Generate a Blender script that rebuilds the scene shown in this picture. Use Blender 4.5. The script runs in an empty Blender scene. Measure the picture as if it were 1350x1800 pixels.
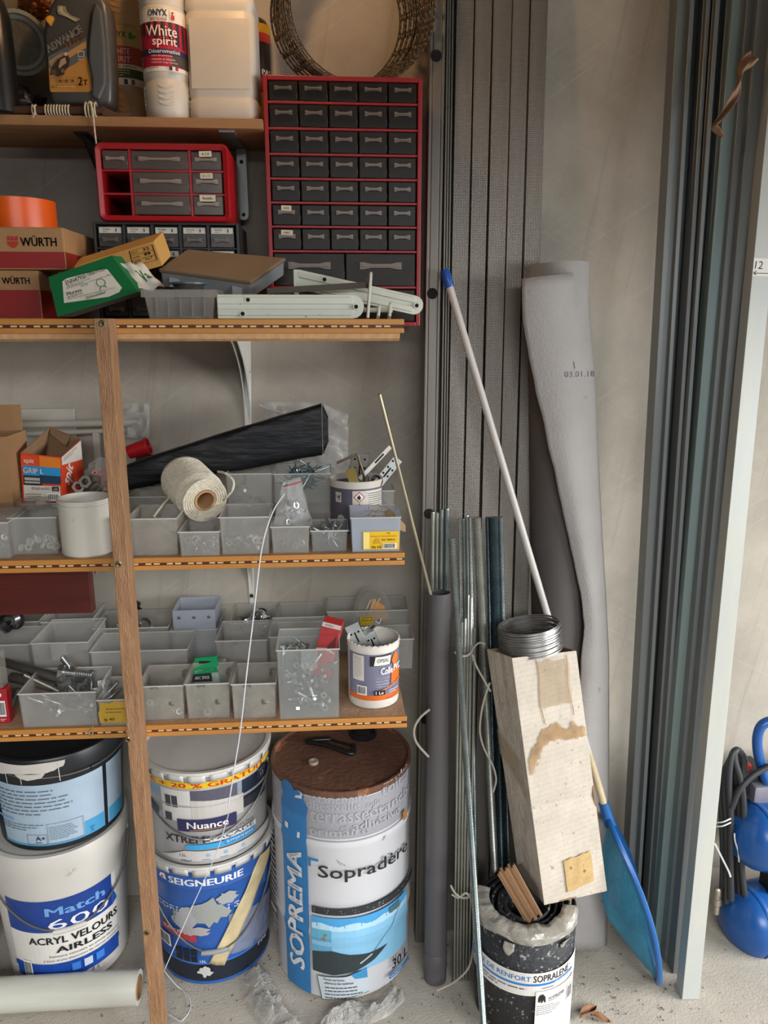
import bpy, bmesh, math, random
from mathutils import Vector, Matrix, noise
random.seed(7)
SC = bpy.context.scene
COL = SC.collection
R = math.radians
PI = math.pi

# ------------------------------------------------------------------ camera
CAM_H = 1.36
PITCH = R(13.85)
YAW = R(4.0)
FPX = 1352.0
cd = bpy.data.cameras.new('camera')
cd.sensor_fit = 'VERTICAL'; cd.sensor_height = 36.0; cd.lens = 36.0 * FPX / 1800.0
cd.clip_start = 0.02; cd.clip_end = 60
cam = bpy.data.objects.new('camera', cd); COL.objects.link(cam)
cam.location = (0, 0, CAM_H)
cam.rotation_euler = (PI / 2 - PITCH, 0, -YAW)
SC.camera = cam

# ------------------------------------------------------------------ view, world, daylight
SC.view_settings.view_transform = 'Standard'
SC.view_settings.look = 'None'
SC.view_settings.exposure = 0.0
SC.view_settings.gamma = 1.0
SC.view_settings.use_curve_mapping = False
SC.cycles.transparent_max_bounces = 24
SC.cycles.max_bounces = 8
SC.cycles.sample_clamp_indirect = 4.0
wd = bpy.data.worlds.new('overcast_sky'); SC.world = wd
wd.use_nodes = True
wd.node_tree.nodes['Background'].inputs[0].default_value = (0.80, 0.90, 1.0, 1)
wd.node_tree.nodes['Background'].inputs[1].default_value = 0.2

def area_light(name, loc, target, sx, sy, power, col):
    ld = bpy.data.lights.new(name, 'AREA'); ld.shape = 'RECTANGLE'; ld.size = sx; ld.size_y = sy
    ld.energy = power; ld.color = col
    o = bpy.data.objects.new(name, ld); COL.objects.link(o)
    o.location = loc
    o.rotation_euler = (Vector(target) - Vector(loc)).to_track_quat('-Z', 'Y').to_euler()
    return o
# daylight of the overcast sky: mostly through the wide opening on the right, some through the door behind the photographer
area_light('side_daylight', (4.0, -0.5, 2.0), (0.3, 1.5, 0.55), 3.2, 2.0, 430, (0.975, 0.99, 1.0))
area_light('door_daylight', (0.7, -3.3, 3.42), (0.5, 1.64, 0.5), 3.1, 2.8, 400, (0.965, 0.985, 1.0))

# ------------------------------------------------------------------ pixel rays -> points
_cp, _sp, _cy, _sy = math.cos(PITCH), math.sin(PITCH), math.cos(YAW), math.sin(YAW)
CAMP = Vector((0, 0, CAM_H))
def ray(px, py):
    u = px - 675.0; v = py - 900.0
    fwd = FPX * _cp - v * _sp
    dn = FPX * _sp + v * _cp
    return Vector((fwd * _sy + u * _cy, fwd * _cy - u * _sy, -dn))
def PY(px, py, y):
    d = ray(px, py); return CAMP + d * (y / d.y)
def PZ(px, py, z):
    d = ray(px, py); return CAMP + d * ((z - CAM_H) / d.z)
def proj(p):
    p = Vector(p) - CAMP
    r = p.x * _cy - p.y * _sy; f = p.x * _sy + p.y * _cy
    dep = f * _cp - p.z * _sp; up = p.z * _cp + f * _sp
    return (675 + FPX * r / dep, 900 - FPX * up / dep)

# ------------------------------------------------------------------ materials
def lin(c):
    if isinstance(c, str):
        c = c.lstrip('#'); c = tuple(int(c[i:i + 2], 16) / 255 for i in (0, 2, 4))
    return tuple((x / 12.92 if x <= 0.04045 else ((x + 0.055) / 1.055) ** 2.4) for x in c[:3])
MATS = {}
def mat(name, col='#888888', rough=0.55, metal=0.0, var=0.12, scale=9.0, bump=0.0, bscale=60.0, transp=0.0, spec=0.5,
        col2=None, spots=None, spot_scale=30.0, spot_amt=0.5, coat=0.0, stretch=None, emit=None, translucent=0.0, wave=None):
    """procedural material: base colour with noise variation, optional second colour, specks and relief"""
    if name in MATS: return MATS[name]
    m = bpy.data.materials.new(name); m.use_nodes = True; MATS[name] = m
    nt = m.node_tree; N = nt.nodes; L = nt.links
    b = N['Principled BSDF']
    b.inputs['Roughness'].default_value = rough; b.inputs['Metallic'].default_value = metal
    b.inputs['Specular IOR Level'].default_value = spec
    b.inputs['Coat Weight'].default_value = coat
    c = lin(col)
    tc = N.new('ShaderNodeTexCoord'); mp = N.new('ShaderNodeMapping')
    L.new(tc.outputs['Object'], mp.inputs[0])
    if stretch: mp.inputs['Scale'].default_value = stretch
    nz = N.new('ShaderNodeTexNoise'); nz.inputs['Scale'].default_value = scale; nz.inputs['Detail'].default_value = 6; nz.inputs['Roughness'].default_value = 0.62
    L.new(mp.outputs[0], nz.inputs['Vector'])
    rp = N.new('ShaderNodeValToRGB'); rp.color_ramp.elements[0].position = 0.3; rp.color_ramp.elements[1].position = 0.7
    if col2: a, d = lin(col2), c
    else: a, d = tuple(x * (1 - var) for x in c), tuple(min(1, x * (1 + var)) for x in c)
    rp.color_ramp.elements[0].color = (*a, 1); rp.color_ramp.elements[1].color = (*d, 1)
    L.new(nz.outputs[0], rp.inputs[0]); out = rp.outputs[0]
    if wave:
        wv = N.new('ShaderNodeTexWave'); wv.inputs['Scale'].default_value = wave[0]; wv.inputs['Distortion'].default_value = wave[1]; wv.inputs['Detail'].default_value = 3
        wv.bands_direction = wave[2]
        L.new(mp.outputs[0], wv.inputs['Vector'])
        mx = N.new('ShaderNodeMix'); mx.data_type = 'RGBA'; mx.blend_type = 'MULTIPLY'; mx.inputs[0].default_value = wave[3]
        L.new(out, mx.inputs[6]); L.new(wv.outputs[0], mx.inputs[7]); out = mx.outputs[2]
    if spots:
        n2 = N.new('ShaderNodeTexNoise'); n2.inputs['Scale'].default_value = spot_scale; n2.inputs['Detail'].default_value = 4
        L.new(tc.outputs['Object'], n2.inputs['Vector'])
        r2 = N.new('ShaderNodeValToRGB'); r2.color_ramp.elements[0].position = 1 - spot_amt - 0.04 if False else 0.72 - 0.3 * spot_amt; r2.color_ramp.elements[1].position = 0.76 - 0.3 * spot_amt
        L.new(n2.outputs[0], r2.inputs[0])
        mx = N.new('ShaderNodeMix'); mx.data_type = 'RGBA'; L.new(r2.outputs[0], mx.inputs[0]); L.new(out, mx.inputs[6]); mx.inputs[7].default_value = (*lin(spots), 1); out = mx.outputs[2]
    L.new(out, b.inputs['Base Color'])
    if emit:
        b.inputs['Emission Color'].default_value = (*lin(emit[0]), 1); b.inputs['Emission Strength'].default_value = emit[1]
    if bump:
        n3 = N.new('ShaderNodeTexNoise'); n3.inputs['Scale'].default_value = bscale; n3.inputs['Detail'].default_value = 5
        L.new(mp.outputs[0], n3.inputs['Vector'])
        bp = N.new('ShaderNodeBump'); bp.inputs['Strength'].default_value = bump; bp.inputs['Distance'].default_value = 0.01
        L.new(n3.outputs[0], bp.inputs['Height']); L.new(bp.outputs[0], b.inputs['Normal'])
    sh = b.outputs[0]; o = N['Material Output']
    if translucent:
        tl = N.new('ShaderNodeBsdfTranslucent'); L.new(out, tl.inputs[0])
        ms = N.new('ShaderNodeMixShader'); ms.inputs[0].default_value = translucent; L.new(sh, ms.inputs[1]); L.new(tl.outputs[0], ms.inputs[2]); sh = ms.outputs[0]
    if transp:
        tr = N.new('ShaderNodeBsdfTransparent')
        ms = N.new('ShaderNodeMixShader'); ms.inputs[0].default_value = transp; L.new(sh, ms.inputs[1]); L.new(tr.outputs[0], ms.inputs[2]); sh = ms.outputs[0]
    L.new(sh, o.inputs[0])
    return m
def flat(col, rough=0.5):
    """plain printed ink"""
    return mat('ink_' + col.lstrip('#') + ('' if rough == 0.5 else '_%d' % int(rough * 100)), col, rough, var=0.05, scale=20)

# ------------------------------------------------------------------ mesh building
class MB:
    def __init__(s): s.v = []; s.f = []; s.mi = []; s.m = 0; s.sm = []; s.smooth = False
    def add(s, vs, fs, smooth=None):
        b = len(s.v); s.v += [Vector(v) for v in vs]
        for f in fs: s.f.append([b + i for i in f]); s.mi.append(s.m); s.sm.append(s.smooth if smooth is None else smooth)
        return s
    def hexa(s, p):
        """8 points: bottom 0..3 ccw seen from above, top 4..7"""
        return s.add(p, [(3, 2, 1, 0), (4, 5, 6, 7), (0, 1, 5, 4), (1, 2, 6, 5), (2, 3, 7, 6), (3, 0, 4, 7)], False)
    def box(s, x0, x1, y0, y1, z0, z1, mx=None):
        p = [(x0, y0, z0), (x1, y0, z0), (x1, y1, z0), (x0, y1, z0), (x0, y0, z1), (x1, y0, z1), (x1, y1, z1), (x0, y1, z1)]
        if mx: p = [mx @ Vector(q) for q in p]
        return s.hexa(p)
    def rbox(s, x0, x1, y0, y1, z0, z1, r=0.003, mx=None, seg=2):
        """box with rounded edges"""
        bm = bmesh.new(); bmesh.ops.create_cube(bm, size=1)
        for v in bm.verts: v.co = Vector(((x0 + x1) / 2 + v.co.x * (x1 - x0), (y0 + y1) / 2 + v.co.y * (y1 - y0), (z0 + z1) / 2 + v.co.z * (z1 - z0)))
        bmesh.ops.bevel(bm, geom=bm.edges[:], offset=r, segments=seg, affect='EDGES', profile=0.6)
        vs = [v.co.copy() for v in bm.verts]; bm.verts.index_update()
        if mx: vs = [mx @ v for v in vs]
        fs = [[v.index for v in f.verts] for f in bm.faces]; bm.free()
        return s.add(vs, fs, True)
    def prism(s, poly, h0, h1, mx=None, smooth=False):
        """poly in local xy, extruded along local z"""
        n = len(poly); a = sum(poly[i][0] * poly[(i + 1) % n][1] - poly[(i + 1) % n][0] * poly[i][1] for i in range(n))
        if a < 0: poly = poly[::-1]
        p = [Vector((q[0], q[1], h0)) for q in poly] + [Vector((q[0], q[1], h1)) for q in poly]
        if mx: p = [mx @ q for q in p]
        s.add(p, [list(range(n - 1, -1, -1)), list(range(n, 2 * n))], False)
        b = len(s.v) - 2 * n
        for i in range(n):
            s.f.append([b + i, b + (i + 1) % n, b + n + (i + 1) % n, b + n + i]); s.mi.append(s.m); s.sm.append(smooth)
        return s
    def lathe(s, prof, n=32, mx=None, caps=(True, True), a0=0, a1=2 * PI):
        full = abs(a1 - a0 - 2 * PI) < 1e-6; k = n if full else n + 1
        vs = []
        for r, z in prof:
            for i in range(k):
                a = a0 + (a1 - a0) * i / n; vs.append(Vector((r * math.cos(a), r * math.sin(a), z)))
        if mx: vs = [mx @ v for v in vs]
        fs = []
        for j in range(len(prof) - 1):
            for i in range(n):
                i2 = (i + 1) % k
                fs.append((j * k + i, j * k + i2, (j + 1) * k + i2, (j + 1) * k + i))
        s.add(vs, fs, True)
        b = len(s.v) - len(vs)
        if full:
            if caps[0]: s.f.append([b + i for i in range(n - 1, -1, -1)]); s.mi.append(s.m); s.sm.append(False)
            if caps[1]: s.f.append([b + (len(prof) - 1) * k + i for i in range(n)]); s.mi.append(s.m); s.sm.append(False)
        return s
    def tube(s, path, r, n=8, closed=False, caps=True):
        P = [Vector(p) for p in path]; m = len(P)
        rr = r if isinstance(r, (list, tuple)) else [r] * m
        ref = None; vs = []
        for i in range(m):
            if closed: t = P[(i + 1) % m] - P[i - 1]
            else: t = P[min(i + 1, m - 1)] - P[max(i - 1, 0)]
            if t.length < 1e-9: t = Vector((0, 0, 1))
            t.normalize()
            if ref is None:
                ref = t.orthogonal().normalized()
            else:
                ref = ref - t * ref.dot(t)
                if ref.length < 1e-6: ref = t.orthogonal()
                ref.normalize()
            bn = t.cross(ref)
            for k in range(n):
                a = 2 * PI * k / n; vs.append(P[i] + (ref * math.cos(a) + bn * math.sin(a)) * rr[i])
        fs = []
        for i in range(m if closed else m - 1):
            j = (i + 1) % m
            for k in range(n): fs.append((i * n + k, i * n + (k + 1) % n, j * n + (k + 1) % n, j * n + k))
        s.add(vs, fs, True)
        if caps and not closed:
            b = len(s.v) - len(vs)
            s.f.append([b + k for k in range(n - 1, -1, -1)]); s.mi.append(s.m); s.sm.append(False)
            s.f.append([b + (m - 1) * n + k for k in range(n)]); s.mi.append(s.m); s.sm.append(False)
        return s
    def grid(s, fn, nu, nv, smooth=True):
        vs = [fn(i / nu, j / nv) for j in range(nv + 1) for i in range(nu + 1)]
        fs = [(j * (nu + 1) + i, j * (nu + 1) + i + 1, (j + 1) * (nu + 1) + i + 1, (j + 1) * (nu + 1) + i) for j in range(nv) for i in range(nu)]
        return s.add(vs, fs, smooth)
    def build(s, name, mats, parent=None, at=None, world=False):
        """local mesh; world=True: points are world points and are moved into the parent's (or at's) frame"""
        if not isinstance(mats, (list, tuple)): mats = [mats]
        me = bpy.data.meshes.new(name)
        vs = s.v
        o = bpy.data.objects.new(name, me); COL.objects.link(o)
        if parent is not None:
            o.parent = parent
            if world:
                inv = MX[parent].inverted(); vs = [inv @ v for v in vs]
            MX[o] = MX[parent].copy()
        else:
            a = Vector(at) if at is not None else Vector((0, 0, 0))
            if at is not None and world: vs = [v - a for v in vs]
            o.location = a; MX[o] = Matrix.Translation(a)
        me.from_pydata([tuple(v) for v in vs], [], s.f)
        for m in mats: me.materials.append(m)
        me.polygons.foreach_set('material_index', s.mi); me.polygons.foreach_set('use_smooth', s.sm)
        if any(s.sm): me.set_sharp_from_angle(angle=R(38))
        me.update()
        return o
MX = {}
def tag(o, label=None, cat=None, group=None, kind=None):
    if label: o['label'] = label
    if cat: o['category'] = cat
    if group: o['group'] = group
    if kind: o['kind'] = kind
    return o
def thing(name, label, cat, loc=(0, 0, 0), rot=(0, 0, 0), group=None):
    o = bpy.data.objects.new(name, None); COL.objects.link(o); o.empty_display_size = 0.02
    o.location = loc; o.rotation_euler = rot
    from mathutils import Euler
    MX[o] = Matrix.Translation(Vector(loc)) @ Euler(rot).to_matrix().to_4x4()
    return tag(o, label, cat, group)
def dup(root, loc, rot=None, label=None, group=None):
    r = root.copy(); COL.objects.link(r); r.location = loc
    if rot is not None: r.rotation_euler = rot
    if label: r['label'] = label
    if group: r['group'] = group
    for ch in KIDS.get(root, []):
        c = ch.copy(); COL.objects.link(c); c.parent = r
        for g in KIDS.get(ch, []):
            d = g.copy(); COL.objects.link(d); d.parent = c
    return r
KIDS = {}
def kids(root, *ch): KIDS[root] = list(ch)
def solid(o, th, off=0.0):
    m = o.modifiers.new('thickness', 'SOLIDIFY'); m.thickness = th; m.offset = off; return o
def bevel(o, w, seg=2):
    m = o.modifiers.new('edges', 'BEVEL'); m.width = w; m.segments = seg; m.limit_method = 'ANGLE'; m.angle_limit = R(40); return o
def frame(origin, ux, uy):
    """matrix with local x along ux, local y along uy, local z = normal"""
    ux = Vector(ux).normalized(); uy = Vector(uy); uy = (uy - ux * uy.dot(ux)).normalized(); n = ux.cross(uy)
    m = Matrix((ux, uy, n)).transposed().to_4x4(); m.translation = Vector(origin); return m
def axis_frame(a, b):
    """matrix at a with local z pointing to b"""
    a = Vector(a); z = (Vector(b) - a).normalized(); x = Vector((0, 1, 0)).cross(z)
    if x.length < 1e-4: x = Vector((1, 0, 0))
    x.normalize(); y = z.cross(x)
    m = Matrix((x, y, z)).transposed().to_4x4(); m.translation = a; return m
def circ(cx, cy, r, n=12): return [(cx + r * math.cos(2 * PI * i / n), cy + r * math.sin(2 * PI * i / n)) for i in range(n)]
def spline(pts, k=8):
    """smooth Catmull-Rom path through points"""
    P = [Vector(p) for p in pts]; out = []
    for i in range(len(P) - 1):
        p0 = P[max(i - 1, 0)]; p1 = P[i]; p2 = P[i + 1]; p3 = P[min(i + 2, len(P) - 1)]
        for j in range(k):
            t = j / k
            out.append(0.5 * ((2 * p1) + (p2 - p0) * t + (2 * p0 - 5 * p1 + 4 * p2 - p3) * t * t + (3 * p1 - p0 - 3 * p2 + p3) * t ** 3))
    out.append(P[-1]); return out

# ------------------------------------------------------------------ printing (flat ink and lettering laid on a surface)
_TX = {}
def text2d(s, bold=0.0, shear=0.0):
    k = (s, bold, shear)
    if k not in _TX:
        c = bpy.data.curves.new('glyphs', 'FONT'); c.body = s; c.shear = shear; c.resolution_u = 2
        o = bpy.data.objects.new('glyphs', c); m = o.to_mesh()
        vs = [(v.co.x, v.co.y) for v in m.vertices]; fs = [list(p.vertices) for p in m.polygons]
        if bold > .002:   # heavier strokes: the glyphs repeated with a small shift
            n = len(vs); v0, f0 = vs, fs; vs, fs = [], []
            for k, (dx, dy) in enumerate(((-bold, -bold * .4), (0, bold * .4), (bold, -bold * .4))):
                vs = vs + [(a + dx, b + dy) for a, b in v0]; fs = fs + [[i + k * n for i in f] for f in f0]
        o.to_mesh_clear(); bpy.data.objects.remove(o); bpy.data.curves.remove(c)
        x0 = min(v[0] for v in vs); x1 = max(v[0] for v in vs); y0 = min(v[1] for v in vs); y1 = max(v[1] for v in vs)
        _TX[k] = (vs, fs, x0, x1, y0, y1)
    return _TX[k]
def jag(pts, n=6, amp=.01, seed=1):
    """ragged outline: every edge split and shaken"""
    rn = random.Random(seed); out = []
    for i in range(len(pts)):
        a, b = pts[i], pts[(i + 1) % len(pts)]; out.append(a)
        for k in range(1, n): t = k / n; out.append((a[0] + (b[0] - a[0]) * t + rn.uniform(-amp, amp), a[1] + (b[1] - a[1]) * t + rn.uniform(-amp, amp)))
    return out
class Print:
    """flat ink: fn(x, y, h) -> point of the surface; layers stack by h"""
    def __init__(s, fn, step=0.00025, h0=0.0003, seg=None):
        s.fn = fn; s.mb = MB(); s.mats = []; s.h = h0; s.step = step; s.seg = seg
    def _m(s, col):
        m = col if not isinstance(col, str) else flat(col)
        if m not in s.mats: s.mats.append(m)
        s.mb.m = s.mats.index(m); s.h += s.step
    def rect(s, x0, y0, x1, y1, col, nx=None):
        s._m(col); nx = nx or (max(1, int(abs(x1 - x0) / s.seg)) if s.seg else 1); h = s.h
        ny = max(1, int(abs(y1 - y0) / (s.seg * 2))) if s.seg else 1
        s.mb.grid(lambda u, v: s.fn(x0 + (x1 - x0) * u, y0 + (y1 - y0) * v, h), nx, ny, False); return s
    def _face(s, pts, h):
        """one flat face, cut into narrow upright slices where the surface curves"""
        xs = [p[0] for p in pts]
        if not s.seg or max(xs) - min(xs) <= s.seg:
            s.mb.add([s.fn(x, y, h) for x, y in pts], [list(range(len(pts)))], False); return
        def cut(P, a, sg):
            out = []
            for i in range(len(P)):
                p, q = P[i], P[(i + 1) % len(P)]; dp, dq = sg * (p[0] - a), sg * (q[0] - a)
                if dp >= 0: out.append(p)
                if (dp >= 0) != (dq >= 0): k = dp / (dp - dq); out.append((a, p[1] + (q[1] - p[1]) * k))
            return out
        k0 = math.floor(min(xs) / s.seg); k1 = math.ceil(max(xs) / s.seg)
        for k in range(k0, k1):
            P = cut(pts, k * s.seg, 1)
            if len(P) > 2: P = cut(P, (k + 1) * s.seg, -1)
            if len(P) > 2: s.mb.add([s.fn(x, y, h) for x, y in P], [list(range(len(P)))], False)
    def poly(s, pts, col):
        s._m(col); s._face(list(pts), s.h); return s
    def strip(s, top, bot, col):
        """ribbon between two rows of points of equal length"""
        s._m(col); h = s.h; n = len(top)
        s.mb.add([s.fn(x, y, h) for x, y in bot] + [s.fn(x, y, h) for x, y in top], [(i, i + 1, n + i + 1, n + i) for i in range(n - 1)], False); return s
    def line(s, pts, w, col):
        s._m(col); h = s.h; P = [Vector((p[0], p[1])) for p in pts]
        if s.seg:
            Q = [P[0]]
            for a, b in zip(P[:-1], P[1:]):
                k = max(1, int((b - a).length / s.seg)); Q += [a.lerp(b, (i + 1) / k) for i in range(k)]
            P = Q
        for a, b in zip(P[:-1], P[1:]):
            d = (b - a); n = Vector((-d.y, d.x)).normalized() * w / 2
            s.mb.add([s.fn(q.x, q.y, h) for q in (a - n, b - n, b + n, a + n)], [(0, 1, 2, 3)], False)
        return s
    def disc(s, x, y, r, col, n=16): return s.poly(circ(x, y, r, n), col)
    def text(s, t, x, y, w=None, hgt=None, col='#111111', bold=0.015, align='l', shear=0.0, rot=0.0):
        """text box with its lower left at x, y; w and hgt give the ink's width and height"""
        vs, fs, x0, x1, y0, y1 = text2d(t, bold, shear)
        sy = (hgt / (y1 - y0)) if hgt else None; sx = (w / (x1 - x0)) if w else None
        sx = sx or sy; sy = sy or sx
        s._m(col); h = s.h; ox = {'l': 0, 'c': -(x1 - x0) * sx / 2, 'r': -(x1 - x0) * sx}[align]
        ca, sa = math.cos(rot), math.sin(rot); out = []
        for a, b in vs:
            p = (a - x0) * sx + ox; q = (b - y0) * sy
            out.append((x + p * ca - q * sa, y + p * sa + q * ca))
        if s.seg:
            for f in fs: s._face([out[i] for i in f], h)
        else: s.mb.add([s.fn(a, b, h) for a, b in out], fs, False)
        return s
    def small(s, x0, y0, x1, y1, rows, col, fill=0.85, seed=1):
        """rows of small unreadable print"""
        rn = random.Random(seed); dy = (y1 - y0) / rows
        for i in range(rows):
            yy = y1 - (i + 0.5) * dy; xe = x0 + (x1 - x0) * (fill + (1 - fill) * rn.random() if i < rows - 1 else 0.6)
            x = x0
            while x < xe:
                wl = (x1 - x0) * rn.uniform(0.05, 0.14); s._m(col); s.h -= s.step; h = s.h
                a, b = x, min(x + wl, xe); k = dy * 0.15
                s.mb.add([s.fn(a, yy - k, h), s.fn(b, yy - k, h), s.fn(b, yy + k, h), s.fn(a, yy + k, h)], [(0, 1, 2, 3)], False)
                x += wl + (x1 - x0) * 0.02
        s.h += s.step; return s
    def bars(s, x0, y0, x1, y1, seed=3):
        rn = random.Random(seed); s.rect(x0, y0, x1, y1, '#f2f0ea'); x = x0 + (x1 - x0) * 0.06
        while x < x1 - (x1 - x0) * 0.1:
            w = (x1 - x0) * rn.choice((0.02, 0.035, 0.05)); s._m('#161616'); s.h -= s.step
            s.mb.add([s.fn(a, b, s.h + 2 * s.step) for a, b in ((x, y0 + (y1 - y0) * .12), (x + w, y0 + (y1 - y0) * .12), (x + w, y1 - (y1 - y0) * .1), (x, y1 - (y1 - y0) * .1))], [(0, 1, 2, 3)], False)
            x += w + (x1 - x0) * rn.choice((0.025, 0.04))
        s.h += s.step * 2; return s
    def build(s, name, parent, label=None):
        o = s.mb.build(name, s.mats, parent)
        if label: o['label'] = label
        return o
def planar(mx):
    return lambda x, y, h: mx @ Vector((x, y, h))
def cyl(rad, a_mid):
    """x = arc length from the direction a_mid (radians, increasing to the viewer's right), y = height; rad: number or fn(y)"""
    f = rad if callable(rad) else (lambda y: rad)
    r0 = f(0.1)
    def fn(x, y, h):
        r = f(y); a = a_mid + x / r0
        return Vector(((r + h) * math.cos(a), (r + h) * math.sin(a), y))
    return fn

# ================================================================== the room
WALL_Y = 1.64
def wall_material():
    m = mat('trowelled_cement', '#ada598', 0.8, var=0.22, scale=3.4, bump=0.15, bscale=18, spec=0.25)
    nt = m.node_tree; N = nt.nodes; L = nt.links; b = N['Principled BSDF']
    src = b.inputs['Base Color'].links[0].from_socket
    tc = N.new('ShaderNodeTexCoord'); out = src
    for i, (rot, sc, amt, c) in enumerate((((0, R(35), 0), (2.0, 2.0, 70), 0.34, '#c8c2b6'), ((0, R(-28), 0), (1.6, 1.6, 90), 0.3, '#c2bcb0'), ((0, R(80), 0), (1.3, 1.3, 40), 0.4, '#857d72'))):
        m0 = N.new('ShaderNodeMapping'); m0.inputs['Rotation'].default_value = rot; L.new(tc.outputs['Object'], m0.inputs[0])
        mp = N.new('ShaderNodeMapping'); mp.inputs['Scale'].default_value = sc; L.new(m0.outputs[0], mp.inputs[0])
        nz = N.new('ShaderNodeTexNoise'); nz.inputs['Scale'].default_value = 1.6; nz.inputs['Detail'].default_value = 3
        L.new(mp.outputs[0], nz.inputs[0])
        rp = N.new('ShaderNodeValToRGB'); rp.color_ramp.elements[0].position = 0.60; rp.color_ramp.elements[1].position = 0.80
        rp.color_ramp.elements[1].color = (amt, amt, amt, 1)
        L.new(nz.outputs[0], rp.inputs[0])
        mx = N.new('ShaderNodeMix'); mx.data_type = 'RGBA'; L.new(rp.outputs[0], mx.inputs[0]); L.new(out, mx.inputs[6]); mx.inputs[7].default_value = (*lin(c), 1); out = mx.outputs[2]
    L.new(out, b.inputs['Base Color'])
    return m
WALLM = wall_material()
FLOORM = mat('rough_concrete_floor', '#b5ada0', 0.9, var=0.16, scale=5, bump=0.22, bscale=240, spots='#8a8276', spot_scale=70, spot_amt=0.22, spec=0.2)
GREYM = mat('painted_ceiling', '#4d4841', 0.9, var=0.08, scale=3)
def struct(name, mb, m, bev=0):
    o = mb.build(name, m); MX[o] = Matrix.Identity(4); o['kind'] = 'structure'
    return o
WB_ = struct('wall_back', MB().box(-2.0, 2.5, WALL_Y, WALL_Y + 0.2, 0, 2.5), WALLM)
struct('wall_left', MB().box(-2.2, -2.0, -1.2, WALL_Y, 0, 2.5), GREYM)
struct('wall_right', MB().box(2.5, 2.7, -1.2, WALL_Y, 1.62, 2.5).box(2.5, 2.7, 1.45, WALL_Y, 0, 1.62), WALLM)
struct('wall_front', MB().box(-2.2, 2.7, -1.2, -1.0, 2.02, 2.5).box(-2.2, -0.9, -1.2, -1.0, 0, 2.02), GREYM)
struct('ceiling', MB().box(-2.2, 2.7, -1.2, WALL_Y + 0.2, 2.5, 2.65), GREYM)
fb = MB()
def floor_pt(u, v):
    x = -2.2 + 4.9 * u; y = -1.2 + (WALL_Y + 1.4) * v
    return Vector((x, y, 0.0016 * noise.noise(Vector((x * 9, y * 9, 0))) - 0.002))
fb.grid(floor_pt, 90, 60)
struct('floor', fb, FLOORM)

# ------------------------------------------------------------------ warm bulb over the upper shelf
LP = Vector((-0.12, 1.26, 2.16))
t = thing('ceiling_bulb', 'bare warm light bulb hanging above the upper shelf', 'light bulb', LP)
MB().lathe([(0.004, 0.339), (0.004, 0.09)], 8).build('cord', mat('black_rubber', '#1b1b1c', 0.6), t)
MB().lathe([(0.018, 0.09), (0.02, 0.05), (0.016, 0.04)], 16).build('socket', mat('black_rubber'), t)
MB().lathe([(0.012, 0.045), (0.016, 0.03), (0.03, 0.005), (0.027, -0.015), (0.012, -0.028), (0.001, -0.03)], 16).build('bulb', mat('lit_bulb_glass', '#ffe0b0', 0.3, emit=('#ffb45a', 6.0)), t)
pl = bpy.data.lights.new('bulb_light', 'POINT'); pl.energy = 3.6; pl.color = (1.0, 0.58, 0.26); pl.shadow_soft_size = 0.035
po = bpy.data.objects.new('bulb_light', pl); COL.objects.link(po); po.location = LP + Vector((0, 0, -0.075))

# ------------------------------------------------------------------ woods
PINE = mat('raw_pine', '#c39a72', 0.75, var=0.16, scale=6, bump=0.15, bscale=40, stretch=(14, 14, 1.2), spec=0.25)
BEECH = mat('beech_batten', '#ad8562', 0.7, scale=9, col2='#8a6446', bump=0.5, bscale=40, stretch=(16, 16, 2.0), spec=0.3)
TRIM = mat('varnished_pine_trim', '#c2873f', 0.45, scale=5, col2='#b07232', stretch=(1.2, 12, 12), spec=0.5)
BOARD = mat('dusty_chipboard', '#a58468', 0.85, var=0.22, scale=16, bump=0.2, bscale=120, spots='#c9b9a4', spot_scale=55, spot_amt=0.2)
MAHOG = mat('mahogany_veneer', '#5a1f18', 0.38, scale=4, col2='#43120f', stretch=(1.0, 10, 14), spec=0.5)
INLD = mat('dark_inlay', '#4a1f12', 0.5); INLL = mat('pale_inlay', '#d9b987', 0.5)

YF = 1.25            # front of the three deep shelves
Z4 = PY(455, 561, YF).z
Z2 = PY(470, 976, YF).z
Z3 = PY(470, 1267, YF).z
XR4 = PY(710, 562, YF).x; XR2 = PY(711, 970, YF).x; XR3 = PY(715, 1262, YF).x
XL = -0.98
CABY = 1.475         # front of the wall cabinets
CABX0 = PY(467, 300, CABY).x
def deep_shelf(label, ztop, xr, notch, th):
    t = thing('wall_shelf', label, 'shelf', (0, YF, ztop))
    g = MB()
    if notch: g.prism([(XL, YF + .004), (xr - .002, YF + .004), (xr - .002, CABY - .006), (CABX0 - .008, CABY - .006), (CABX0 - .008, WALL_Y), (XL, WALL_Y)], ztop - .019, ztop)
    else: g.box(XL, xr - .002, YF + .004, WALL_Y, ztop - .019, ztop)
    g.build('board', BOARD, t, world=True)
    g = MB(); c = MB()
    g.box(XL, xr, YF - .004, YF + .004, ztop - th, ztop - th * .62); g.box(XL, xr, YF - .004, YF + .004, ztop - th * .40, ztop + .0005)
    bevel(g.build('edge_trim', TRIM, t, world=True), 0.0012)
    c.box(XL, xr - .0005, YF - .0015, YF + .0035, ztop - th * .62, ztop - th * .40).build('inlay_band', INLD, t, world=True)
    q = MB(); x = XL + .004; i = 0
    while x < xr - .012:
        q.box(x, x + .0095, YF - .0021, YF - .0013, ztop - th * .57, ztop - th * .45)
        x += .0135 if i % 2 == 0 else .0215
        i += 1
    tag(q.build('inlay_blocks', INLL, t, world=True), kind='stuff')
    return t
t4 = deep_shelf('long wooden shelf with inlaid edge trim carrying boxes and white brackets', Z4, XR4, True, .0215)
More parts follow.
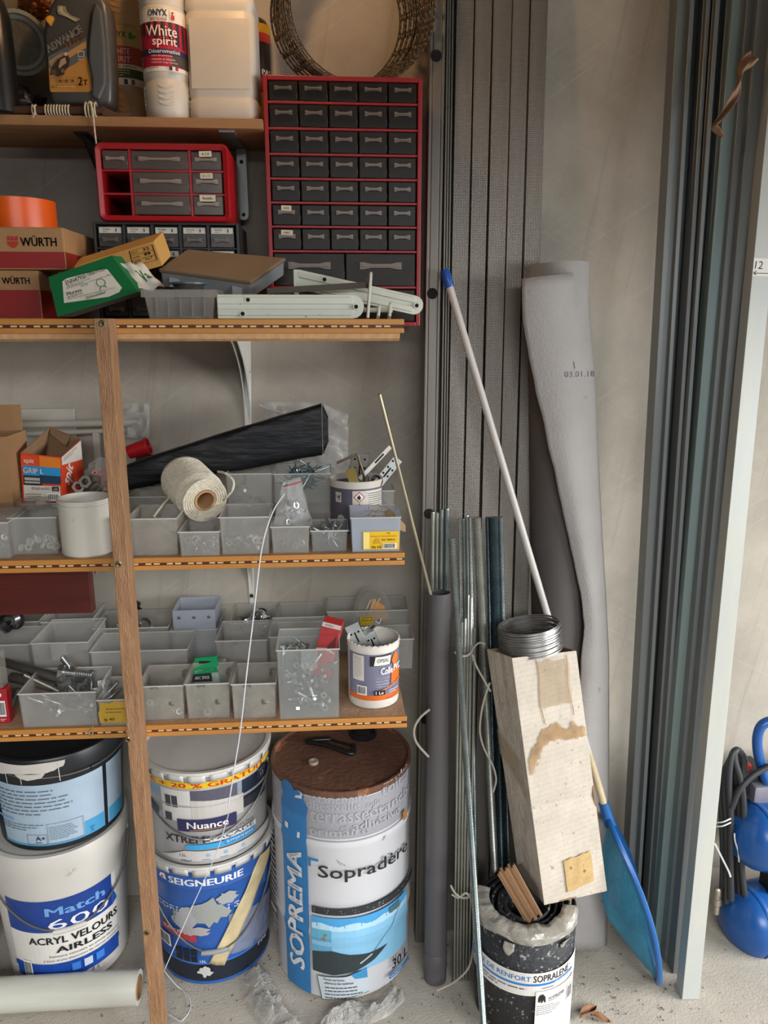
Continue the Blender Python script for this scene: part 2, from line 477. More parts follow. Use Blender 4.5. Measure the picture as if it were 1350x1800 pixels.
MB().prism([(YF + .002, Z4 - .0215), (YF + .03, Z4 - .0215), (YF + .03, Z4 - .034), (YF + .016, Z4 - .034), (YF + .006, Z4 - .030)], XL, XR4 - .006, Matrix(((0, 0, 1, 0), (1, 0, 0, 0), (0, 1, 0, 0), (0, 0, 0, 1)))).build('lower_moulding', PINE, t4, world=True)
deep_shelf('long wooden shelf with inlaid edge trim under the rope spool', Z2, XR2, False, .021)
deep_shelf('lowest wooden shelf with inlaid edge trim above the paint buckets', Z3, XR3, False, .021)
# upper narrow shelf
Y1 = 1.46
Z1 = PY(300, 206, Y1).z
t = thing('wall_shelf', 'narrow upper wooden shelf carrying the bottles', 'shelf', (0, Y1, Z1))
bevel(MB().box(XL, PY(462, 215, Y1).x, Y1, WALL_Y, Z1 - .016, Z1).build('board', mat('plain_shelf_wood', '#a87f58', 0.7, scale=4, col2='#94693f', stretch=(1.2, 12, 12), bump=.1), t, world=True), .001)

# ------------------------------------------------------------------ upright batten screwed to the shelves
pt = PY(183, 563, YF - .04); pb = PZ(262, 1800, 0.0)
t = thing('upright_batten', 'rough sawn wooden batten standing in front of the shelves', 'batten', (pt.x, YF - .025, 0))
xa = PY(165, 570, YF - .042).x; xb = PY(193, 570, YF - .042).x
xa2 = xa + .004; xb2 = xb + .004
ya, yb = YF - .042, YF - .0045
bat = MB(); NS = 40
vs = []
for i in range(NS + 1):
    k = i / NS; z = Z4 * k + .0008 * k; dx = -.010 * (1 - k)
    for (x, y) in ((xa + dx, ya), (xb + dx, ya), (xb + dx, yb), (xa + dx, yb)):
        n = noise.noise(Vector((x * 3, y * 3, z * 30))) * .0007
        vs.append((x + n, y + n, z))
fs = []
for i in range(NS):
    for k in range(4): fs.append((i * 4 + k, i * 4 + (k + 1) % 4, i * 4 + 4 + (k + 1) % 4, i * 4 + 4 + k))
fs += [(3, 2, 1, 0), tuple(NS * 4 + k for k in range(4))]
bevel(bat.add(vs, fs, False).build('wood', BEECH, t, world=True), .0012)
SCREW = mat('yellow_zinc_screw', '#8f8060', 0.35, metal=0.9)
for px, py in ((180, 569), (209, 992), (225, 1300), (258, 1640)):
    p = PY(px, py, ya - .0008)
    g = MB(); mx = frame(p, (1, 0, 0), (0, 0, 1))
    g.lathe([(.0052, -.002), (.0052, .0004), (.0035, .0012), (.0015, .0004)], 14, mx @ Matrix.Rotation(0, 4, 'X'))
    g.m = 1; g.box(-.003, .003, -.0006, .0006, .0008, .0014, mx); g.box(-.0006, .0006, -.003, .003, .0008, .0014, mx)
    g.build('screw', [SCREW, mat('screw_recess', '#221d16', .6)], t, world=True)

# ------------------------------------------------------------------ brackets under the shelves
WHITE = mat('white_painted_steel', '#dcdad2', 0.4, var=.06, scale=14, spots='#8b8478', spot_scale=60, spot_amt=.08)
def pressed_bracket(name, label, pxa, top_py, pxb, bot_py, zsh, w0, w1, m):
    """pressed steel shelf bracket: wall plate, web and arm under the shelf"""
    A = PY(pxa, top_py, WALL_Y - .004); B = PY(pxb, bot_py, WALL_Y - .004)
    t = thing(name, label, 'bracket', (A.x, WALL_Y, B.z))
    g = MB()
    g.hexa([(B.x - w1, WALL_Y - .003, B.z), (B.x + w1, WALL_Y - .003, B.z), (B.x + w1, WALL_Y - .0005, B.z), (B.x - w1, WALL_Y - .0005, B.z),
            (A.x - w0, WALL_Y - .003, zsh), (A.x + w0, WALL_Y - .003, zsh), (A.x + w0, WALL_Y - .0005, zsh), (A.x - w0, WALL_Y - .0005, zsh)])
    bevel(g.build('wall_plate', m, t, world=True), .0006)
    g = MB()
    L = .24
    g.box(A.x - w0, A.x + w0, WALL_Y - L, WALL_Y - .003, zsh - .003, zsh)
    bevel(g.build('arm', m, t, world=True), .0006)
    g = MB()
    ym = lambda k: WALL_Y - .003 - (L - .01) * (1 - k) ** 3
    P = []
    for i in range(9):
        k = i / 8; P.append((ym(k), zsh - .003 - (zsh - B.z - .02) * k))
    poly = [(WALL_Y - .003, zsh - .003)] + P + [(WALL_Y - .003, B.z + .015)]
    for sx in (-.4, .4):
        g.prism(poly, A.x + sx * w0 - .001, A.x + sx * w0 + .001, Matrix(((0, 0, 1, 0), (1, 0, 0, 0), (0, 1, 0, 0), (0, 0, 0, 1))))
    g.build('web', m, t, world=True)
    for k in (.12, .9):
        c = A.lerp(B, k); mx = frame((c.x + (B.x - A.x) * 0, WALL_Y - .0034, zsh + (B.z - zsh) * k), (1, 0, 0), (0, 0, 1))
        MB().lathe([(.0045, 0), (.0045, .001), (.002, .002)], 10, mx).build('screw', mat('dark_screw', '#3c362e', .5, metal=.7), t, world=True)
    return t
pressed_bracket('shelf_bracket', 'white pressed steel bracket under the shelf with the white brackets', 430, 600, 437, 775, Z4 - .019, .013, .006, WHITE)
pressed_bracket('shelf_bracket', 'white pressed steel bracket tip below the shelf with the rope spool', 440, 1000, 443, 1063, Z2 - .019, .011, .005, WHITE)
GALV = mat('dull_galvanised_steel', '#8f918e', 0.45, metal=0.75, var=.15, scale=12)
# grey strap bracket right of the small red cabinet
A = PY(424, 262, 1.60); B = PY(429, 388, 1.60)
t = thing('shelf_bracket', 'grey steel strap bracket hanging beside the small red drawer cabinet', 'bracket', (A.x, 1.60, B.z))
mx = frame(B, (1, 0, 0), A - B); H = (A - B).length
g = MB(); w = .0105
pol = [(-w, w)] + [(-w * math.cos(i * PI / 6), w - w * math.sin(i * PI / 6)) for i in range(1, 6)] + [(w, w), (w * .9, H), (-w * .9, H)]
g.prism(pol, 0, .003, mx); bevel(g.build('strap', GALV, t, world=True), .0008)
for yy in (w, H * .82):
    MB().lathe([(.0035, .003), (.0035, .0036)], 10, mx @ Matrix.Translation((0, yy, 0))).build('hole', mat('hole_black', '#14110e', .9), t, world=True)
C = PY(402, 245, 1.50); zc = Z1 - .016
g = MB(); g.hexa([(A.x - w, 1.60, A.z), (A.x + w, 1.60, A.z), (A.x + w, 1.603, A.z), (A.x - w, 1.603, A.z), (A.x - w - .012, 1.50, zc - .004), (A.x + w - .012, 1.50, zc - .004), (A.x + w - .012, 1.50, zc), (A.x - w - .012, 1.50, zc)])
g.build('brace', GALV, t, world=True)
MB().box(A.x - w - .014, A.x + w - .008, 1.47, 1.53, zc - .004, zc - .0003).build('shelf_plate', GALV, t, world=True)
# dark bracket left, under the upper shelf
A = PY(165, 243, 1.58)
t = thing('shelf_bracket', 'dark steel bracket behind the hanging white cord', 'bracket', (A.x, 1.6, A.z - .05))
DKS = mat('dark_steel', '#2e2c2a', .5, metal=.7)
MB().box(A.x - .012, A.x + .012, 1.50, WALL_Y - .001, zc - .0035, zc - .0005).build('arm', DKS, t, world=True)
g = MB(); g.prism([(1.505, zc - .004), (WALL_Y - .002, zc - .004), (WALL_Y - .002, zc - .085)], A.x - .0015, A.x + .0015, Matrix(((0, 0, 1, 0), (1, 0, 0, 0), (0, 1, 0, 0), (0, 0, 0, 1)))); g.build('web', DKS, t, world=True)
# mahogany board and wooden brace under the middle shelf
zb = PY(80, 1080, 1.31).z; xe = PY(160, 1040, 1.31).x
o = MB().box(XL, xe, 1.31, 1.33, zb, Z2 - .022).build('veneered_board', MAHOG, at=(xe - .2, 1.32, zb), world=True)
tag(bevel(o, .002), 'dark red mahogany board hanging below the left part of the middle shelf', 'board')
g = MB(); zz = Z2 - .0195
x0 = PY(164, 1020, 1.36).x
g.hexa([(x0, 1.37, zz - .05), (x0 + .028, 1.345, zz - .012), (x0 + .028, 1.60, zz - .012), (x0, 1.60, zz - .05), (x0, 1.36, zz), (x0 + .03, 1.335, zz), (x0 + .03, 1.60, zz), (x0, 1.60, zz)])
tag(bevel(g.build('wooden_brace', PINE, at=(x0, 1.36, zz - .05), world=True), .001), 'pale wooden brace under the middle shelf beside the dark red board', 'brace')
# chipped hole in the cement
p = PY(241, 1063, WALL_Y)
for k, (dx, dz, r_) in enumerate(((0, 0, .008), (.004, -.010, .005), (-.003, .009, .004))):
    pol = [(r_ * (1 + .35 * math.sin(i * 2.7 + k)) * math.cos(i * PI / 5), r_ * (1.2 + .3 * math.sin(i * 1.9 + k)) * math.sin(i * PI / 5)) for i in range(10)]
    MB().prism(pol, 0, .0007, frame((p.x + dx, WALL_Y, p.z + dz), (1, 0, 0), (0, 0, 1))).build('chipped_spot', mat('dark_chip', '#3a352f', .95, var=.4, scale=200), WB_)

# ================================================================== helpers for packed goods
def quad_fn(LL, LR, UR, UL):
    """x, y in 0..1 on a quad; h along its normal towards the viewer"""
    LL, LR, UR, UL = map(Vector, (LL, LR, UR, UL)); n = (LR - LL).cross(UL - LL).normalized()
    return lambda x, y, h: (LL * (1 - x) + LR * x) * (1 - y) + (UL * (1 - x) + UR * x) * y + n * h
def localize(fn, parent):
    inv = MX[parent].inverted(); return lambda x, y, h: inv @ fn(x, y, h)
def slab(mb, LL, LR, UR, UL, d):
    LL, LR, UR, UL, d = map(Vector, (LL, LR, UR, UL, d)); return mb.hexa([LL, LR, LR + d, LL + d, UL, UR, UR + d, UL + d])
def rring(w, d, r, z, n=5, cx=0, cy=0):
    """rounded rectangle ring of points at height z"""
    out = []; r = min(r, w / 2 - 1e-5, d / 2 - 1e-5)
    for sx, sy, a in ((1, 1, 0), (-1, 1, PI / 2), (-1, -1, PI), (1, -1, 1.5 * PI)):
        for i in range(n + 1):
            t = a + PI / 2 * i / n; out.append(Vector((cx + sx * (w / 2 - r) + r * math.cos(t), cy + sy * (d / 2 - r) + r * math.sin(t), z)))
    return out
def loft(mb, rings, caps=(True, True), mx=None):
    k = len(rings[0]); vs = [v for rg in rings for v in rg]
    if mx: vs = [mx @ v for v in vs]
    fs = []
    for j in range(len(rings) - 1):
        for i in range(k): fs.append((j * k + i, j * k + (i + 1) % k, (j + 1) * k + (i + 1) % k, (j + 1) * k + i))
    mb.add(vs, fs, True); b = len(mb.v) - len(vs)
    if caps[0]: mb.f.append([b + i for i in range(k - 1, -1, -1)]); mb.mi.append(mb.m); mb.sm.append(False)
    if caps[1]: mb.f.append([b + (len(rings) - 1) * k + i for i in range(k)]); mb.mi.append(mb.m); mb.sm.append(False)
    return mb
XZ = Matrix(((1, 0, 0, 0), (0, 0, -1, 0), (0, 1, 0, 0), (0, 0, 0, 1)))   # local xy -> world xz, local z -> towards the viewer
def outline(pxs, y, step=.0):
    return [(PY(a, b, y).x, PY(a, b, y).z) for a, b in pxs]

# ================================================================== upper shelf
def spirit_bottle(label, cx, y, col_body, green, transp):
    p = PY(cx, 204, y); t = thing('spirit_bottle', label, 'bottle', (p.x, y, Z1))
    r = .0385
    prof = [(.026, 0), (.034, .002), (r, .012), (r, .058), (r - .0015, .061), (r - .0015, .064), (r, .067), (r + .0005, .072), (r + .0005, .168), (r, .172), (r - .0015, .175), (r, .178), (r, .232), (r - .006, .252), (.022, .272), (.016, .278), (.016, .292)]
    g = MB().lathe(prof, 36)
    body = g.build('body', col_body, t)
    path = []
    for i in range(7):
        u = (i - 3) / 3 * .32; path.append(((r - .0004) * math.sin(u), -(r - .0004) * math.cos(u), .004 * (u / .32) ** 2))
    rm = MB().tube(path, .0021, 6).build('rib', col_body, t)
    first = True
    for zz in (.014, .183):
        for a in range(4):
            for k in range(4):
                q = rm if first else bpy.data.objects.new('rib', rm.data)
                if not first: COL.objects.link(q); q.parent = t
                first = False; q.location = (0, 0, zz + .008 + k * .009); q.rotation_euler = (0, 0, .12 + a * PI / 2)
    MB().lathe([(.018, .29), (.018, .31), (.016, .313)], 24).build('cap', mat('bottle_cap_red', '#b02a25', .4), t)
    P = Print(cyl(lambda z: r + .0006, -PI / 2 + (.10 if not green else .62)), seg=.006)
    if not green:
        P.rect(-.046, .074, .05, .168, '#efe9df', 16)
        P.rect(-.046, .081, .05, .148, '#b3203a', 16)
        P.strip([(-.046 + .012 * i, .1485) for i in range(9)], [(-.046 + .012 * i, .132 - .003 * i) for i in range(9)], '#33262b')
        P.strip([(.014 + .006 * i, .107) for i in range(7)], [(.014 + .006 * i, .082) for i in range(7)], '#4a4136')
        P.rect(-.046, .099, .05, .1075, '#2b2a52', 16)
        P.text('ONYX', -.022, .1565, .032, .0105, '#1d3554', .03); P.text('BRICOLAGE', -.018, .150, .027, .0042, '#8d2a2a', .02)
        P.line([(.0135, .150), (.0135, .167)], .0006, '#555555'); P.disc(.0185, .1625, .002, '#c0392b'); P.poly([(.0165, .160), (.0215, .159), (.021, .151), (.0185, .154), (.016, .150)], '#c0392b')
        P.text('White', -.026, .1262, .050, .0165, '#f4ece4', .012); P.text('spirit', -.016, .1085, .039, .0165, '#f4ece4', .012)
        P.text('Désaromatisé', -.023, .1005, .050, .0062, '#e8e4ea', .012)
        for i, s in enumerate(('• Dilue les peintures', '• Nettoie et détache', '• Idéal pour usage intérieur')): P.text(s, -.020, .0945 - i * .0052, .034 + .004 * i, .0034, '#f2d5d6', .012)
        P.small(-.028, .0765, .006, .0795, 1, '#54504c'); P.rect(.008, .0745, .0125, .0805, '#1f2a5a'); P.rect(.0125, .0745, .017, .0805, '#f4f1ea'); P.rect(.017, .0745, .0215, .0805, '#b3283a')
    else:
        P.rect(-.05, .074, .046, .168, '#c0a068', 16); P.rect(-.05, .109, .046, .138, '#a8443f', 16); P.rect(-.05, .0745, .046, .0865, '#d8cfbc', 16)
        P.rect(-.05, .0865, .03, .1015, '#46502e', 16); P.rect(-.05, .1015, .03, .1085, '#ddd0b4', 16)
        P.text('ONYX', -.042, .151, .032, .010, '#3e4a3a', .03); P.poly([(-.006, .150), (.002, .150), (.009, .158), (.002, .156), (-.002, .163), (-.007, .157)], '#5d7d3e')
        P.text('WHITE', -.037, .1245, .031, .0095, '#eecfba', .005); P.text('SPIRIT', -.037, .1115, .031, .0095, '#eecfba', .005)
        P.text('diluant peinture', -.04, .1025, .044, .0045, '#2c2c22', .015); P.small(-.045, .088, -.002, .1, 3, '#c9c3a2')
        P.rect(-.018, .0755, -.0125, .0835, '#1f2a3a'); P.rect(-.0125, .0755, -.007, .0835, '#efe9dc'); P.rect(-.007, .0755, -.0015, .0835, '#a43434')
    P.build('label', t)
    return t
PLW = mat('white_bottle_plastic', '#ddd6ca', .38, var=.06, scale=10, translucent=.12)
PLA = mat('yellowed_bottle_plastic', '#cfae80', .35, var=.10, scale=10, translucent=.3)
spirit_bottle('yellowed white spirit bottle with green and red label behind the oil bottle', 226, 1.597, PLA, True, 0)
spirit_bottle('white spirit bottle with red and navy label beside the white canister', 297, 1.508, PLW, False, 0)
# white canister
p = PY(399, 207, 1.525); t = thing('plastic_canister', 'blank white plastic canister at the right end of the upper shelf', 'canister', (p.x, 1.525, Z1), (0, 0, R(-3)))
W, D = .120, .084
rg = []
for z, s, r in ((0, -.010, .018), (.004, -.003, .02), (.012, 0, .02), (.034, 0, .02), (.037, -.0035, .02), (.041, -.0035, .02), (.044, -.001, .02), (.168, -.001, .02), (.171, -.004, .02), (.174, -.004, .02), (.178, 0, .02), (.19, -.001, .02), (.206, -.012, .022), (.222, -.035, .022), (.23, -.055, .02)): rg.append(rring(W + s, D + s, r, z))
loft(MB(), rg).build('body', PLW, t)
loft(MB(), [rring(W - .018, .001, .0005, z) for z in (.052, .160)], (True, True), Matrix.Translation((0, -D / 2 - .0001, 0))).build('front_panel', PLW, t)
MB().lathe([(.02, .225), (.02, .25), (.018, .253)], 20).build('cap', mat('canister_cap', '#b9912e', .45), t)
# spray can half hidden behind the canister
p = PY(453, 190, 1.612); t = thing('spray_can', 'red and yellow spray can half hidden behind the white canister', 'can', (p.x, 1.612, Z1))
r = .0265
MB().lathe([(r, 0), (r, .19), (r - .006, .2), (.012, .205)], 28).build('body', mat('can_black_print', '#241f1c', .4, col2='#5e4a36', scale=60), t)
P = Print(cyl(r, -PI / 2), seg=.006); P.rect(-.04, .03, .042, .19, '#2c2420', 10); P.rect(-.04, .03, .042, .075, '#c79a1e', 10); P.rect(-.04, .078, .042, .1, '#a3231f', 10); P.rect(-.04, .16, .042, .19, '#b5382a', 10); P.rect(-.04, .175, .042, .19, '#c79a1e', 10); P.text('PAS', .012, .105, .02, .009, '#e5ddcf', .02); P.build('label', t)
# oil bottle
YO = 1.478
t = thing('oil_bottle', 'dark grey engine oil bottle with orange motorcycle label', 'bottle', (PY(136, 190, YO).x, YO + .027, Z1))
OIL = mat('grey_oil_bottle_plastic', '#4c4a48', .35, var=.05)
pol = outline([(89, 186), (83, 150), (77, 95), (74, 62), (77, 32), (84, 12), (94, -4), (120, -30), (150, -34), (178, -10), (187, 5), (191, 30), (194, 80), (197, 140), (196, 186)], YO)
pol = [(x, max(z, Z1)) for x, z in pol]
o = MB().prism(pol, -YO - .054, -YO, XZ).build('body', OIL, t, world=True); bevel(o, .009, 3)
for pl_ in o.data.polygons: pl_.use_smooth = True
gp = outline([(163, 172), (176, 178), (188, 150), (186, 80), (180, 20), (170, 6), (164, 20), (158, 70), (157, 110), (164, 140)], YO)
o = MB().prism(gp, -YO - .002, -YO + .007, XZ).build('grip', mat('oil_bottle_grip', '#55585a', .28, coat=.3), t, world=True); bevel(o, .004, 3)
MB().lathe([(.017, .225), (.018, .25)], 18, Matrix.Translation((.005, 0, 0))).build('cap', mat('black_rubber'), t)
def o_fn(x, y, h):
    q = PY(x, y, YO); return MX[t].inverted() @ Vector((q.x, YO - h, q.z))
P = Print(o_fn, h0=.0004)
P.poly([(160, 130), (162, 158), (156, 162), (90, 162), (88, 158), (85, 100), (100, 96), (150, 80), (153, 100)], '#b9823c')
P.poly([(85, 100), (152, 64), (154, 98), (128, 115), (100, 130), (86, 128)], '#5c625f'); P.poly([(86, 122), (100, 104), (152, 72), (152, 84), (120, 104), (96, 134), (87, 138)], '#b98a52')
P.poly([(86, 108), (110, 92), (118, 92), (90, 120)], '#9a8466')
P.poly([(101, 22), (101, 12), (106, 10), (116, 12), (118, 20), (124, 27), (142, 34), (134, 39), (116, 30), (104, 26)], '#8d856a'); P.poly([(104, 20), (106, 12), (110, 12), (112, 21), (122, 29), (136, 36), (132, 38), (114, 28)], '#b5aa84')
P.poly([(89, 45), (84, 40), (81, 35), (83, 30), (89, 27.5), (95, 30), (97, 35), (94, 41), (92, 46), (86, 46)], '#d9902a'); P.poly([(89, 43), (85, 39), (83, 35), (86, 31), (89, 30), (93, 31), (95, 35), (92, 39)], '#e8a63a')
P.text('Shell', 84, 70, 9, -4.5, '#cfc6b4', .01, rot=R(-24))
P.text('ADVANCE', 86, 95, 73, -14, '#d8cfbe', .03, shear=.15, rot=R(-32)); P.text('ULTRA', 119, 86, 35, -9, '#c97b3a', .03, shear=.15, rot=R(-27))
P.poly([(90, 134), (92, 120), (102, 106), (112, 100), (120, 96), (124, 106), (122, 118), (116, 124), (114, 132), (102, 136), (96, 130)], '#3a2c22'); P.poly([(104, 118), (108, 106), (116, 102), (118, 112), (112, 116), (106, 122)], '#a89078'); P.disc(117, 96.5, 3.2, '#c4b8a2'); P.disc(96, 128, 5, '#57473a', 12); P.disc(112, 126, 4, '#6f5c48', 12)
for i in range(3): P.disc(107 + i * 11, 144, 3.6, '#8f6a3c', 12); P.poly([(105 + i * 11, 145), (108 + i * 11, 141.5), (110 + i * 11, 145)], '#3b2d1c')
P.text('2', 139, 152, 8, -15, '#221c14', .03); P.text('T', 148, 152, 8, -10, '#221c14', .03); P.text('1L', 93, 157, 5, -4, '#3a2d1a', .01); P.small(103, 156, 155, 152.5, 1, '#e0c293')
P.line([(140, 93), (150, 93), (150, 102), (140, 102), (140, 93)], .9, '#d6d0c2'); P.small(139, 109, 151, 104.5, 2, '#d6d0c2')
P.build('label', t)
# jar lying on its side, dark bag and foil at the far left
JR = mat('dusty_jar_plastic', '#8c8878', .5, var=.2, scale=12)
c = PY(34, 75, 1.53)
t = thing('plastic_jar', 'dusty greenish plastic jar lying on its side on the dark bag', 'jar', c)
mx = frame((0, 0, 0), (1, 0, 0), (0, 0, 1)) @ Matrix.Rotation(R(18), 4, 'X') @ Matrix.Rotation(R(14), 4, 'Y')
MB().lathe([(.042, -.09), (.045, -.04), (.046, -.006), (.050, -.004), (.050, .010), (.044, .012), (.041, .004), (.001, 0)], 36, mx).build('body', JR, t)
MB().lathe([(.038, .0002), (.038, .003), (.026, .005), (.012, .004)], 28, mx).build('lid_disc', mat('dusty_lid', '#615a49', .6, var=.35, scale=40, bump=.4, bscale=60), t)
def crumple(name, label, cat, cx, cy, cz, rx, ry, rz, m, amp=.25, fr=2.4, seed=0, flat_z=None, nu=36, nv=22, th=None, pn=None):
    g = MB()
    def f(u, v):
        a = 2 * PI * u; b = PI * (v - .5); d = Vector((math.cos(b) * math.cos(a), math.cos(b) * math.sin(a), math.sin(b)))
        k = 1 + amp * (noise.noise(d * fr + Vector((seed, 0, 0))) + .5 * abs(noise.noise(d * fr * 2.7 + Vector((0, seed, 0))))) - amp * .5 * abs(noise.noise(d * fr * 5 + Vector((0, 0, seed))))
        q = Vector((cx + rx * k * d.x, cy + ry * k * d.y, cz + rz * k * d.z))
        if flat_z is not None: q.z = max(q.z, flat_z)
        return q
    g.grid(f, nu, nv)
    o = g.build(name, m, at=(cx, cy, flat_z if flat_z is not None else cz - rz), world=True)
    return tag(o, label, cat)
DBAG = mat('dark_plastic_bag', '#2a2226', .35, var=.3, scale=9)
a = PY(30, 150, 1.54)
crumple('plastic_bag', 'dark crumpled plastic bag at the left end of the upper shelf', 'bag', a.x - .012, 1.545, Z1 + .030, .058, .055, .034, DBAG, .3, 3, 2, Z1 + .001)
b = PY(60, 8, 1.60)
crumple('foil_ball', 'crumpled copper coloured foil behind the plastic jar', 'foil', b.x, 1.605, b.z, .028, .018, .02, mat('copper_foil', '#b3764a', .3, metal=.85, bump=.6, bscale=80), .35, 4, 5)
a = PY(2, 40, 1.47)
t = thing('dark_bottle', 'black bottle cut by the left edge of the upper shelf', 'bottle', (a.x - .016, 1.475, Z1))
MB().lathe([(.024, 0), (.029, .004), (.03, .08), (.029, .15), (.02, .18), (.012, .19), (.012, .21)], 24).build('body', mat('black_glossy_plastic', '#191716', .3), t)
MB().lathe([(.014, .21), (.014, .225)], 16).build('cap', mat('black_rubber'), t)
# stick wound with twine
YS = 1.466
A = PY(-30, 193, YS); B = PY(172, 181, YS)
A = Vector((A.x, YS, Z1 + .0075)); B = Vector((PY(185, 190, YS).x, YS, Z1 + .0095))
t = thing('wooden_stick', 'dark wooden stick lying along the front of the upper shelf', 'stick', (A.lerp(B, .5).x, YS, Z1))
MB().tube([A, B], .0068, 10).build('shaft', mat('dark_stained_wood', '#4a2f20', .6, var=.25, stretch=(2, 20, 20)), t, world=True)
MB().hexa([Vector((B.x + q[0], YS + q[1], Z1 + q[2])) for q in ((-.004, -.006, .001), (.024, -.002, .0005), (.024, .006, .0005), (-.004, .006, .001), (-.004, -.006, .016), (.024, -.002, .004), (.024, .006, .004), (-.004, .006, .016))]).build('pointed_end', mat('dark_stained_wood'), t, world=True)
TW = mat('white_cotton_twine', '#d8cab0', .85, var=.12, scale=200, bump=.5, bscale=400)
t = thing('cotton_twine', 'white cotton twine wound round the stick with one end hanging down', 'twine', (PY(100, 190, YS).x, YS, Z1))
ax = (B - A).normalized()
def wraps(px0, px1, n, r=.0082, tr=.0014):
    x0 = PY(px0, 190, YS).x; x1 = PY(px1, 190, YS).x; pts = []
    for i in range(n * 10 + 1):
        u = i / (n * 10); x = x0 + (x1 - x0) * u; c = A + ax * ((x - A.x) / ax.x); an = 2 * PI * n * u
        pts.append(c + Vector((.0012 * math.sin(an), math.cos(an) * r, math.sin(an) * r)))
    return pts
for (u, v, n) in ((56, 66, 2), (79, 124, 9)):
    MB().tube(wraps(u, v, n), .0014, 6).build('winding', TW, t, world=True)
MB().tube(wraps(150, 172, 4, .0125), .0016, 6).build('knot', TW, t, world=True)
h = [PY(158, 178, YS - .012), PY(163, 196, YS - .014), PY(166, 225, YS - .012), PY(169, 250, YS - .012), PY(174, 271, YS - .012)]
MB().tube(spline(h), .0016, 6).build('hanging_end', TW, t, world=True)
MB().tube(spline([PY(59, 186, YS - .01), PY(61, 197, YS - .014), PY(58, 206, YS - .012)]), .0014, 6).build('loose_end', TW, t, world=True)

# ================================================================== coil of perforated strap on the big cabinet
ZC1 = PY(605, 134, CABY).z
t = thing('strap_coil', 'coil of perforated steel strap standing on the large red cabinet', 'strap coil', (PY(622, 60, 1.56).x, 1.56, ZC1))
STRAP = mat('perforated_strap_steel', '#6a6053', .4, metal=.75, var=.2, scale=14)
rn = random.Random(4)
for k in range(7):
    g = MB(); r = .134 - .0018 * k; n = 72; tl = rn.uniform(-.05, .05) + .10; cx = .014 - .0065 * k + rn.uniform(-.003, .003); w = .0085; zc = .1345 - .0008 * k
    zc = r + .0006
    def pt(i, s):
        a = 2 * PI * i / n; x = cx + r * math.cos(a); z = zc + r * math.sin(a)
        rad = Vector((math.cos(a), 0, math.sin(a))); c_ = Vector((x, .012 * (k - 3) * .55 + tl * x * .25, z)); return c_ + Vector((0, s * w * .7, 0)) - rad * ((s + 1) * w * .62)
    rows = (-1, -.38, .38, 1)
    for i in range(n):
        for j in range(3):
            if j == 1 and i % 3 != 0: continue
            g.add([pt(i, rows[j]), pt(i + 1, rows[j]), pt(i + 1, rows[j + 1]), pt(i, rows[j + 1])], [(0, 1, 2, 3)], True)
    solid(g.build('loop', STRAP, t), .0009)

# ================================================================== big red drawer cabinet
RED = mat('red_cabinet_plastic', '#8e1620', .4, var=.08, scale=10)
SMOKE = mat('smoky_drawer_plastic', '#2d2621', .34, var=.35, scale=26, transp=.34, spec=.3)
SMOKEH = mat('smoky_handle_plastic', '#6e6155', .28, var=.1, spec=.4)
CX1 = PY(741, 300, CABY).x; ZC0 = PY(605, 573, CABY).z
t = thing('drawer_cabinet', 'large red wall cabinet with rows of smoky plastic drawers', 'drawer cabinet', ((CABX0 + CX1) / 2, CABY, ZC0))
YB = WALL_Y - .006
g = MB(); e = .0075
g.box(CABX0, CABX0 + e, CABY, YB, ZC0, ZC1); g.box(CX1 - e, CX1, CABY, YB, ZC0, ZC1)
g.box(CABX0 + e, CX1 - e, CABY, YB, ZC1 - e, ZC1); g.box(CABX0 + e, CX1 - e, CABY, YB, ZC0, ZC0 + e); g.box(CABX0 + e, CX1 - e, YB - .003, YB, ZC0 + e, ZC1 - e)
bevel(g.build('body', RED, t, world=True), .0012)
div = [PY(605, q, CABY).z for q in (137, 181, 227, 272, 315, 357, 399, 442, 505, 560)]
for z in div[1:-1]:
    bevel(MB().box(CABX0 + e, CX1 - e, CABY + .002, YB - .003, z - .002, z + .002).build('divider', RED, t, world=True), .0006)
def drawer_mesh(w, h, d=.10):
    g = MB()
    g.rbox(-w / 2, w / 2, 0, .002, 0, h, .0012, seg=1)
    q = .0016
    g.box(-w / 2 + .001, -w / 2 + .001 + q, .002, d, .001, h * .86); g.box(w / 2 - .001 - q, w / 2 - .001, .002, d, .001, h * .86)
    g.box(-w / 2 + .001 + q, w / 2 - .001 - q, .002, d, .001, .001 + q); g.box(-w / 2 + .001 + q, w / 2 - .001 - q, d - q, d, .001 + q, h * .86)
    return g
def handle_mesh(w, h):
    g = MB()
    pol = [(-w, -h), (-w * .8, -h), (-w * .45, -h * .55), (w * .45, -h * .55), (w * .8, -h), (w, -h), (w, h), (w * .8, h), (w * .45, h * .55), (-w * .45, h * .55), (-w * .8, h), (-w, h)]
    g.prism(pol, 0, .005, XZ); g.prism([(a * .9, b * .35) for a, b in pol], .005, .0075, XZ)
    return g
def place(src, parent, loc, name=None):
    c = src.copy() if src.users_collection and src.parent is not None else src
    if c is not src: COL.objects.link(c)
    c.parent = parent; c.location = loc; return c
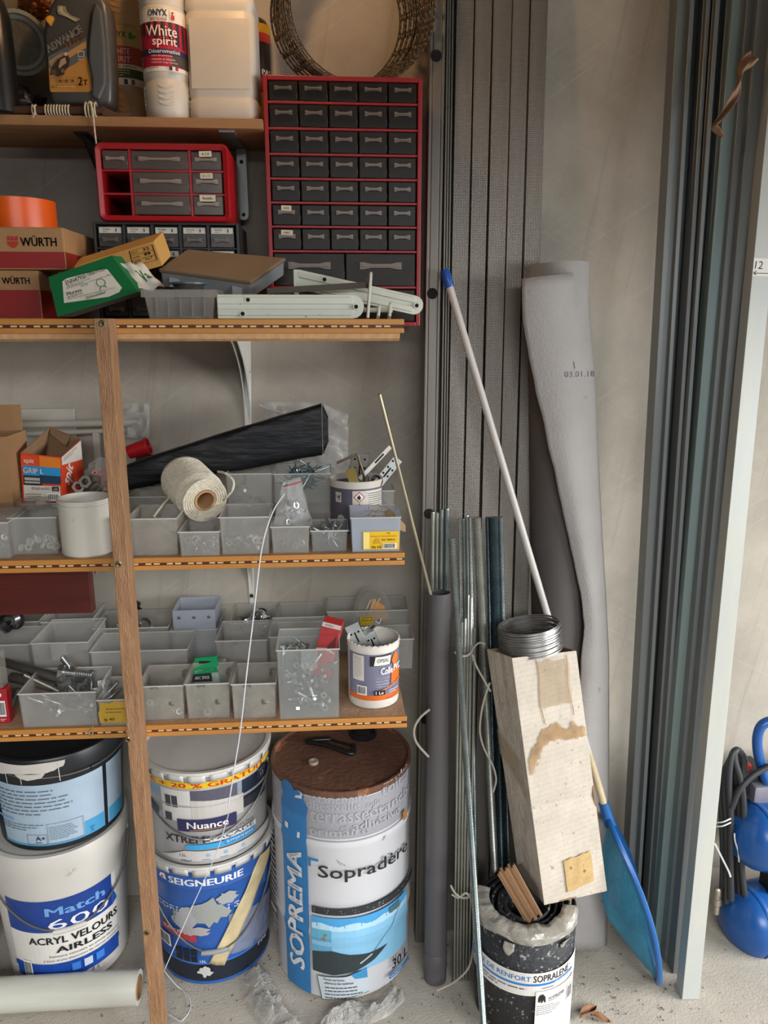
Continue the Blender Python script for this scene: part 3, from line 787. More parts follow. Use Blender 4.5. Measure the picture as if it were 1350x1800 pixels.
def drawer_set(parent, cells, mdraw, mhand, yoff=.0015, depth=.1, hw=.30, hz=.62, cards=None):
    """cells: x0, x1, z0, z1 in the parent's frame; alike drawers share their meshes"""
    cache = {}
    for i, (x0, x1, z0, z1) in enumerate(cells):
        w, h = x1 - x0, z1 - z0; k = (round(w, 3), round(h, 3))
        if k not in cache:
            d = drawer_mesh(w, h, depth).build('drawer', mdraw, parent); hd = handle_mesh(w * hw, h * .11).build('handle', mhand, d)
            cache[k] = (d.data, hd.data)
        else:
            d = bpy.data.objects.new('drawer', cache[k][0]); COL.objects.link(d); d.parent = parent
            hd = bpy.data.objects.new('handle', cache[k][1]); COL.objects.link(hd); hd.parent = d
        d.location = ((x0 + x1) / 2, yoff, z0); hd.location = (0, 0, h * hz)
        MX[d] = MX[parent] @ Matrix.Translation(d.location)
        if cards and i in cards:
            cw, chh, txt = cards[i]
            mx = frame((0, -.0004, h * .68), (1, 0, 0), (0, 0, 1)) @ Matrix.Rotation(R(((i * 7) % 5) - 2), 4, 'Z')
            P = Print(planar(mx), h0=.0055 if txt else .0002); P.rect(-cw, 0, cw, chh, '#d8cdb4')
            if txt: P.text(txt, 0, chh * .3, cw * 1.2, chh * .4, '#5b4f40', .005, 'c')
            P.build('paper_label', d)
inv = MX[t].inverted()
cells = []
xi0, xi1 = CABX0 + e + .001 - MX[t].translation.x, CX1 - e - .001 - MX[t].translation.x
for r_ in range(7):
    zt, zb_ = div[r_] - .0035 - ZC0 if r_ else ZC1 - e - .001 - ZC0, div[r_ + 1] + .0025 - ZC0
    hh = .0375; pw = (xi1 - xi0) / 5
    for c_ in range(5): cells.append((xi0 + c_ * pw + .0012, xi0 + (c_ + 1) * pw - .0012, zb_, zb_ + min(hh, zt - zb_)))
for zt, zb_ in ((div[7] - .0035 - ZC0, div[8] + .0025 - ZC0), (div[8] - .0035 - ZC0, e + .001)):
    pw = (xi1 - xi0) / 2
    for c_ in range(2): cells.append((xi0 + c_ * pw + .0012, xi0 + (c_ + 1) * pw - .0012, zb_, zt))
drawer_set(t, cells, SMOKE, SMOKEH, cards={25: (.009, .009, 'ARR'), 30: (.0105, .0085, 'ABC')})

# ================================================================== small red cabinet on a black drawer cabinet
YK = 1.43
ZK1 = PY(290, 391, YK).z
kx0, kx1 = PY(164, 420, YK).x, PY(420, 420, YK).x
BLK = mat('black_cabinet_plastic', '#2b2c2d', .45, var=.1)
t = thing('drawer_cabinet', 'black cabinet of small labelled drawers under the small red cabinet', 'drawer cabinet', ((kx0 + kx1) / 2, YK, Z4))
g = MB(); e = .005
g.box(kx0, kx0 + e, YK, 1.57, Z4, ZK1); g.box(kx1 - e, kx1, YK, 1.57, Z4, ZK1); g.box(kx0 + e, kx1 - e, YK, 1.57, ZK1 - .004, ZK1); g.box(kx0 + e, kx1 - e, YK, 1.57, Z4, Z4 + .004); g.box(kx0 + e, kx1 - e, 1.566, 1.57, Z4 + .004, ZK1 - .004)
bevel(g.build('body', BLK, t, world=True), .0012)
hrow = (ZK1 - Z4 - .008) / 4
for k in range(1, 4): MB().box(kx0 + e, kx1 - e, YK + .001, 1.566, Z4 + .004 + k * hrow - .0012, Z4 + .004 + k * hrow + .0012).build('divider', BLK, t, world=True)
pw = (kx1 - kx0 - 2 * e) / 5
for k in range(1, 5): MB().box(kx0 + e + k * pw - .0022, kx0 + e + k * pw + .0022, YK + .0005, 1.566, Z4 + .004, ZK1 - .004).build('upright', BLK, t, world=True)
cells = []
ox = MX[t].translation.x
for r_ in range(3, -1, -1):
    for c_ in range(5): cells.append((kx0 + e + c_ * pw + .0032 - ox, kx0 + e + (c_ + 1) * pw - .0032 - ox, .004 + r_ * hrow + .0022, .004 + (r_ + 1) * hrow - .0022))
drawer_set(t, cells, mat('grey_clear_drawer', '#5a5854', .25, transp=.3, var=.15), SMOKEH, yoff=.003, hw=.3, hz=.34)
for i, (x0, x1, z0, z1) in enumerate(cells[:10]):
    mx = frame(((x0 + x1) / 2, .0028, z1 - .0115), (1, 0, 0), (0, 0, 1)); P = Print(planar(mx)); w = (x1 - x0) * .45
    P.rect(-w, 0, w, .0095, '#d6d2c6'); P.text(('Vis à bois', 'Vis à tête', 'Rondelles', 'Écrous', 'Vis')[i % 5], -w * .7, .005, w * .7, .003, '#4b4640', .005); P.small(-w * .7, .001, w * .1, .004, 1, '#6b655c', seed=i); P.rect(w * .5, .002, w * .6, .0075, '#333333')
    P.build('paper_label', t)
# small red cabinet
sx0, sx1 = PY(169, 320, YK).x, PY(404, 320, YK).x; ZS0 = ZK1 + .0003; ZS1 = PY(290, 251, YK).z
RED2 = mat('bright_red_plastic', '#a3181f', .33, var=.06)
t = thing('drawer_cabinet', 'small red cabinet with two drawers missing on its left', 'drawer cabinet', ((sx0 + sx1) / 2, YK, ZS0))
ox = MX[t].translation.x; W = sx1 - sx0; H = ZS1 - ZS0
g = MB(); e = .0105
o = []
rgo = [Vector((v.x, 0, v.y + H / 2)) for v in rring(W, H, .012, 0)]; rgi = [Vector((v.x, 0, v.y + H / 2)) for v in rring(W - 2 * e, H - 2 * e, .004, 0)]
def off(rg, y): return [Vector((v.x, y, v.z)) for v in rg]
rgm = [Vector((v.x, 0, v.y + H / 2)) for v in rring(W - .006, H - .006, .010, 0)]
loft(g, [off(rgi, .14), off(rgi, .004), off(rgi, .0), off(rgm, -.002), off(rgo, .003), off(rgo, .145)], (True, True))
g.build('body', RED2, t)
xc = [PY(q, 320, YK).x - ox for q in (178, 230, 335, 392)]; zc = [PY(290, q, YK).z - ZS0 for q in (260, 300, 341, 381)]
zc[0] = H - e; zc[3] = e; xc[0] = -W / 2 + e; xc[3] = W / 2 - e
for x in xc[1:3]: MB().box(x - .002, x + .002, .002, .138, e + .0002, H - e - .0002).build('upright', RED2, t)
for z in zc[1:3]: MB().box(-W / 2 + e + .0002, W / 2 - e - .0002, .003, .138, z - .0015, z + .0015).build('divider', RED2, t)
cells = []
for r_ in range(3):
    for c_ in range(3):
        if c_ == 0 and r_ > 0: continue
        cells.append((xc[c_] + .0025, xc[c_ + 1] - .0025, zc[r_ + 1] + .002, zc[r_] - .002))
drawer_set(t, cells, mat('clear_dusty_drawer', '#6e5f57', .2, transp=.42, var=.15), mat('clear_handle', '#9a8a80', .2, transp=.1), yoff=.002, hw=.36, hz=.55, cards={2: (.0105, .009, '4 à 8'), 4: (.0105, .009, '8 à 12'), 6: (.0135, .0105, 'Rondelle')})

# ================================================================== things on the shelf at eye height
CARD = mat('brown_cardboard', '#a27a52', .8, var=.1, scale=12, bump=.08, bscale=80)
CARDD = mat('cardboard_inside', '#8a6a4a', .85, var=.12, scale=12)
def carton(label, pr, py0, y, depth, z0, h, big):
    x1 = PY(pr, py0, y).x; x0 = x1 - .24
    t = thing('cardboard_carton', label, 'carton', ((x0 + x1) / 2, y + depth / 2, z0))
    bevel(MB().box(x0, x1, y, y + depth, z0, z0 + h).build('box', CARD, t, world=True), .002)
    hx = .12
    for s_ in (0, 1):
        m_ = frame((x0 + hx * 0, y, z0), (1, 0, 0), (0, 0, 1)) if s_ == 0 else frame((x1, y, z0), (0, 1, 0), (0, 0, 1))
        P = Print(planar(MX[t].inverted() @ m_)); wd_ = .24 if s_ == 0 else depth
        P.rect(.001, .002, wd_ - .001, h * (.42 if big else .60), '#8d1f1c')
        if s_ == 0:
            if big:
                xo = PY(36, 425, y).x - x0; w = PY(100, 425, y).x - PY(36, 425, y).x; b = h * .55
                P.text('WÜRTH', xo, b, w, .0165, '#2a211c', .025)
                lx = PY(14, 425, y).x - x0
                P.poly([(lx, b + .015), (lx + .004, b + .015), (lx + .004, b + .012), (lx + .0065, b + .012), (lx + .0065, b + .015), (lx + .0095, b + .015), (lx + .0095, b + .012), (lx + .012, b + .012), (lx + .012, b + .015), (lx + .016, b + .015), (lx + .016, b + .0085), (lx, b + .0085)], '#b02a22')
                P.poly([(lx, b + .007), (lx + .016, b + .007), (lx + .016, b + .003), (lx + .011, b - .002), (lx + .008, b - .003), (lx + .005, b - .002), (lx, b + .003)], '#b02a22')
            else:
                xo = PY(3, 488, y).x - x0; w = PY(52, 488, y).x - PY(3, 488, y).x
                P.text('WÜRTH', xo, h * .72, w, .0125, '#2a211c', .025)
        P.build('print', t)
    MB().box(x0 + .02, x1 - .002, y + depth * .48, y + depth * .5, z0 + h + .0002, z0 + h + .0006).build('flap_seam', CARDD, t, world=True)
    return t
hl = PY(40, 475, 1.33).z - Z4
carton('lower brown and red carton standing on the shelf under another carton', 71, 520, 1.33, .16, Z4, hl, False)
carton('upper brown and red carton with an orange tape roll on top', 114, 440, 1.325, .17, Z4 + hl + .0008, PY(40, 400, 1.325).z - Z4 - hl, True)
zt = PY(40, 400, 1.325).z + .002
c = PY(30, 395, 1.385)
t = thing('tape_roll', 'wide roll of orange adhesive tape on the upper carton', 'tape', (c.x, 1.40, zt))
hh = PY(40, 345, 1.345).z - zt
MB().lathe([(.044, 0), (.058, 0), (.058, hh), (.044, hh), (.044, 0)], 48, caps=(False, False)).build('tape', mat('orange_tape', '#dd5a17', .3, var=.05), t)
MB().lathe([(.041, .0005), (.0438, .0005), (.0438, hh - .0005), (.041, hh - .0005), (.041, .0005)], 40, caps=(False, False)).build('core', CARDD, t)
# opened beige box behind the green one
LL, LR, UR, UL = PY(128, 512, 1.345), PY(285, 467, 1.35), PY(270, 424, 1.37), PY(124, 470, 1.365)
LL.z = max(LL.z, Z4 + .02)
t = thing('beige_box', 'opened beige cardboard box leaning behind the green packet', 'box', (LL.lerp(LR, .5).x, 1.36, Z4))
d = Vector((.01, .03, .018))
BEI = mat('beige_card', '#c99d57', .7, var=.08)
slab(MB(), LL, LR, UR, UL, d).build('box', BEI, t, world=True)
g = MB(); q = PY(103, 478, 1.34); q2 = PY(108, 514, 1.336)
g.add([LL, UL, q, q2], [(0, 1, 2, 3)], False); solid(g.build('open_flap', CARDD, t, world=True), .0015)
P = Print(localize(quad_fn(LL, LR, UR, UL), t))
P.line([(.70, .28), (.97, .26), (.97, .88), (.70, .90), (.70, .28)], .012, '#3a2a18'); P.line([(.70, .49), (.97, .47)], .012, '#3a2a18'); P.line([(.70, .69), (.97, .67)], .012, '#3a2a18')
for i, (s, v) in enumerate((('ECO', '32'), ('vis', '8'), ('Ø', '4 x 7'))): P.text(s, .72, .74 - i * .2, .08, .09, '#3a2a18', .005); P.text(v, .85, .73 - i * .2, .08, .11, '#2a1d10', .02)
P.small(.50, .28, .68, .42, 2, '#6b4f2c'); P.build('print', t)
# green packet
GR = mat('green_card', '#0f6b3a', .45, var=.06)
LL, LR, UR, UL = PY(101, 557, 1.285), PY(243, 513, 1.29), PY(196, 449, 1.315), PY(85, 487, 1.31)
LL.z = max(LL.z, Z4 + .0005)
t = thing('green_packet', 'tilted green packet of cable ties with a white label and torn flap', 'packet', (LL.lerp(LR, .4).x, 1.30, Z4))
slab(MB(), LL, LR, UR, UL, Vector((.012, .016, -.0005))).build('box', GR, t, world=True)
P = Print(localize(quad_fn(LL, LR, UR, UL), t))
P.poly([(.12, .27), (.66, .09), (.80, .12), (.86, .20), (.83, .72), (.78, .76), (.25, .82), (.18, .78)], '#d9d5c8')
a = R(0)
P.text('ENN47930', .22, .665, .30, .11, '#1e1e1c', .005, rot=R(2)); P.text('100x1=100', .55, .70, .25, .085, '#1e1e1c', .005, rot=R(1)); P.small(.22, .585, .62, .655, 2, '#4a4a46')
P.line([(.2, .575), (.84, .56)], .006, '#55534e'); P.text('Mureva', .19, .40, .20, .085, '#1e1e1c', .01); P.text('Ø 16-32 mm', .19, .335, .2, .045, '#1e1e1c', .005); P.line([(.17, .315), (.80, .24)], .006, '#55534e'); P.text('50/100', .40, .50, .10, .04, '#333', .0) if False else P.text('50/100', .40, .50, .10, .04, '#333333', .0)
P.line([(.66 + .055 * math.cos(k * .5), .45 + .1 * math.sin(k * .5)) for k in range(14)], .012, '#3f7a52'); P.line([(.64, .37), (.60, .28)], .014, '#3f7a52'); P.line([(.67, .37), (.70, .30)], .014, '#3f7a52')
P.text('Schneider', .40, .17, .26, .07, '#2f7a4a', .01, shear=.2); P.text('CE', .78, .55, .04, .035, '#1e1e1c', .0)
P.build('label', t)
g = MB(); T0, T1, T2, T3 = PY(206, 466, 1.318), PY(246, 460, 1.325), PY(291, 504, 1.325), PY(240, 514, 1.302)
def fl(u, v):
    q = (T0.lerp(T1, u)).lerp(T3.lerp(T2, u), v); n = noise.noise(Vector((u * 3.1, v * 2.7, 5))) ; return q + Vector((0, -.006 * n - .006 * math.sin(u * PI), .007 * n))
g.grid(fl, 14, 12); solid(g.build('torn_flap', mat('white_card', '#cfc9bc', .6, var=.08, scale=25), t, world=True), .001)
def bfl(u, v): return fl(u, v) + Vector((0, -.001, 0))
inv = MX[t].inverted()
P = Print(lambda x, y, h: inv @ (fl(x, 1 - y) + Vector((0, -.0009 - h, .0)))); P.text('Va', .52, .28, .34, .42, '#0f6b3a', .03); P.build('flap_print', t)
MB().add([LL, LR, LR + Vector((.02, .016, .002)), LL + Vector((.02, .016, 0))], [(0, 1, 2, 3)], False).build('shaded_underside', mat('grey_card', '#4b463f', .8), t, world=True)  # underside of the packet, its shadow put into the dark grey colour
# clear tray with a spool
CLEAR = mat('clear_thin_plastic', '#a8a39a', .12, var=.05, transp=.72)
x0, x1 = PY(254, 540, 1.27).x, PY(380, 540, 1.27).x; zt = PY(320, 510, 1.27).z
def open_tray(mb, x0, x1, y0, y1, z0, z1, th, tap=.0, mx=None):
    a = [Vector(p) for p in ((x0 + tap, y0 + tap, z0), (x1 - tap, y0 + tap, z0), (x1 - tap, y1 - tap, z0), (x0 + tap, y1 - tap, z0))]; b = [Vector(p) for p in ((x0, y0, z1), (x1, y0, z1), (x1, y1, z1), (x0, y1, z1))]
    ai = [Vector(p) for p in ((x0 + tap + th, y0 + tap + th, z0 + th), (x1 - tap - th, y0 + tap + th, z0 + th), (x1 - tap - th, y1 - tap - th, z0 + th), (x0 + tap + th, y1 - tap - th, z0 + th))]
    bi = [Vector(p) for p in ((x0 + th, y0 + th, z1), (x1 - th, y0 + th, z1), (x1 - th, y1 - th, z1), (x0 + th, y1 - th, z1))]
    vs = a + b + ai + bi
    if mx: vs = [mx @ v for v in vs]
    fs = [(3, 2, 1, 0), (8, 9, 10, 11)]
    for i in range(4):
        j = (i + 1) % 4
        fs += [(i, j, 4 + j, 4 + i), (12 + i, 12 + j, 8 + j, 8 + i), (4 + i, 4 + j, 12 + j, 12 + i)]
    return mb.add(vs, fs, False)
t = thing('clear_tray', 'clear plastic tray holding a wire spool at the shelf front', 'tray', ((x0 + x1) / 2, 1.35, Z4))
open_tray(MB(), x0, x1, 1.268, 1.344, Z4 + .0004, zt, .001, .006).build('tray', CLEAR, t, world=True)
g = MB()
for (u0, u1, v0, v1) in ((x0 - .003, x1 + .003, 1.2645, 1.2678), (x0 - .003, x1 + .003, 1.3442, 1.3475), (x0 - .0035, x0 - .0002, 1.2678, 1.3442), (x1 + .0002, x1 + .0035, 1.2678, 1.3442)): g.box(u0, u1, v0, v1, zt - .011, zt + .001)
g.build('rim', CLEAR, t, world=True)
for k in range(1, 6):
    x = x0 + (x1 - x0) * k / 6; MB().box(x - .0008, x + .0008, 1.2685, 1.272, Z4 + .004, zt - .011).build('rib', CLEAR, t, world=True)
c = PY(331, 497, 1.306)
t = thing('wire_spool', 'spool of dark wire with a blue rim in the clear tray', 'spool', (c.x, 1.306, Z4 + .002))
hs = c.z - Z4 - .002
MB().lathe([(.012, .004), (.012, hs - .003)], 20).build('core', BLK, t)
MB().lathe([(.024, .004), (.0245, hs * .5), (.024, hs - .003)], 28).build('winding', mat('dark_wire_winding', '#4a443c', .45, metal=.4, bump=.5, bscale=120, stretch=(1, 1, 8)), t)
MB().lathe([(.010, hs - .003), (0.030, hs - .003), (0.030, hs), (.010, hs), (.010, hs - .003)], 32, caps=(False, False)).build('top_flange', mat('blue_grey_plastic', '#3f5c68', .4), t)
MB().lathe([(.010, .0), (.030, .0), (.030, .003), (.010, .003), (.010, .0)], 32, caps=(False, False)).build('bottom_flange', mat('blue_grey_plastic'), t)
# grey translucent case leaning on the things behind
F0, F1, B1_, B0 = PY(281, 472, 1.36), PY(440, 494, 1.35), PY(500, 453, 1.408), PY(331, 438, 1.41)
t = thing('plastic_case', 'flat grey translucent plastic case with a dusty brown lid', 'case', (F0.lerp(F1, .5).x, 1.36, Z4))
n = (F1 - F0).cross(B0 - F0).normalized(); n = n if n.z > 0 else -n
MILK = mat('milky_case_plastic', '#8f9496', .35, var=.1, transp=.15)
g = MB().hexa([F0 - n * .036, F1 - n * .036, B1_ - n * .036, B0 - n * .036, F0 - n * .004, F1 - n * .004, B1_ - n * .004, B0 - n * .004]); bevel(g.build('tray', MILK, t, world=True), .003)
e = .03
G0, G1, G2, G3 = F0 + (F0 - B1_) * .012, F1 + (F1 - B0) * .012, B1_ + (B1_ - F0) * .012, B0 + (B0 - F1) * .012
g = MB().hexa([G0 - n * .008, G1 - n * .008, G2 - n * .008, G3 - n * .008, G0, G1, G2, G3]); bevel(g.build('lid', mat('dusty_brown_lid', '#7a6650', .6, var=.15, scale=7), t, world=True), .002)
for k in (.15, .85):
    q = F0.lerp(F1, k) - n * .02; MB().box(-.008, .008, -.003, .003, -.01, .01, Matrix.Translation(q)).build('clip', MILK, t, world=True)
# white brackets lying on the shelf
WB = mat('pale_green_white_steel', '#cfd2c4', .42, var=.06, scale=12, spots='#6d675b', spot_scale=70, spot_amt=.06)
def bevel_o(o, w): bevel(o, w); return o
def bar_bracket(label, E0, E1, hgt, up, y, arm=None):
    """pressed bracket arm: rounded plate with a pressed groove, seen from its broad side"""
    E0, E1 = Vector(E0), Vector(E1); mx = frame(E0, E1 - E0, up); L = (E1 - E0).length; r = hgt / 2
    t = thing('steel_bracket', label, 'bracket', (E0.lerp(E1, .5).x, y, Z4))
    pol = [(0, 0), (L - r, 0)] + [(L - r + r * math.sin(k * PI / 8), r - r * math.cos(k * PI / 8)) for k in range(1, 8)] + [(L - r, hgt), (0, hgt)]
    plate = bevel_o(MB().prism(pol, -.002, 0, mx).build('plate', WB, t, world=True), .0006)
    for a, b in ((.12, .40), (.60, .90)):
        bevel(MB().prism([(0, hgt * a), (L - r * 1.1, hgt * a), (L - r * .8, hgt * (a + b) / 2), (L - r * 1.1, hgt * b), (0, hgt * b)], 0, .003, mx).build('pressed_rail', WB, t, world=True), .0014)
    for (x, yy) in ((L - r * .7, r), (L * .21, hgt * .78), (L * .17, hgt * .2)):
        MB().lathe([(.0033, .0), (.0033, .0034)], 10, mx @ Matrix.Translation((x, yy, 0))).build('screw_hole', mat('hole_black'), plate, world=True)
        MB().lathe([(.0034, .0032), (.0034, .004), (.005, .004), (.005, .0032), (.0034, .0032)], 12, mx @ Matrix.Translation((x, yy, 0)), caps=(False, False)).build('eyelet', WB, plate, world=True)
    return t, mx, L
E0 = PY(383, 559, 1.272); E1 = PY(640, 559, 1.272); E0.z = E1.z = Z4 + .001
t, mx, L = bar_bracket('white steel bracket lying on its side along the shelf front edge', E0, E1, PY(500, 519, 1.272).z - Z4, (0, 0, 1), 1.272)
MB().box(0, .003, 0, .036, -.05, -.002, mx).build('short_arm', WB, t, world=True)
E0 = PY(519, 507, 1.345); E1 = PY(740, 556, 1.33)
t, mx, L = bar_bracket('white steel bracket tilted down to the right behind the flat one', E0, E1, .031, (0, 0, 1), 1.34)
q = PY(517, 516, 1.342); MB().hexa([q + Vector((0, 0, -.004)), q + Vector((.007, 0, -.004)), q + Vector((.007, .02, -.004)), q + Vector((0, .02, -.004)), E0 + Vector((-.002, -.003, .030)), E0 + Vector((.006, -.003, .030)), E0 + Vector((.006, .02, .030)), E0 + Vector((-.002, .02, .030))]).build('short_arm', WB, t, world=True)
A = PY(470, 517, 1.33); B = PY(648, 506, 1.31)
t = thing('flat_bar', 'thin dark flat steel bar lying on the white brackets', 'bar', (A.lerp(B, .5).x, 1.32, Z4))
bevel(MB().box(0, (B - A).length, -.0015, .0015, 0, .0095, frame(A, B - A, (0, 1, .1))).build('bar', mat('dull_grey_bar', '#6d665c', .5, metal=.6), t, world=True), .0005)
MB().box((B - A).length - .004, (B - A).length, -.0015, .0015, -.001, .016, frame(A, B - A, (0, 1, .1))).build('bent_tip', mat('dull_grey_bar'), t, world=True)
t = thing('steel_bracket', 'white steel bracket standing end-on at the right end of the shelf', 'bracket', (PY(660, 560, 1.30).x, 1.30, Z4))
for (a, b, c_, d_) in ((646, 558, 652, 478), (664, 560, 667, 536), (684, 560, 686, 532)):
    p0, p1 = PY(a, b, 1.29), PY(c_, d_, 1.30); p0.z = Z4 + .0006
    m_ = axis_frame(p0, p1); h_ = (p1 - p0).length; w_ = .012
    pol = [(-w_, 0), (w_, 0), (w_, h_ - w_)] + [(w_ * math.cos(k * PI / 6), h_ - w_ + w_ * math.sin(k * PI / 6)) for k in range(1, 6)] + [(-w_, h_ - w_)]
    mm = Matrix.Translation(p0) @ (m_.to_3x3().to_4x4()) @ Matrix(((0, 0, 1, 0), (1, 0, 0, 0), (0, 1, 0, 0), (0, 0, 0, 1)))
    bevel(MB().prism(pol, -.0022, .0022, mm).build('flange', WB, t, world=True), .001)
p0 = PY(640, 545, 1.30); p1 = PY(690, 545, 1.30)
MB().tube([p0, p1], .004, 8).build('cross_web', WB, t, world=True)

# ================================================================== plastic bins and hardware
BIN = mat('frosted_bin_plastic', '#cfcec8', .4, var=.10, scale=14, transp=.72, translucent=.3, spots='#8d8a84', spot_scale=24, spot_amt=.15)
BIND = mat('dusty_bin_plastic', '#bdb8ae', .55, var=.2, scale=22, transp=.62, translucent=.2, spots='#7d776c', spot_scale=30, spot_amt=.25)
BINB = mat('bluish_bin_plastic', '#c2c8d4', .38, var=.06, transp=.38, translucent=.25)
BINW = mat('clear_bin_plastic', '#c6cbc9', .3, var=.08, transp=.80, translucent=.2)
RIM = mat('bin_rim_plastic', '#d4d3cd', .4, var=.06, transp=.15, translucent=.2)
BINS = {}
def bin_(key, label, zsh, p0, p1, top, bot=None, y=None, depth=.09, m=None, tab=None, hole=True, group='frosted plastic bins', z0=None, lip=0.0):
    """open storage bin; p0, p1: left and right pixels of its front; top: pixel row of the front rim; bot: row of its front foot"""
    m = m or BIN; mid = (p0 + p1) / 2
    if y is None: y = PZ(mid, bot, zsh).y
    rr = top if bot is None else (top + bot) / 2
    x0, x1 = PY(p0 + 1, rr, y).x, PY(p1 - 1, rr, y).x; zt = PY(mid, top, y).z; zb = (zsh if z0 is None else z0) + .0006
    t = thing('storage_bin', label, 'bin', ((x0 + x1) / 2, y + depth / 2, zb), group=group)
    o = open_tray(MB(), x0, x1, y, y + depth, zb, zt, .0014, .0018).build('tray', m, t, world=True); bevel(o, .0008, 1)
    g = MB(); e = .0014
    g.box(x0 - e, x1 + e, y - e, y, zt - .0022, zt); g.box(x0 - e, x1 + e, y + depth, y + depth + e, zt - .0022, zt); g.box(x0 - e, x0, y, y + depth, zt - .0022, zt); g.box(x1, x1 + e, y, y + depth, zt - .0022, zt)
    g.build('rim', RIM, t, world=True)
    if hole: MB().lathe([(.0022, 0), (.0022, .0008), (.0035, .0008), (.0035, 0), (.0022, 0)], 12, frame(((x0 + x1) / 2, y - .0002, zt - .009), (1, 0, 0), (0, 0, 1)), caps=(False, False)).build('hang_hole', m, o, world=True)
    if tab: 
        w = (x1 - x0) * .13; MB().box((x0 + x1) / 2 + tab - w, (x0 + x1) / 2 + tab + w, y - .0022, y - .0004, zt - .036, zt - .001).build('label_holder', m, t, world=True)
    BINS[key] = (x0, x1, y, y + depth, zb + .0018, zt, t)
    return t
def bin_label(key, u0, v0, u1, v1):
    x0, x1, y0, y1, zb, zt, t = BINS[key]; mx = MX[t].inverted() @ frame((x0, y0, zb), (1, 0, 0), (0, 0, 1)); W = x1 - x0; H = zt - zb
    P = Print(planar(mx)); return P, W, H, t
# --- shelf under the rope spool, front row
S2 = Z2
bin_('a1', 'scuffed grey bin right of the batten holding nothing visible', S2, 223, 313, 911, 978, depth=.10, m=BIND)
bin_('a2', 'low frosted bin of washers under the rope spool', S2, 314, 387, 934, 979, depth=.095)
bin_('a3', 'frosted bin of nuts right of the rope spool', S2, 386, 474, 908, 976, depth=.095)
bin_('a4', 'small frosted bin carrying the zip bag of nuts', S2, 476, 545, 925, 974, depth=.07)
bin_('a5', 'low frosted bin full of loose screws', S2, 546, 612, 932, 971, depth=.075, m=BINW)
bin_('a6', 'bluish bin with a bright yellow label at the shelf end', S2, 616, 705, 909, 971, depth=.09, m=BINB, hole=False)
# second row
bin_('b1', 'wide grey bin behind the scuffed bin under the black bag', S2, 222, 372, 872, y=1.435, depth=.09, m=BIND)
bin_('b2', 'tall frosted bin right behind the rope spool', S2, 396, 478, 832, y=1.44, depth=.10)
bin_('b3', 'tall bin filled with blue zinc screws behind the zip bag', S2, 480, 582, 832, y=1.44, depth=.10, m=BINW)
bin_('b4', 'small frosted bin behind the tin of hardware', S2, 655, 694, 862, y=1.53, depth=.06)
# left of the batten
bin_('c1', 'frosted bin cut by the left picture edge beside the bin of white plugs', S2, -60, 17, 918, 984, depth=.10)
bin_('c2', 'frosted bin of white plugs beside the white tin', S2, 17, 102, 909, 976, depth=.085)
# --- lowest shelf, front row
S3 = Z3
bin_('d1', 'wide frosted bin heaped with large bolts', S3, 34, 172, 1217, 1279, depth=.10, hole=False)
bin_('d2', 'narrow bin with a torn yellow label beside the batten', S3, 172, 240, 1229, 1277, depth=.09, hole=False)
bin_('d3', 'dusty bin right of the batten on the lowest shelf', S3, 244, 324, 1205, 1267, depth=.085, m=BIND, hole=False)
bin_('d4', 'dusty bin holding the green blister box', S3, 326, 405, 1201, 1264, depth=.085, m=BIND, hole=False)
bin_('d5', 'dusty bin left of the tall clear bin', S3, 407, 486, 1201, 1264, depth=.085, m=BIND, hole=False)
bin_('d6', 'tall clear bin full of bolts with a red packet sticking out', S3, 487, 598, 1141, 1265, depth=.095, m=BINW, tab=.002)
# middle row
bin_('e1', 'frosted bin of hose clamps at the left picture edge', S3, -45, 50, 1133, y=1.405, depth=.09, hole=False)
bin_('e2', 'frosted bin with a clear label holder in the middle row', S3, 53, 155, 1129, y=1.395, depth=.12, tab=-.002)
bin_('e3', 'long frosted bin with a red sticker behind the batten', S3, 157, 330, 1143, y=1.385, depth=.09, hole=False)
bin_('e4', 'frosted bin with a cut-away front behind the green blister box', S3, 378, 470, 1125, y=1.40, depth=.10, hole=False)
bin_('e5', 'frosted bin between the cut-away bin and the red packet', S3, 472, 572, 1118, y=1.40, depth=.10, hole=False)
# back row
bin_('f1', 'long frosted bin at the wall under the dark red board', S3, -40, 68, 1093, y=1.525, depth=.10, hole=False)
bin_('f2', 'frosted bin at the wall left of the batten', S3, 70, 160, 1092, y=1.525, depth=.10, hole=False)
bin_('f3', 'frosted bin at the wall with one shiny clamp', S3, 162, 296, 1103, y=1.51, depth=.10, hole=False)
bin_('f4', 'frosted bin at the wall with a bluish insert', S3, 299, 383, 1106, y=1.51, depth=.11, hole=False)
bin_('f5', 'frosted bin at the wall heaped with pipe clamps', S3, 404, 484, 1094, y=1.51, depth=.11, hole=False)
bin_('f6', 'frosted bin at the wall behind the red packet', S3, 486, 570, 1092, y=1.51, depth=.11, hole=False)
bin_('f7', 'wide frosted bin at the wall holding the orange blade pack', S3, 574, 718, 1073, y=1.53, depth=.085, hole=False)
bin_('f8', 'frosted bin at the shelf end behind the glue tin', S3, 664, 728, 1123, y=1.44, depth=.075, hole=False)
# insert standing in the bin at the wall
x0, x1, y0, y1, zb, zt, _ = BINS['f4']
zt2 = PY(340, 1072, 1.52).z
t = thing('bin_insert', 'bluish plastic insert with three rivets standing in the wall bin', 'insert', ((x0 + x1) / 2, 1.56, zb))
open_tray(MB(), x0 + .004, x1 - .004, 1.518, 1.60, zb + .0003, zt2, .0014).build('tray', BINB, t, world=True)
for k in (.18, .5, .82):
    MB().lathe([(.0035, 0), (.003, .001), (.001, .0015)], 10, frame((x0 + (x1 - x0) * k, 1.5179, zt2 - .016), (1, 0, 0), (0, 0, 1))).build('rivet', mat('grey_rivet', '#777777', .4, metal=.6), t, world=True)
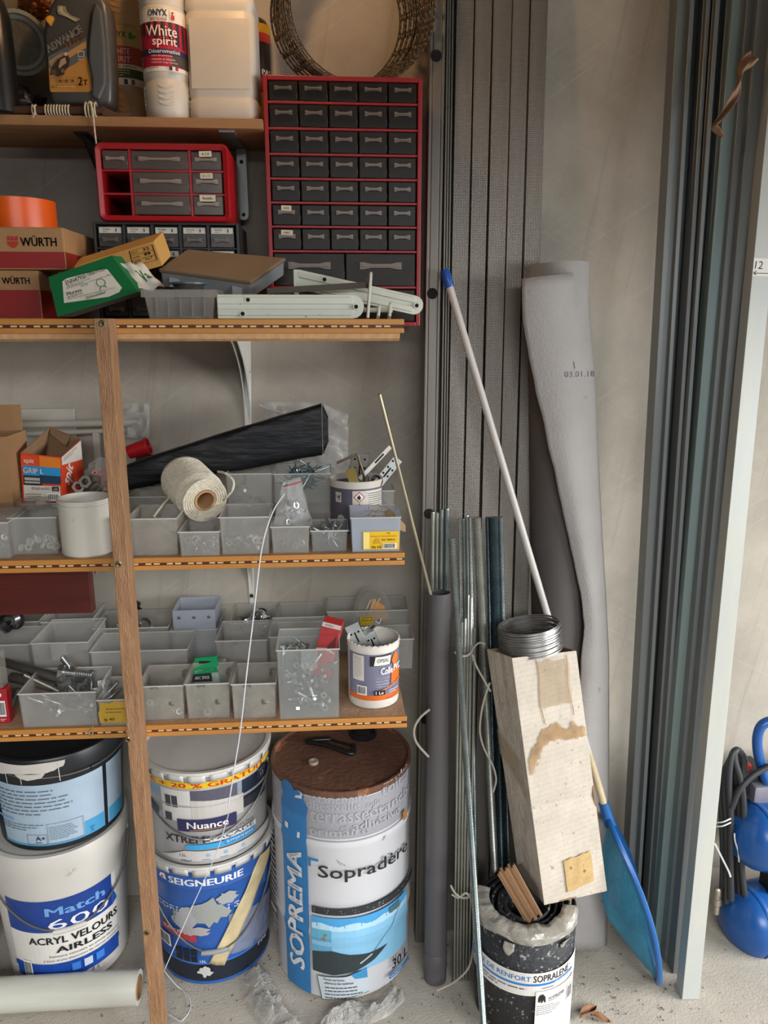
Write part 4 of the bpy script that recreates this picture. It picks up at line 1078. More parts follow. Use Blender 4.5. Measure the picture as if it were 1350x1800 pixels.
# printed labels on bins
P, W, H, t = bin_label('a6', 0, 0, 1, 1)
P.rect(W * .24, H * .05, W * .97, H * .58, '#e8b810'); P.rect(W * .25, H * .07, W * .37, H * .56, '#f3dc84'); P.text('TOC', W * .72, H * .5, W * .07, H * .05, '#3a3010', .01); P.text('BOISAULT D’ÉQUIPEMENT', W * .40, H * .42, W * .52, H * .045, '#4a3a10', .0); P.text('Ref. 300014', W * .62, H * .31, W * .27, H * .055, '#3a3010', .015)
P.poly([(W * .46, H * .22), (W * .60, H * .22), (W * .58, H * .33), (W * .55, H * .38), (W * .51, H * .38), (W * .48, H * .33)], '#c79a14'); P.text('Ht 14', W * .42, H * .08, W * .18, H * .09, '#2b240c', .015); P.bars(W * .64, H * .08, W * .92, H * .24); P.build('yellow_label', t, 'bright yellow printed label')
P, W, H, t = bin_label('d2', 0, 0, 1, 1)
P.poly([(W * .02, H * .12), (W * .0, H * .5), (W * .05, H * .62), (W * .06, H * .9), (W * .3, H * .86), (W * .45, H * .92), (W * .95, H * .9), (W * .95, H * .1)], '#b8922a'); P.text('lg 40', W * .14, H * .16, W * .28, H * .14, '#5a430f', .01); P.small(W * .2, H * .45, W * .9, H * .7, 2, '#6f5414'); P.build('yellow_label', t, 'torn yellow label')
P, W, H, t = bin_label('e3', 0, 0, 1, 1)
x0, x1, y0, y1, zb, zt, _ = BINS['e3']
mx = MX[t].inverted() @ frame((x1, y0, zb), (0, 1, 0), (0, 0, 1)); P = Print(planar(mx)); P.poly([(.002, .0), (.03, .0), (.04, .035), (.022, .03), (.010, .016)], '#a02a30'); P.small(.004, .003, .028, .018, 3, '#e4cfcf'); P.build('red_sticker', t)
# --- hardware meshes shared by all copies
ZINC = mat('bright_zinc', '#b9bcbc', .28, metal=.9, var=.15, scale=60)
DULL = mat('dull_bolt_steel', '#6f6b66', .5, metal=.7, var=.25, scale=40)
WPL = mat('white_nylon', '#cfcabf', .5)
BLZ = mat('blue_zinc', '#8fa3ab', .3, metal=.85, var=.2, scale=60)
def hexnut(mb, r, h, mx=None):
    hexa = [(r * math.cos(k * PI / 3), r * math.sin(k * PI / 3)) for k in range(6)]; ri = r * .55
    inn = [(ri * math.cos(k * PI / 3), ri * math.sin(k * PI / 3)) for k in range(6)]
    vs = [Vector((*p, 0)) for p in hexa] + [Vector((*p, h)) for p in hexa] + [Vector((*p, 0)) for p in inn] + [Vector((*p, h)) for p in inn]
    if mx: vs = [mx @ v for v in vs]
    fs = []
    for k in range(6):
        j = (k + 1) % 6; fs += [(k, j, 6 + j, 6 + k), (12 + j, 12 + k, 18 + k, 18 + j), (6 + k, 6 + j, 18 + j, 18 + k), (j, k, 12 + k, 12 + j)]
    return mb.add(vs, fs, False)
def threaded(mb, r, z0, z1, n=10, pitch=.0014):
    prof = []; z = z0; i = 0
    while z < z1: prof.append((r if i % 2 == 0 else r * .86, z)); z += pitch / 2; i += 1
    return mb.lathe(prof, n)
def bolt_mesh(r, L, hd=1.9, th=.6):
    g = MB(); hh = r * 1.2; hx = [(r * hd * math.cos(k * PI / 3), r * hd * math.sin(k * PI / 3)) for k in range(6)]
    g.prism(hx, 0, hh); g.lathe([(r, hh), (r, hh + L * (1 - th))], 10, caps=(False, True)); threaded(g, r, hh + L * (1 - th), hh + L, 10, r * .55); return g
HW = {}
def hw(kind):
    if kind in HW: return HW[kind]
    if kind == 'washer': g, m, nm, ct = MB().lathe([(.0032, 0), (.0072, 0), (.0072, .0012), (.0032, .0012), (.0032, 0)], 14, caps=(False, False)), ZINC, 'washer', 'washer'
    if kind == 'ring': g, m, nm, ct = MB().lathe([(.003, 0), (.0062, 0), (.0062, .003), (.003, .003), (.003, 0)], 14, caps=(False, False)), WPL, 'nylon_ring', 'plug'
    if kind == 'nut': g, m, nm, ct = hexnut(MB(), .0065, .005), ZINC, 'hex_nut', 'nut'
    if kind == 'screw':
        g = MB().lathe([(.0014, .026), (.0016, .004), (.0036, .001), (.0036, 0), (.0012, .0004)], 8, caps=(True, True)); m, nm, ct = ZINC, 'screw', 'screw'
    if kind == 'bscrew':
        g = MB().lathe([(.0010, .034), (.0016, .005), (.004, .001), (.004, 0)], 6); m, nm, ct = BLZ, 'screw', 'screw'
    if kind == 'bolt': g, m, nm, ct = bolt_mesh(.0038, .03), ZINC, 'hex_bolt', 'bolt'
    if kind == 'bigbolt': g, m, nm, ct = bolt_mesh(.0072, .05), ZINC, 'hex_bolt', 'bolt'
    if kind == 'clamp':
        g = MB().lathe([(.0125, -.005), (.0135, -.005), (.0135, .005), (.0125, .005), (.0125, -.005)], 20, caps=(False, False)); g.lathe([(.0035, .013), (.0035, .019)], 8, Matrix.Rotation(PI / 2, 4, 'X')); g.box(-.004, .004, .013, .019, -.005, .005); m, nm, ct = ZINC, 'pipe_clamp', 'clamp'
    if kind == 'dclamp': g, m, nm, ct = MB().lathe([(.016, -.006), (.0172, -.006), (.0172, .006), (.016, .006), (.016, -.006)], 22, caps=(False, False)), mat('black_clamp_band', '#232323', .4, metal=.3), 'pipe_clamp', 'clamp'
    o = g.build(nm, m); COL.objects.unlink(o); HW[kind] = (o.data, nm, ct); bpy.data.objects.remove(o)
    return HW[kind]
def scatter(kind, key, n, label, group, zlo, zhi, seed=1, margin=.012, tilt=PI, yfront=None):
    x0, x1, y0, y1, zb, zt, _ = BINS[key]; rn = random.Random(seed); me, nm, ct = hw(kind)
    for i in range(n):
        o = bpy.data.objects.new(nm, me); COL.objects.link(o)
        yy = rn.uniform(y0 + margin, y1 - margin if yfront is None else y0 + yfront)
        o.location = (rn.uniform(x0 + margin, x1 - margin), yy, zb + rn.uniform(zlo, zhi))
        o.rotation_euler = (rn.uniform(-tilt, tilt), rn.uniform(-tilt, tilt), rn.uniform(0, 6.28)); tag(o, label, ct, group)
scatter('washer', 'a2', 30, 'zinc washer in the low bin under the rope spool', 'washers in the low bin', .006, .022, 2, .01, 1.2, .03)
scatter('nut', 'a3', 24, 'small nut in the frosted bin right of the rope spool', 'nuts in the frosted bin', .004, .024, 3, .01, 1.5, .03)
scatter('screw', 'a5', 34, 'loose screw in the low bin of screws', 'loose screws in the low bin', .018, .034, 4, .018, PI)
scatter('ring', 'c2', 22, 'white nylon plug in the bin beside the white tin', 'white plugs in the bin', .004, .026, 5, .01, 1.4, .03)
scatter('bscrew', 'b3', 60, 'blue zinc screw heaped in the tall bin behind the zip bag', 'blue zinc screws', .068, .098, 6, .03, PI)
scatter('nut', 'b2', 10, 'hex nut low in the tall bin behind the rope spool', 'nuts in the tall bin', .03, .09, 7, .012, 1.5, .03)
scatter('nut', 'd3', 14, 'hex nut in the dusty bin right of the batten', 'nuts in the dusty bin', .004, .03, 8, .012, 1.5, .03)
scatter('washer', 'd5', 12, 'washer in the dusty bin left of the tall clear bin', 'washers in the dusty bin', .01, .03, 9, .012, 1.5, .03)
scatter('bolt', 'd6', 30, 'bolt inside the tall clear bin', 'bolts in the tall clear bin', .02, .085, 10, .026, PI)
scatter('nut', 'd6', 24, 'nut inside the tall clear bin', 'nuts in the tall clear bin', .006, .10, 11, .014, PI, .03)
Hc = BINS['f5'][5] - BINS['f5'][4]
scatter('clamp', 'f5', 20, 'shiny pipe clamp heaped in the wall bin', 'pipe clamps in the wall bin', Hc - .03, Hc + .004, 12, .015, 1.0)
scatter('clamp', 'f3', 3, 'shiny pipe clamp lying in the wall bin behind the batten', 'clamps behind the batten', BINS['f3'][5] - BINS['f3'][4] - .02, BINS['f3'][5] - BINS['f3'][4] - .004, 13, .024, 1.0)
scatter('dclamp', 'e1', 2, 'black pipe clamp in the bin at the left picture edge', 'black clamps', .112, .122, 5, .03, 1.2)
scatter('clamp', 'e1', 8, 'shiny hose clamp in the bin at the left picture edge', 'hose clamps at the left edge', .10, .122, 15, .02, 1.2)

scatter('nut', 'c1', 14, 'hex nut in the bin cut by the left picture edge', 'nuts at the left edge', .004, .03, 21, .012, 1.5, .035)
scatter('bolt', 'd1', 14, 'bolt at the bottom of the wide bin', 'bolts low in the wide bin', .006, .03, 22, .022, 1.4, .05)
scatter('washer', 'd4', 12, 'washer in the dusty bin with the green blister box', 'washers under the blister box', .004, .03, 23, .012, 1.4, .03)
scatter('nut', 'a4', 8, 'hex nut in the small bin below the zip bag', 'nuts below the zip bag', .004, .02, 24, .012, 1.4, .03)

# ================================================================== more things on the shelf with the rope spool
POLY = mat('clear_polythene', '#c9c9c6', .15, var=.1, transp=.78, bump=.6, bscale=40)
# carton at the left edge
x1 = PY(17, 830, 1.37).x; zt = PY(10, 768, 1.37).z
t = thing('cardboard_carton', 'opened brown carton cut by the left picture edge above the bins', 'carton', (x1 - .05, 1.41, Z2))
open_tray(MB(), x1 - .12, x1, 1.37, 1.46, Z2 + .0005, zt, .003).build('box', CARD, t, world=True)
MB().hexa([Vector((x1 - .12, 1.455, zt)), Vector((x1 - .004, 1.455, zt)), Vector((x1 - .004, 1.458, zt)), Vector((x1 - .12, 1.458, zt)), Vector((x1 - .12, 1.47, zt + .045)), Vector((x1 - .008, 1.47, zt + .045)), Vector((x1 - .008, 1.473, zt + .045)), Vector((x1 - .12, 1.473, zt + .045))]).build('flap', CARD, t, world=True)
# board and clear sleeve at the wall
a, b = PY(-20, 722, 1.632), PY(130, 718, 1.632); zb = Z2 + .001
o = MB().box(a.x, b.x, 1.629, 1.636, zb, b.z).build('foam_board', mat('white_foam_board', '#b9b2a6', .6, var=.06), at=(b.x - .1, 1.632, zb), world=True)
tag(bevel(o, .0008), 'pale flat panel leaning on the wall behind the orange box', 'panel')
A, B = PY(-20, 748, 1.60), PY(246, 742, 1.60)
t = thing('clear_tube', 'long clear plastic tube in a polythene sleeve at the wall', 'tube', (A.lerp(B, .6).x, 1.60, Z2))
MB().tube([A, B], .0072, 14).build('tube', mat('milky_tube_plastic', '#bdb7ac', .25, transp=.2), t, world=True)
MB().tube([A + Vector((0, 0, -.02)), B + Vector((-.03, 0, -.016))], .005, 12).build('inner_tube', mat('milky_tube_plastic'), t, world=True)
def sl(u, v):
    q = PY(205 + 58 * u, 708 + 62 * v, 1.59); n = noise.noise(Vector((u * 4, v * 5, 1))); return q + Vector((0, -.012 * n, .004 * n))
solid(MB().grid(sl, 14, 14).build('sleeve', POLY, t, world=True), .0004)
for (px) in (40, 110, 170):
    q = PY(px, 770, 1.60); MB().box(q.x - .006, q.x + .006, 1.594, 1.606, Z2 + .0005, q.z + .012).build('support_clip', mat('milky_tube_plastic'), t, world=True)
# low grey crate that carries the orange box
bin_('c3', 'wide dusty bin under the orange box', S2, 22, 190, 884, y=1.40, depth=.16, m=BIND, hole=False)
zc3 = BINS['c3'][5]
# orange box
ORG = mat('orange_red_card', '#d2401f', .5, var=.05)
FL, FR, BR, BL = PY(38, 862, 1.405), PY(111, 873, 1.40), PY(148, 845, 1.50), PY(70, 845, 1.51)
for q in (FL, FR, BR, BL): q.z = zc3 + .0012
tFL, tFR, tBR, tBL = PY(36, 796, 1.405), PY(107, 804, 1.40), PY(142, 772, 1.49), PY(88, 750, 1.51)
t = thing('anchor_box', 'open orange and blue cardboard box standing on the dusty bin', 'box', (FL.lerp(BR, .5).x, 1.45, zc3))
def wallq(name, a, b, c, d, mo, mi):
    n = (Vector(b) - Vector(a)).cross(Vector(d) - Vector(a)).normalized() * .0012
    g = MB(); a, b, c, d = map(Vector, (a, b, c, d)); g.add([a, b, c, d], [(0, 1, 2, 3)], False); g.m = 1; g.add([a - n, b - n, c - n, d - n], [(3, 2, 1, 0)], False)
    g.add([a, b, b - n, a - n, c, d, d - n, c - n], [(1, 0, 3, 2), (5, 4, 7, 6), (0, 5, 6, 3), (4, 1, 2, 7)], False)
    return g.build(name, [mo, mi], t, world=True)
wallq('front_panel', FL, FR, tFR, tFL, ORG, CARDD); wallq('side_panel', FR, BR, tBR, tFR, ORG, CARDD); wallq('back_panel', BR, BL, tBL, tBR, ORG, CARDD); wallq('left_panel', BL, FL, tFL, tBL, ORG, CARDD); wallq('base', FL, BL, BR, FR, CARDD, CARDD)
wallq('lid_flap', tBL, tBR + Vector((-.02, .0, .006)), tBR + Vector((-.025, -.012, -.012)), tBL + Vector((.004, -.012, -.012)), mat('white_card'), CARDD)
P = Print(localize(quad_fn(FL, FR, tFR, tFL), t))
P.rect(.0, .70, .45, .96, '#d8461f'); P.rect(.46, .76, .99, .98, '#e07a1e'); P.rect(.05, .50, .97, .76, '#2b8cc0'); P.rect(.45, .40, .97, .58, '#163a52'); P.rect(.05, .36, .5, .56, '#1d2226'); P.rect(.08, .46, .46, .52, '#a9a8a2'); P.rect(.08, .40, .46, .44, '#a9a8a2')
P.rect(.05, .04, .95, .36, '#cfc7bb'); P.text('spit', .08, .79, .26, .12, '#f0d8c4', .03); P.text('GRIP L', .06, .61, .50, .11, '#e6e2da', .02); P.text('M12x50 mm-Ø15', .25, .27, .44, .06, '#333333', .005); P.rect(.75, .25, .92, .35, '#1d1d1d'); P.text('x50', .78, .27, .11, .05, '#f0ece4', .01); P.bars(.62, .05, .94, .2); P.small(.1, .07, .55, .2, 3, '#4b4742'); P.build('front_print', t)
P = Print(localize(quad_fn(FR, BR, tBR, tFR), t)); P.poly([(.02, .82), (.98, .62), (.98, .98), (.02, .99)], '#d9d2c6'); P.text('spit', .34, .22, .42, .42, '#e9e2d8', .03, rot=R(50)); P.small(.1, .86, .85, .95, 2, '#55514a'); P.build('side_print', t)
# pink plugs in a clear bag, loose nuts and the red cap
c = PY(168, 812, 1.475)
o = crumple('plug_bag', 'clear bag of pink wall plugs beside the orange box', 'bag', c.x + .012, 1.47, zc3 + .034, .030, .028, .034, POLY, .25, 3, 9, zc3 + .001)
rn = random.Random(3); PINK = mat('pink_nylon', '#b9756c', .5)
pm_ = MB().lathe([(.0022, 0), (.0055, 0), (.0055, .012), (.0022, .012), (.0022, 0)], 10, caps=(False, False)).build('wall_plug', PINK); COL.objects.unlink(pm_)
for i in range(16):
    q = bpy.data.objects.new('wall_plug', pm_.data); COL.objects.link(q); q.location = (c.x + .012 + rn.uniform(-.017, .017), 1.46 + rn.uniform(-.012, .02), zc3 + .012 + rn.uniform(0, .036)); q.rotation_euler = [rn.uniform(0, 6) for _ in range(3)]
    tag(q, 'pink nylon wall plug in the clear bag', 'wall plug', 'pink plugs in the bag')
bpy.data.objects.remove(pm_)
for i, (px, py, s, lab) in enumerate(((137, 853, 1.55, 'large hex nut lying left beside the orange box'), (153, 842, 1.6, 'large hex nut tilted on top beside the orange box'), (165, 836, 1.1, 'small hex nut furthest right of the three beside the orange box'))):
    p = PY(px, py, 1.42); g = hexnut(MB(), .0075 * s, .008 * s); o = g.build('hex_nut', mat('old_zinc_nut', '#8f8c80', .4, metal=.8), at=(p.x, 1.42, max(p.z - .006, zc3 + .004 + .008 * i))); o.rotation_euler = (R(65 + 9 * i), R(12 * i), R(20 - 25 * i)); tag(o, lab, 'nut', 'loose nuts by the orange box')
for i, (a, b, c_, d_) in enumerate(((150, 878, 176, 850), (158, 880, 184, 856))):
    A, B = PY(a, b, 1.405), PY(c_, d_, 1.47); A.z = max(A.z, zc3 + .004); B.z = max(B.z, zc3 + .006)
    tag(MB().tube([A, B], .003, 8).build('steel_pin', DULL, at=A, world=True), ('left', 'right')[i] + ' of two steel pins lying below the loose nuts', 'pin', 'steel pins')
A, B = PY(226, 795, 1.54), PY(268, 782, 1.54); zr = A.z
t = thing('red_cup', 'red plastic cup behind the black bag', 'cup', A.lerp(B, .5))
MB().lathe([(.013, 0), (.0135, .004), (.0165, .038), (.018, .038), (.018, .042), (.0155, .042), (.0125, .006), (.001, .005)], 24, MX[t].inverted() @ axis_frame(A, B)).build('shell', mat('red_cap_plastic', '#b3181f', .35), t)
q = A.lerp(B, .5); MB().box(q.x - .012, q.x + .012, 1.545, 1.575, Z2 + .0005, q.z - .014).build('support_block', mat('dark_hidden_box', '#2a2622', .8), t, world=True)
# clear lid with a paper tag
L0, L1, L2, L3 = PY(-15, 905, 1.30), PY(93, 892, 1.335), PY(86, 872, 1.395), PY(-15, 878, 1.395)
zmin = BINS['c2'][5] + .001
for q in (L0, L1, L2, L3): q.z = max(q.z, zmin)
t = thing('plastic_sheet', 'clear plastic lid with a paper tag lying on the bin of white plugs', 'plastic lid', L0.lerp(L2, .5))
slab(MB(), L0, L1, L2, L3, (0, .001, -.0012)).build('sheet', CLEAR, t, world=True)
q0, q1, q2, q3 = (quad_fn(L0, L1, L2, L3)(u, v, .0008) for u, v in ((.74, .30), (.93, .30), (.88, .72), (.72, .72)))
slab(MB(), q0, q1, q2, q3, (0, .0002, -.0004)).build('paper_tag', mat('paper_white', '#d0c9bb', .8), t, world=True)
# white tin
p = PZ(143, 983, Z2); r = .0425
t = thing('white_tin', 'white screw-top tin standing left of the batten', 'tin', (p.x, p.y + r, Z2 + .0005))
ht = PY(143, 884, p.y).z - Z2
WT = mat('off_white_tin', '#cfc9bd', .35, var=.05, spots='#8f8779', spot_scale=30, spot_amt=.05)
MB().lathe([(r - .003, 0), (r, .003), (r, ht - .012), (r + .0012, ht - .0115), (r + .0012, ht - .0085), (r, ht - .008), (r, ht - .005), (r + .001, ht - .0045), (r + .001, ht), (r - .0015, ht), (r - .002, .003), (.001, .003)], 44, caps=(True, False)).build('body', WT, t)
# black bag roll
BLKP = mat('black_polythene', '#121316', .48, var=.2, scale=8, bump=.35, bscale=22, stretch=(.6, 3, 3), spec=.35)
rings = []; NB = 40
for i in range(NB + 1):
    u = i / NB
    px = 214 + (568 - 214) * u; top = 822 - 113 * u ** .92; bot = 862 - 63 * u
    yy = 1.475 + .02 * u
    T, Bt = PY(px, top, yy), PY(px - 4, bot, yy); h = (T.z - Bt.z) / 2; c = T.lerp(Bt, .5); rg = []
    for k in range(28):
        a = 2 * PI * k / 28; n = noise.noise(Vector((u * 7, math.cos(a) * 1.3, math.sin(a) * 1.3))) * .10 + noise.noise(Vector((u * 22, math.cos(a) * 2, math.sin(a) * 2))) * .04
        ca_, sa_ = math.cos(a), math.sin(a); ca_ = math.copysign(abs(ca_) ** .45, ca_); sa_ = math.copysign(abs(sa_) ** .45, sa_); rg.append(c + Vector((.010 * n, .020 * ca_ * (1 + 1.5 * n), h * sa_ * (1 + n * .35))))
    rings.append(rg)
c = PY(390, 860, 1.48)
t = thing('black_bag', 'roll of black plastic sacks lying across the bins behind the rope spool', 'plastic sacks', (c.x, 1.48, Z2 + .09))
loft(MB(), rings).build('sheet', BLKP, t, world=True)
for k in range(5):
    rg = [[q + Vector((.0016 + .0022 * k, 0, 0)) + (rings[-1][0].lerp(rings[-1][14], .5) - q) * (.1 * k + .06) for q in rings[-1]] , [q + Vector((.0036 + .0022 * k, 0, 0)) + (rings[-1][0].lerp(rings[-1][14], .5) - q) * (.1 * k + .08) for q in rings[-1]]]
    loft(MB(), rg).build('folded_layer', BLKP, t, world=True)
# rope spool
ROPE = mat('cream_braided_rope', '#e4dac4', .75, var=.10, scale=90, bump=.5, bscale=160, wave=(190, 3.0, 'DIAGONAL', .18))
Cf, Cb = PY(360, 879, 1.335), PY(318, 836, 1.43)
Cb = Cf + (Cb - Cf).normalized() * .108
t = thing('rope_spool', 'spool of cream braided rope lying on the bins with a cardboard core', 'rope spool', Cf.lerp(Cb, .5))
mx = MX[t].inverted() @ axis_frame(Cb, Cf); L = .108; r0 = .0445
prof = [(.02, 0), (.038, .0005)]
nrow = 30
for i in range(nrow):
    z = .002 + (L - .004) * i / nrow; dz = (L - .004) / nrow; rr = r0 - (.006 * max(0, (i - nrow * .8) / (nrow * .2))) - .003 * max(0, (3 - i) / 3)
    prof += [(rr - .0011, z), (rr, z + dz * .3), (rr, z + dz * .7)]
for k in range(6): rr = .0385 - k * .0032; prof += [(rr + .0006, L + .0002 - (.0012 if k % 2 else 0)), (rr - .0012, L + .0012)]
prof += [(.0195, L)]
MB().lathe(prof, 56, mx, caps=(False, False)).build('rope_winding', ROPE, t)
MB().lathe([(.0155, -.002), (.0195, -.002), (.0195, L + .003), (.0155, L + .003), (.0155, -.002)], 36, mx, caps=(False, False)).build('cardboard_core', mat('kraft_tube', '#b58d63', .8, var=.08), t)
def coil_end(k0, r_, n_):
    return [mx @ Vector((r_ * math.cos(a), r_ * math.sin(a), L + .0008)) for a in [2 * PI * i / n_ for i in range(n_)]]
for k in range(5): MB().tube(coil_end(0, .0225 + .0042 * k, 40), .0022, 6, closed=True).build('end_turn', ROPE, t)
e1 = [PY(383, 829, 1.345), PY(396, 832, 1.33), PY(410, 845, 1.32), PY(408, 862, 1.318), PY(397, 875, 1.322), PY(393, 880, 1.33)]
MB().tube(spline(e1), .0021, 7).build('loose_loop', ROPE, t, world=True)
e2 = [PY(300, 872, 1.375), PY(288, 885, 1.345), PY(277, 899, 1.325), PY(270, 909, 1.318)]
pth = spline(e2); MB().tube(pth, [.0021] * (len(pth) - 3) + [.0024, .003, .0034], 7).build('cut_end', ROPE, t, world=True)
# clear bag with screws behind the black roll, zip bag with nuts
def pouch(u, v):
    px = 462 + 150 * u; py = 706 + 120 * v
    if u > .62: py += 28 * (u - .62) * 2
    n = noise.noise(Vector((u * 5, v * 5, 3))) + .5 * noise.noise(Vector((u * 12, v * 12, 8)))
    return PY(px + 8 * n * 1, py, 1.558 - .018 * math.sin(v * PI) * math.sin(u * PI) - .012 * n)
t = thing('polythene_bag', 'large clear polythene bag behind the black sacks and the screws', 'bag', PY(540, 832, 1.55))
solid(MB().grid(pouch, 30, 24).build('film', POLY, t, world=True), .0004)
MB().tube([PY(456, 712, 1.55), PY(480, 722, 1.55), PY(520, 730, 1.55)], .0012, 6).build('zip_strip', mat('clear_zip', '#d8d8d4', .2, transp=.2), t, world=True)
def zb_(u, v, s):
    c = [PY(497, 848, 1.318), PY(527, 838, 1.33), PY(550, 925, 1.30), PY(480, 925, 1.29)]
    q = (c[0].lerp(c[1], u)).lerp(c[3].lerp(c[2], u), v); b = math.sin(u * PI) * math.sin(min(1, v * 1.15) * PI * .75) * .013; n = noise.noise(Vector((u * 4, v * 4, s * 9))) * .004
    return q + Vector((n, s * b + n, 0))
za = BINS['a4'][5]
t = thing('zip_bag', 'small clear zip bag with a red closure full of nuts', 'bag', PY(512, 925, 1.30))
for s_ in (-1, 1): solid(MB().grid(lambda u, v: zb_(u, v, s_), 14, 18).build('film', POLY, t, world=True), .0004)
MB().tube([zb_(k / 6, .10, -1.0) for k in range(7)], .0012, 6).build('red_closure', mat('red_zip_strip', '#b8474a', .4), t, world=True)
rn = random.Random(12)
for i in range(13):
    u, v = rn.uniform(.22, .78), rn.uniform(.5, .93); p = zb_(u, v, 0); me, nm, ct = hw(rn.choice(('washer', 'nut', 'nut')))
    o = bpy.data.objects.new(nm, me); COL.objects.link(o); o.location = p; o.rotation_euler = [rn.uniform(0, 6) for _ in range(3)]; tag(o, nm.replace('_', ' ') + ' inside the small clear zip bag', ct, 'nuts in the zip bag')
# tin of hardware with hazard label
p = PY(628, 850, 1.372); r = .049; yc = 1.372 + r
t = thing('paint_tin', 'grey violet tin with hazard label full of brackets and hooks', 'tin', (p.x, yc, Z2 + .0005))
ht = PY(628, 849, 1.372).z - Z2
TINV = mat('grey_violet_tin', '#63606e', .45, var=.1)
MB().lathe([(r - .003, 0), (r, .002), (r, ht - .010), (r - .0015, ht - .010), (r - .002, .003), (.001, .003)], 44, caps=(True, False)).build('body', TINV, t)
MB().lathe([(r - .001, ht - .012), (r + .0022, ht - .012), (r + .0026, ht), (r + .0012, ht + .0012), (r - .0018, ht), (r - .001, ht - .012)], 44, caps=(False, False)).build('rim', mat('cream_rim', '#d8d0c2', .45), t)
P = Print(cyl(r, -PI / 2 + .14), seg=.006); z1 = ht - .016
P.rect(-.016, z1 - .062, .052, z1, '#dad5cb', 14)
P.rect(-.0155, z1 - .061, .010, z1 - .001, '#d3cabf', 4)
for k, zz in enumerate((z1 - .0115, z1 - .033)):
    P.poly([(-.0035 - .0105, zz), (-.0035, zz - .0105), (-.0035 + .0105, zz), (-.0035, zz + .0105)], '#b3222c'); P.poly([(-.0035 - .0085, zz), (-.0035, zz - .0085), (-.0035 + .0085, zz), (-.0035, zz + .0085)], '#f1ece2')
    if k == 0: P.poly([(-.0065, zz - .003), (-.0075, zz), (-.005, zz + .003), (-.0038, zz + .0055), (-.0025, zz + .0025), (-.0005, zz), (-.001, zz - .003), (-.0035, zz - .0045)], '#161616'); P.rect(-.0065, zz - .006, -.0005, zz - .005, '#161616')
    else: P.poly([(-.0048, zz + .0055), (-.0022, zz + .0055), (-.003, zz - .001), (-.004, zz - .001)], '#161616'); P.disc(-.0035, zz - .0035, .0013, '#161616', 10)
P.small(.013, z1 - .058, .049, z1 - .003, 14, '#6d675e', .9)
P.rect(-.049, z1 - .022, -.036, z1 - .003, '#c9c4ba', 3); P.line([(-.046, z1 - .009), (-.043, z1 - .014), (-.039, z1 - .008), (-.041, z1 - .018)], .0015, '#2d2a2e'); P.disc(-.037, z1 - .052, .007, '#c9c4ba'); P.small(-.041, z1 - .055, -.033, z1 - .049, 2, '#2d2a2e')
P.build('label', t)
def lbar(name, label, A, B, w, th, m, holes=0, group='hardware in the grey violet tin'):
    """flat perforated bar from A to B facing the viewer"""
    A, B = Vector(A), Vector(B); up = (B - A); side = up.cross(Vector((0, 1, 0))).normalized(); mx = frame(A, up, side)
    t = thing(name, label, 'bracket', A, group=group); L = up.length; inv = MX[t].inverted() @ mx
    bevel(MB().box(0, L, -w / 2, w / 2, 0, th, inv).build('plate', m, t), .0005); 
    MB().box(0, L, -w / 2, -w / 2 + th, -.014, 0, inv).build('flange', m, t)
    hb = mat('hole_black')
    for k in range(holes):
        x = L * (.55 + .42 * (k + .5) / holes)
        for s in (-1, 1):
            MB().prism(circ(x, s * w * .28, .0022, 10), th, th + .0004, inv).build('hole', hb, t); MB().prism(circ(x, s * w * .28, .0022, 10), -.0004, 0, inv).build('hole', hb, t)
    MB().prism([(L * .5, -.0015), (L * .78, -.0015), (L * .78, .0015), (L * .5, .0015)], th, th + .0004, inv).build('slot', hb, t)
    return t
GZ = mat('galvanised_bracket', '#b4b7b4', .38, metal=.55, var=.12, scale=20)
lbar('angle_bracket', 'perforated angle bracket leaning right out of the hardware tin', PY(640, 880, 1.415), PY(700, 806, 1.43), .019, .002, GZ, 3)
lbar('angle_bracket', 'grey flat plate standing at the back of the hardware tin', PY(630, 870, 1.452), PY(633, 797, 1.455), .034, .002, mat('grey_plate', '#8c8880', .5, metal=.4), 2)
lbar('angle_bracket', 'pale narrow arm sticking up right out of the hardware tin', PY(632, 842, 1.425), PY(686, 785, 1.432), .008, .003, WHITE, 0)
g = MB(); pth = spline([PY(592, 814, 1.40), PY(612, 805, 1.40), PY(627, 800, 1.402), PY(632, 812, 1.404), PY(638, 830, 1.406), PY(641, 850, 1.408)], 5); g.tube(pth, .0024, 8)
tag(g.build('steel_hook', mat('bronze_steel', '#7d6b55', .4, metal=.8), at=pth[-1], world=True), 'bent bronze coloured rod hooked over the hardware tin', 'hook', 'hardware in the grey violet tin')
A, B = PY(622, 846, 1.385), PY(615, 824, 1.395)
tag(MB().box(-.009, .009, -.001, .001, -.02, (B - A).length, axis_frame(A, B)).build('brass_plate', mat('brass_plate', '#c2ad62', .3, metal=.85), at=A, world=True), 'small brass coloured plate at the rim of the hardware tin', 'plate', 'hardware in the grey violet tin')
A = PY(660, 845, 1.40)
tag(MB().lathe([(.010, -.004), (.014, -.004), (.014, .004), (.010, .004), (.010, -.004)], 24, axis_frame(A, A + Vector((.3, -1, .5))), caps=(False, False)).build('steel_ring', DULL, at=A, world=True), 'dark steel ring in the hardware tin', 'ring', 'hardware in the grey violet tin')
for k, (a, b, c_, d_) in enumerate(((683, 898, 713, 935), (680, 903, 704, 930))):
    A, B = PY(a, b, 1.335 + .006 * k), PY(c_, d_, 1.33 + .006 * k); mx = frame(A, B - A, (0.3, 0, 1))
    g = MB().prism([(-.004, -.004), ((B - A).length * .75, -.008), ((B - A).length, 0), ((B - A).length * .8, .008), (-.002, .005)], 0, .0008, mx)
    tag(g.build('card_tag', mat('kraft_tag', '#a98d6a', .85), at=A, world=True), ('front', 'rear')[k] + ' of two brown card tags beside the yellow label bin', 'card tag')
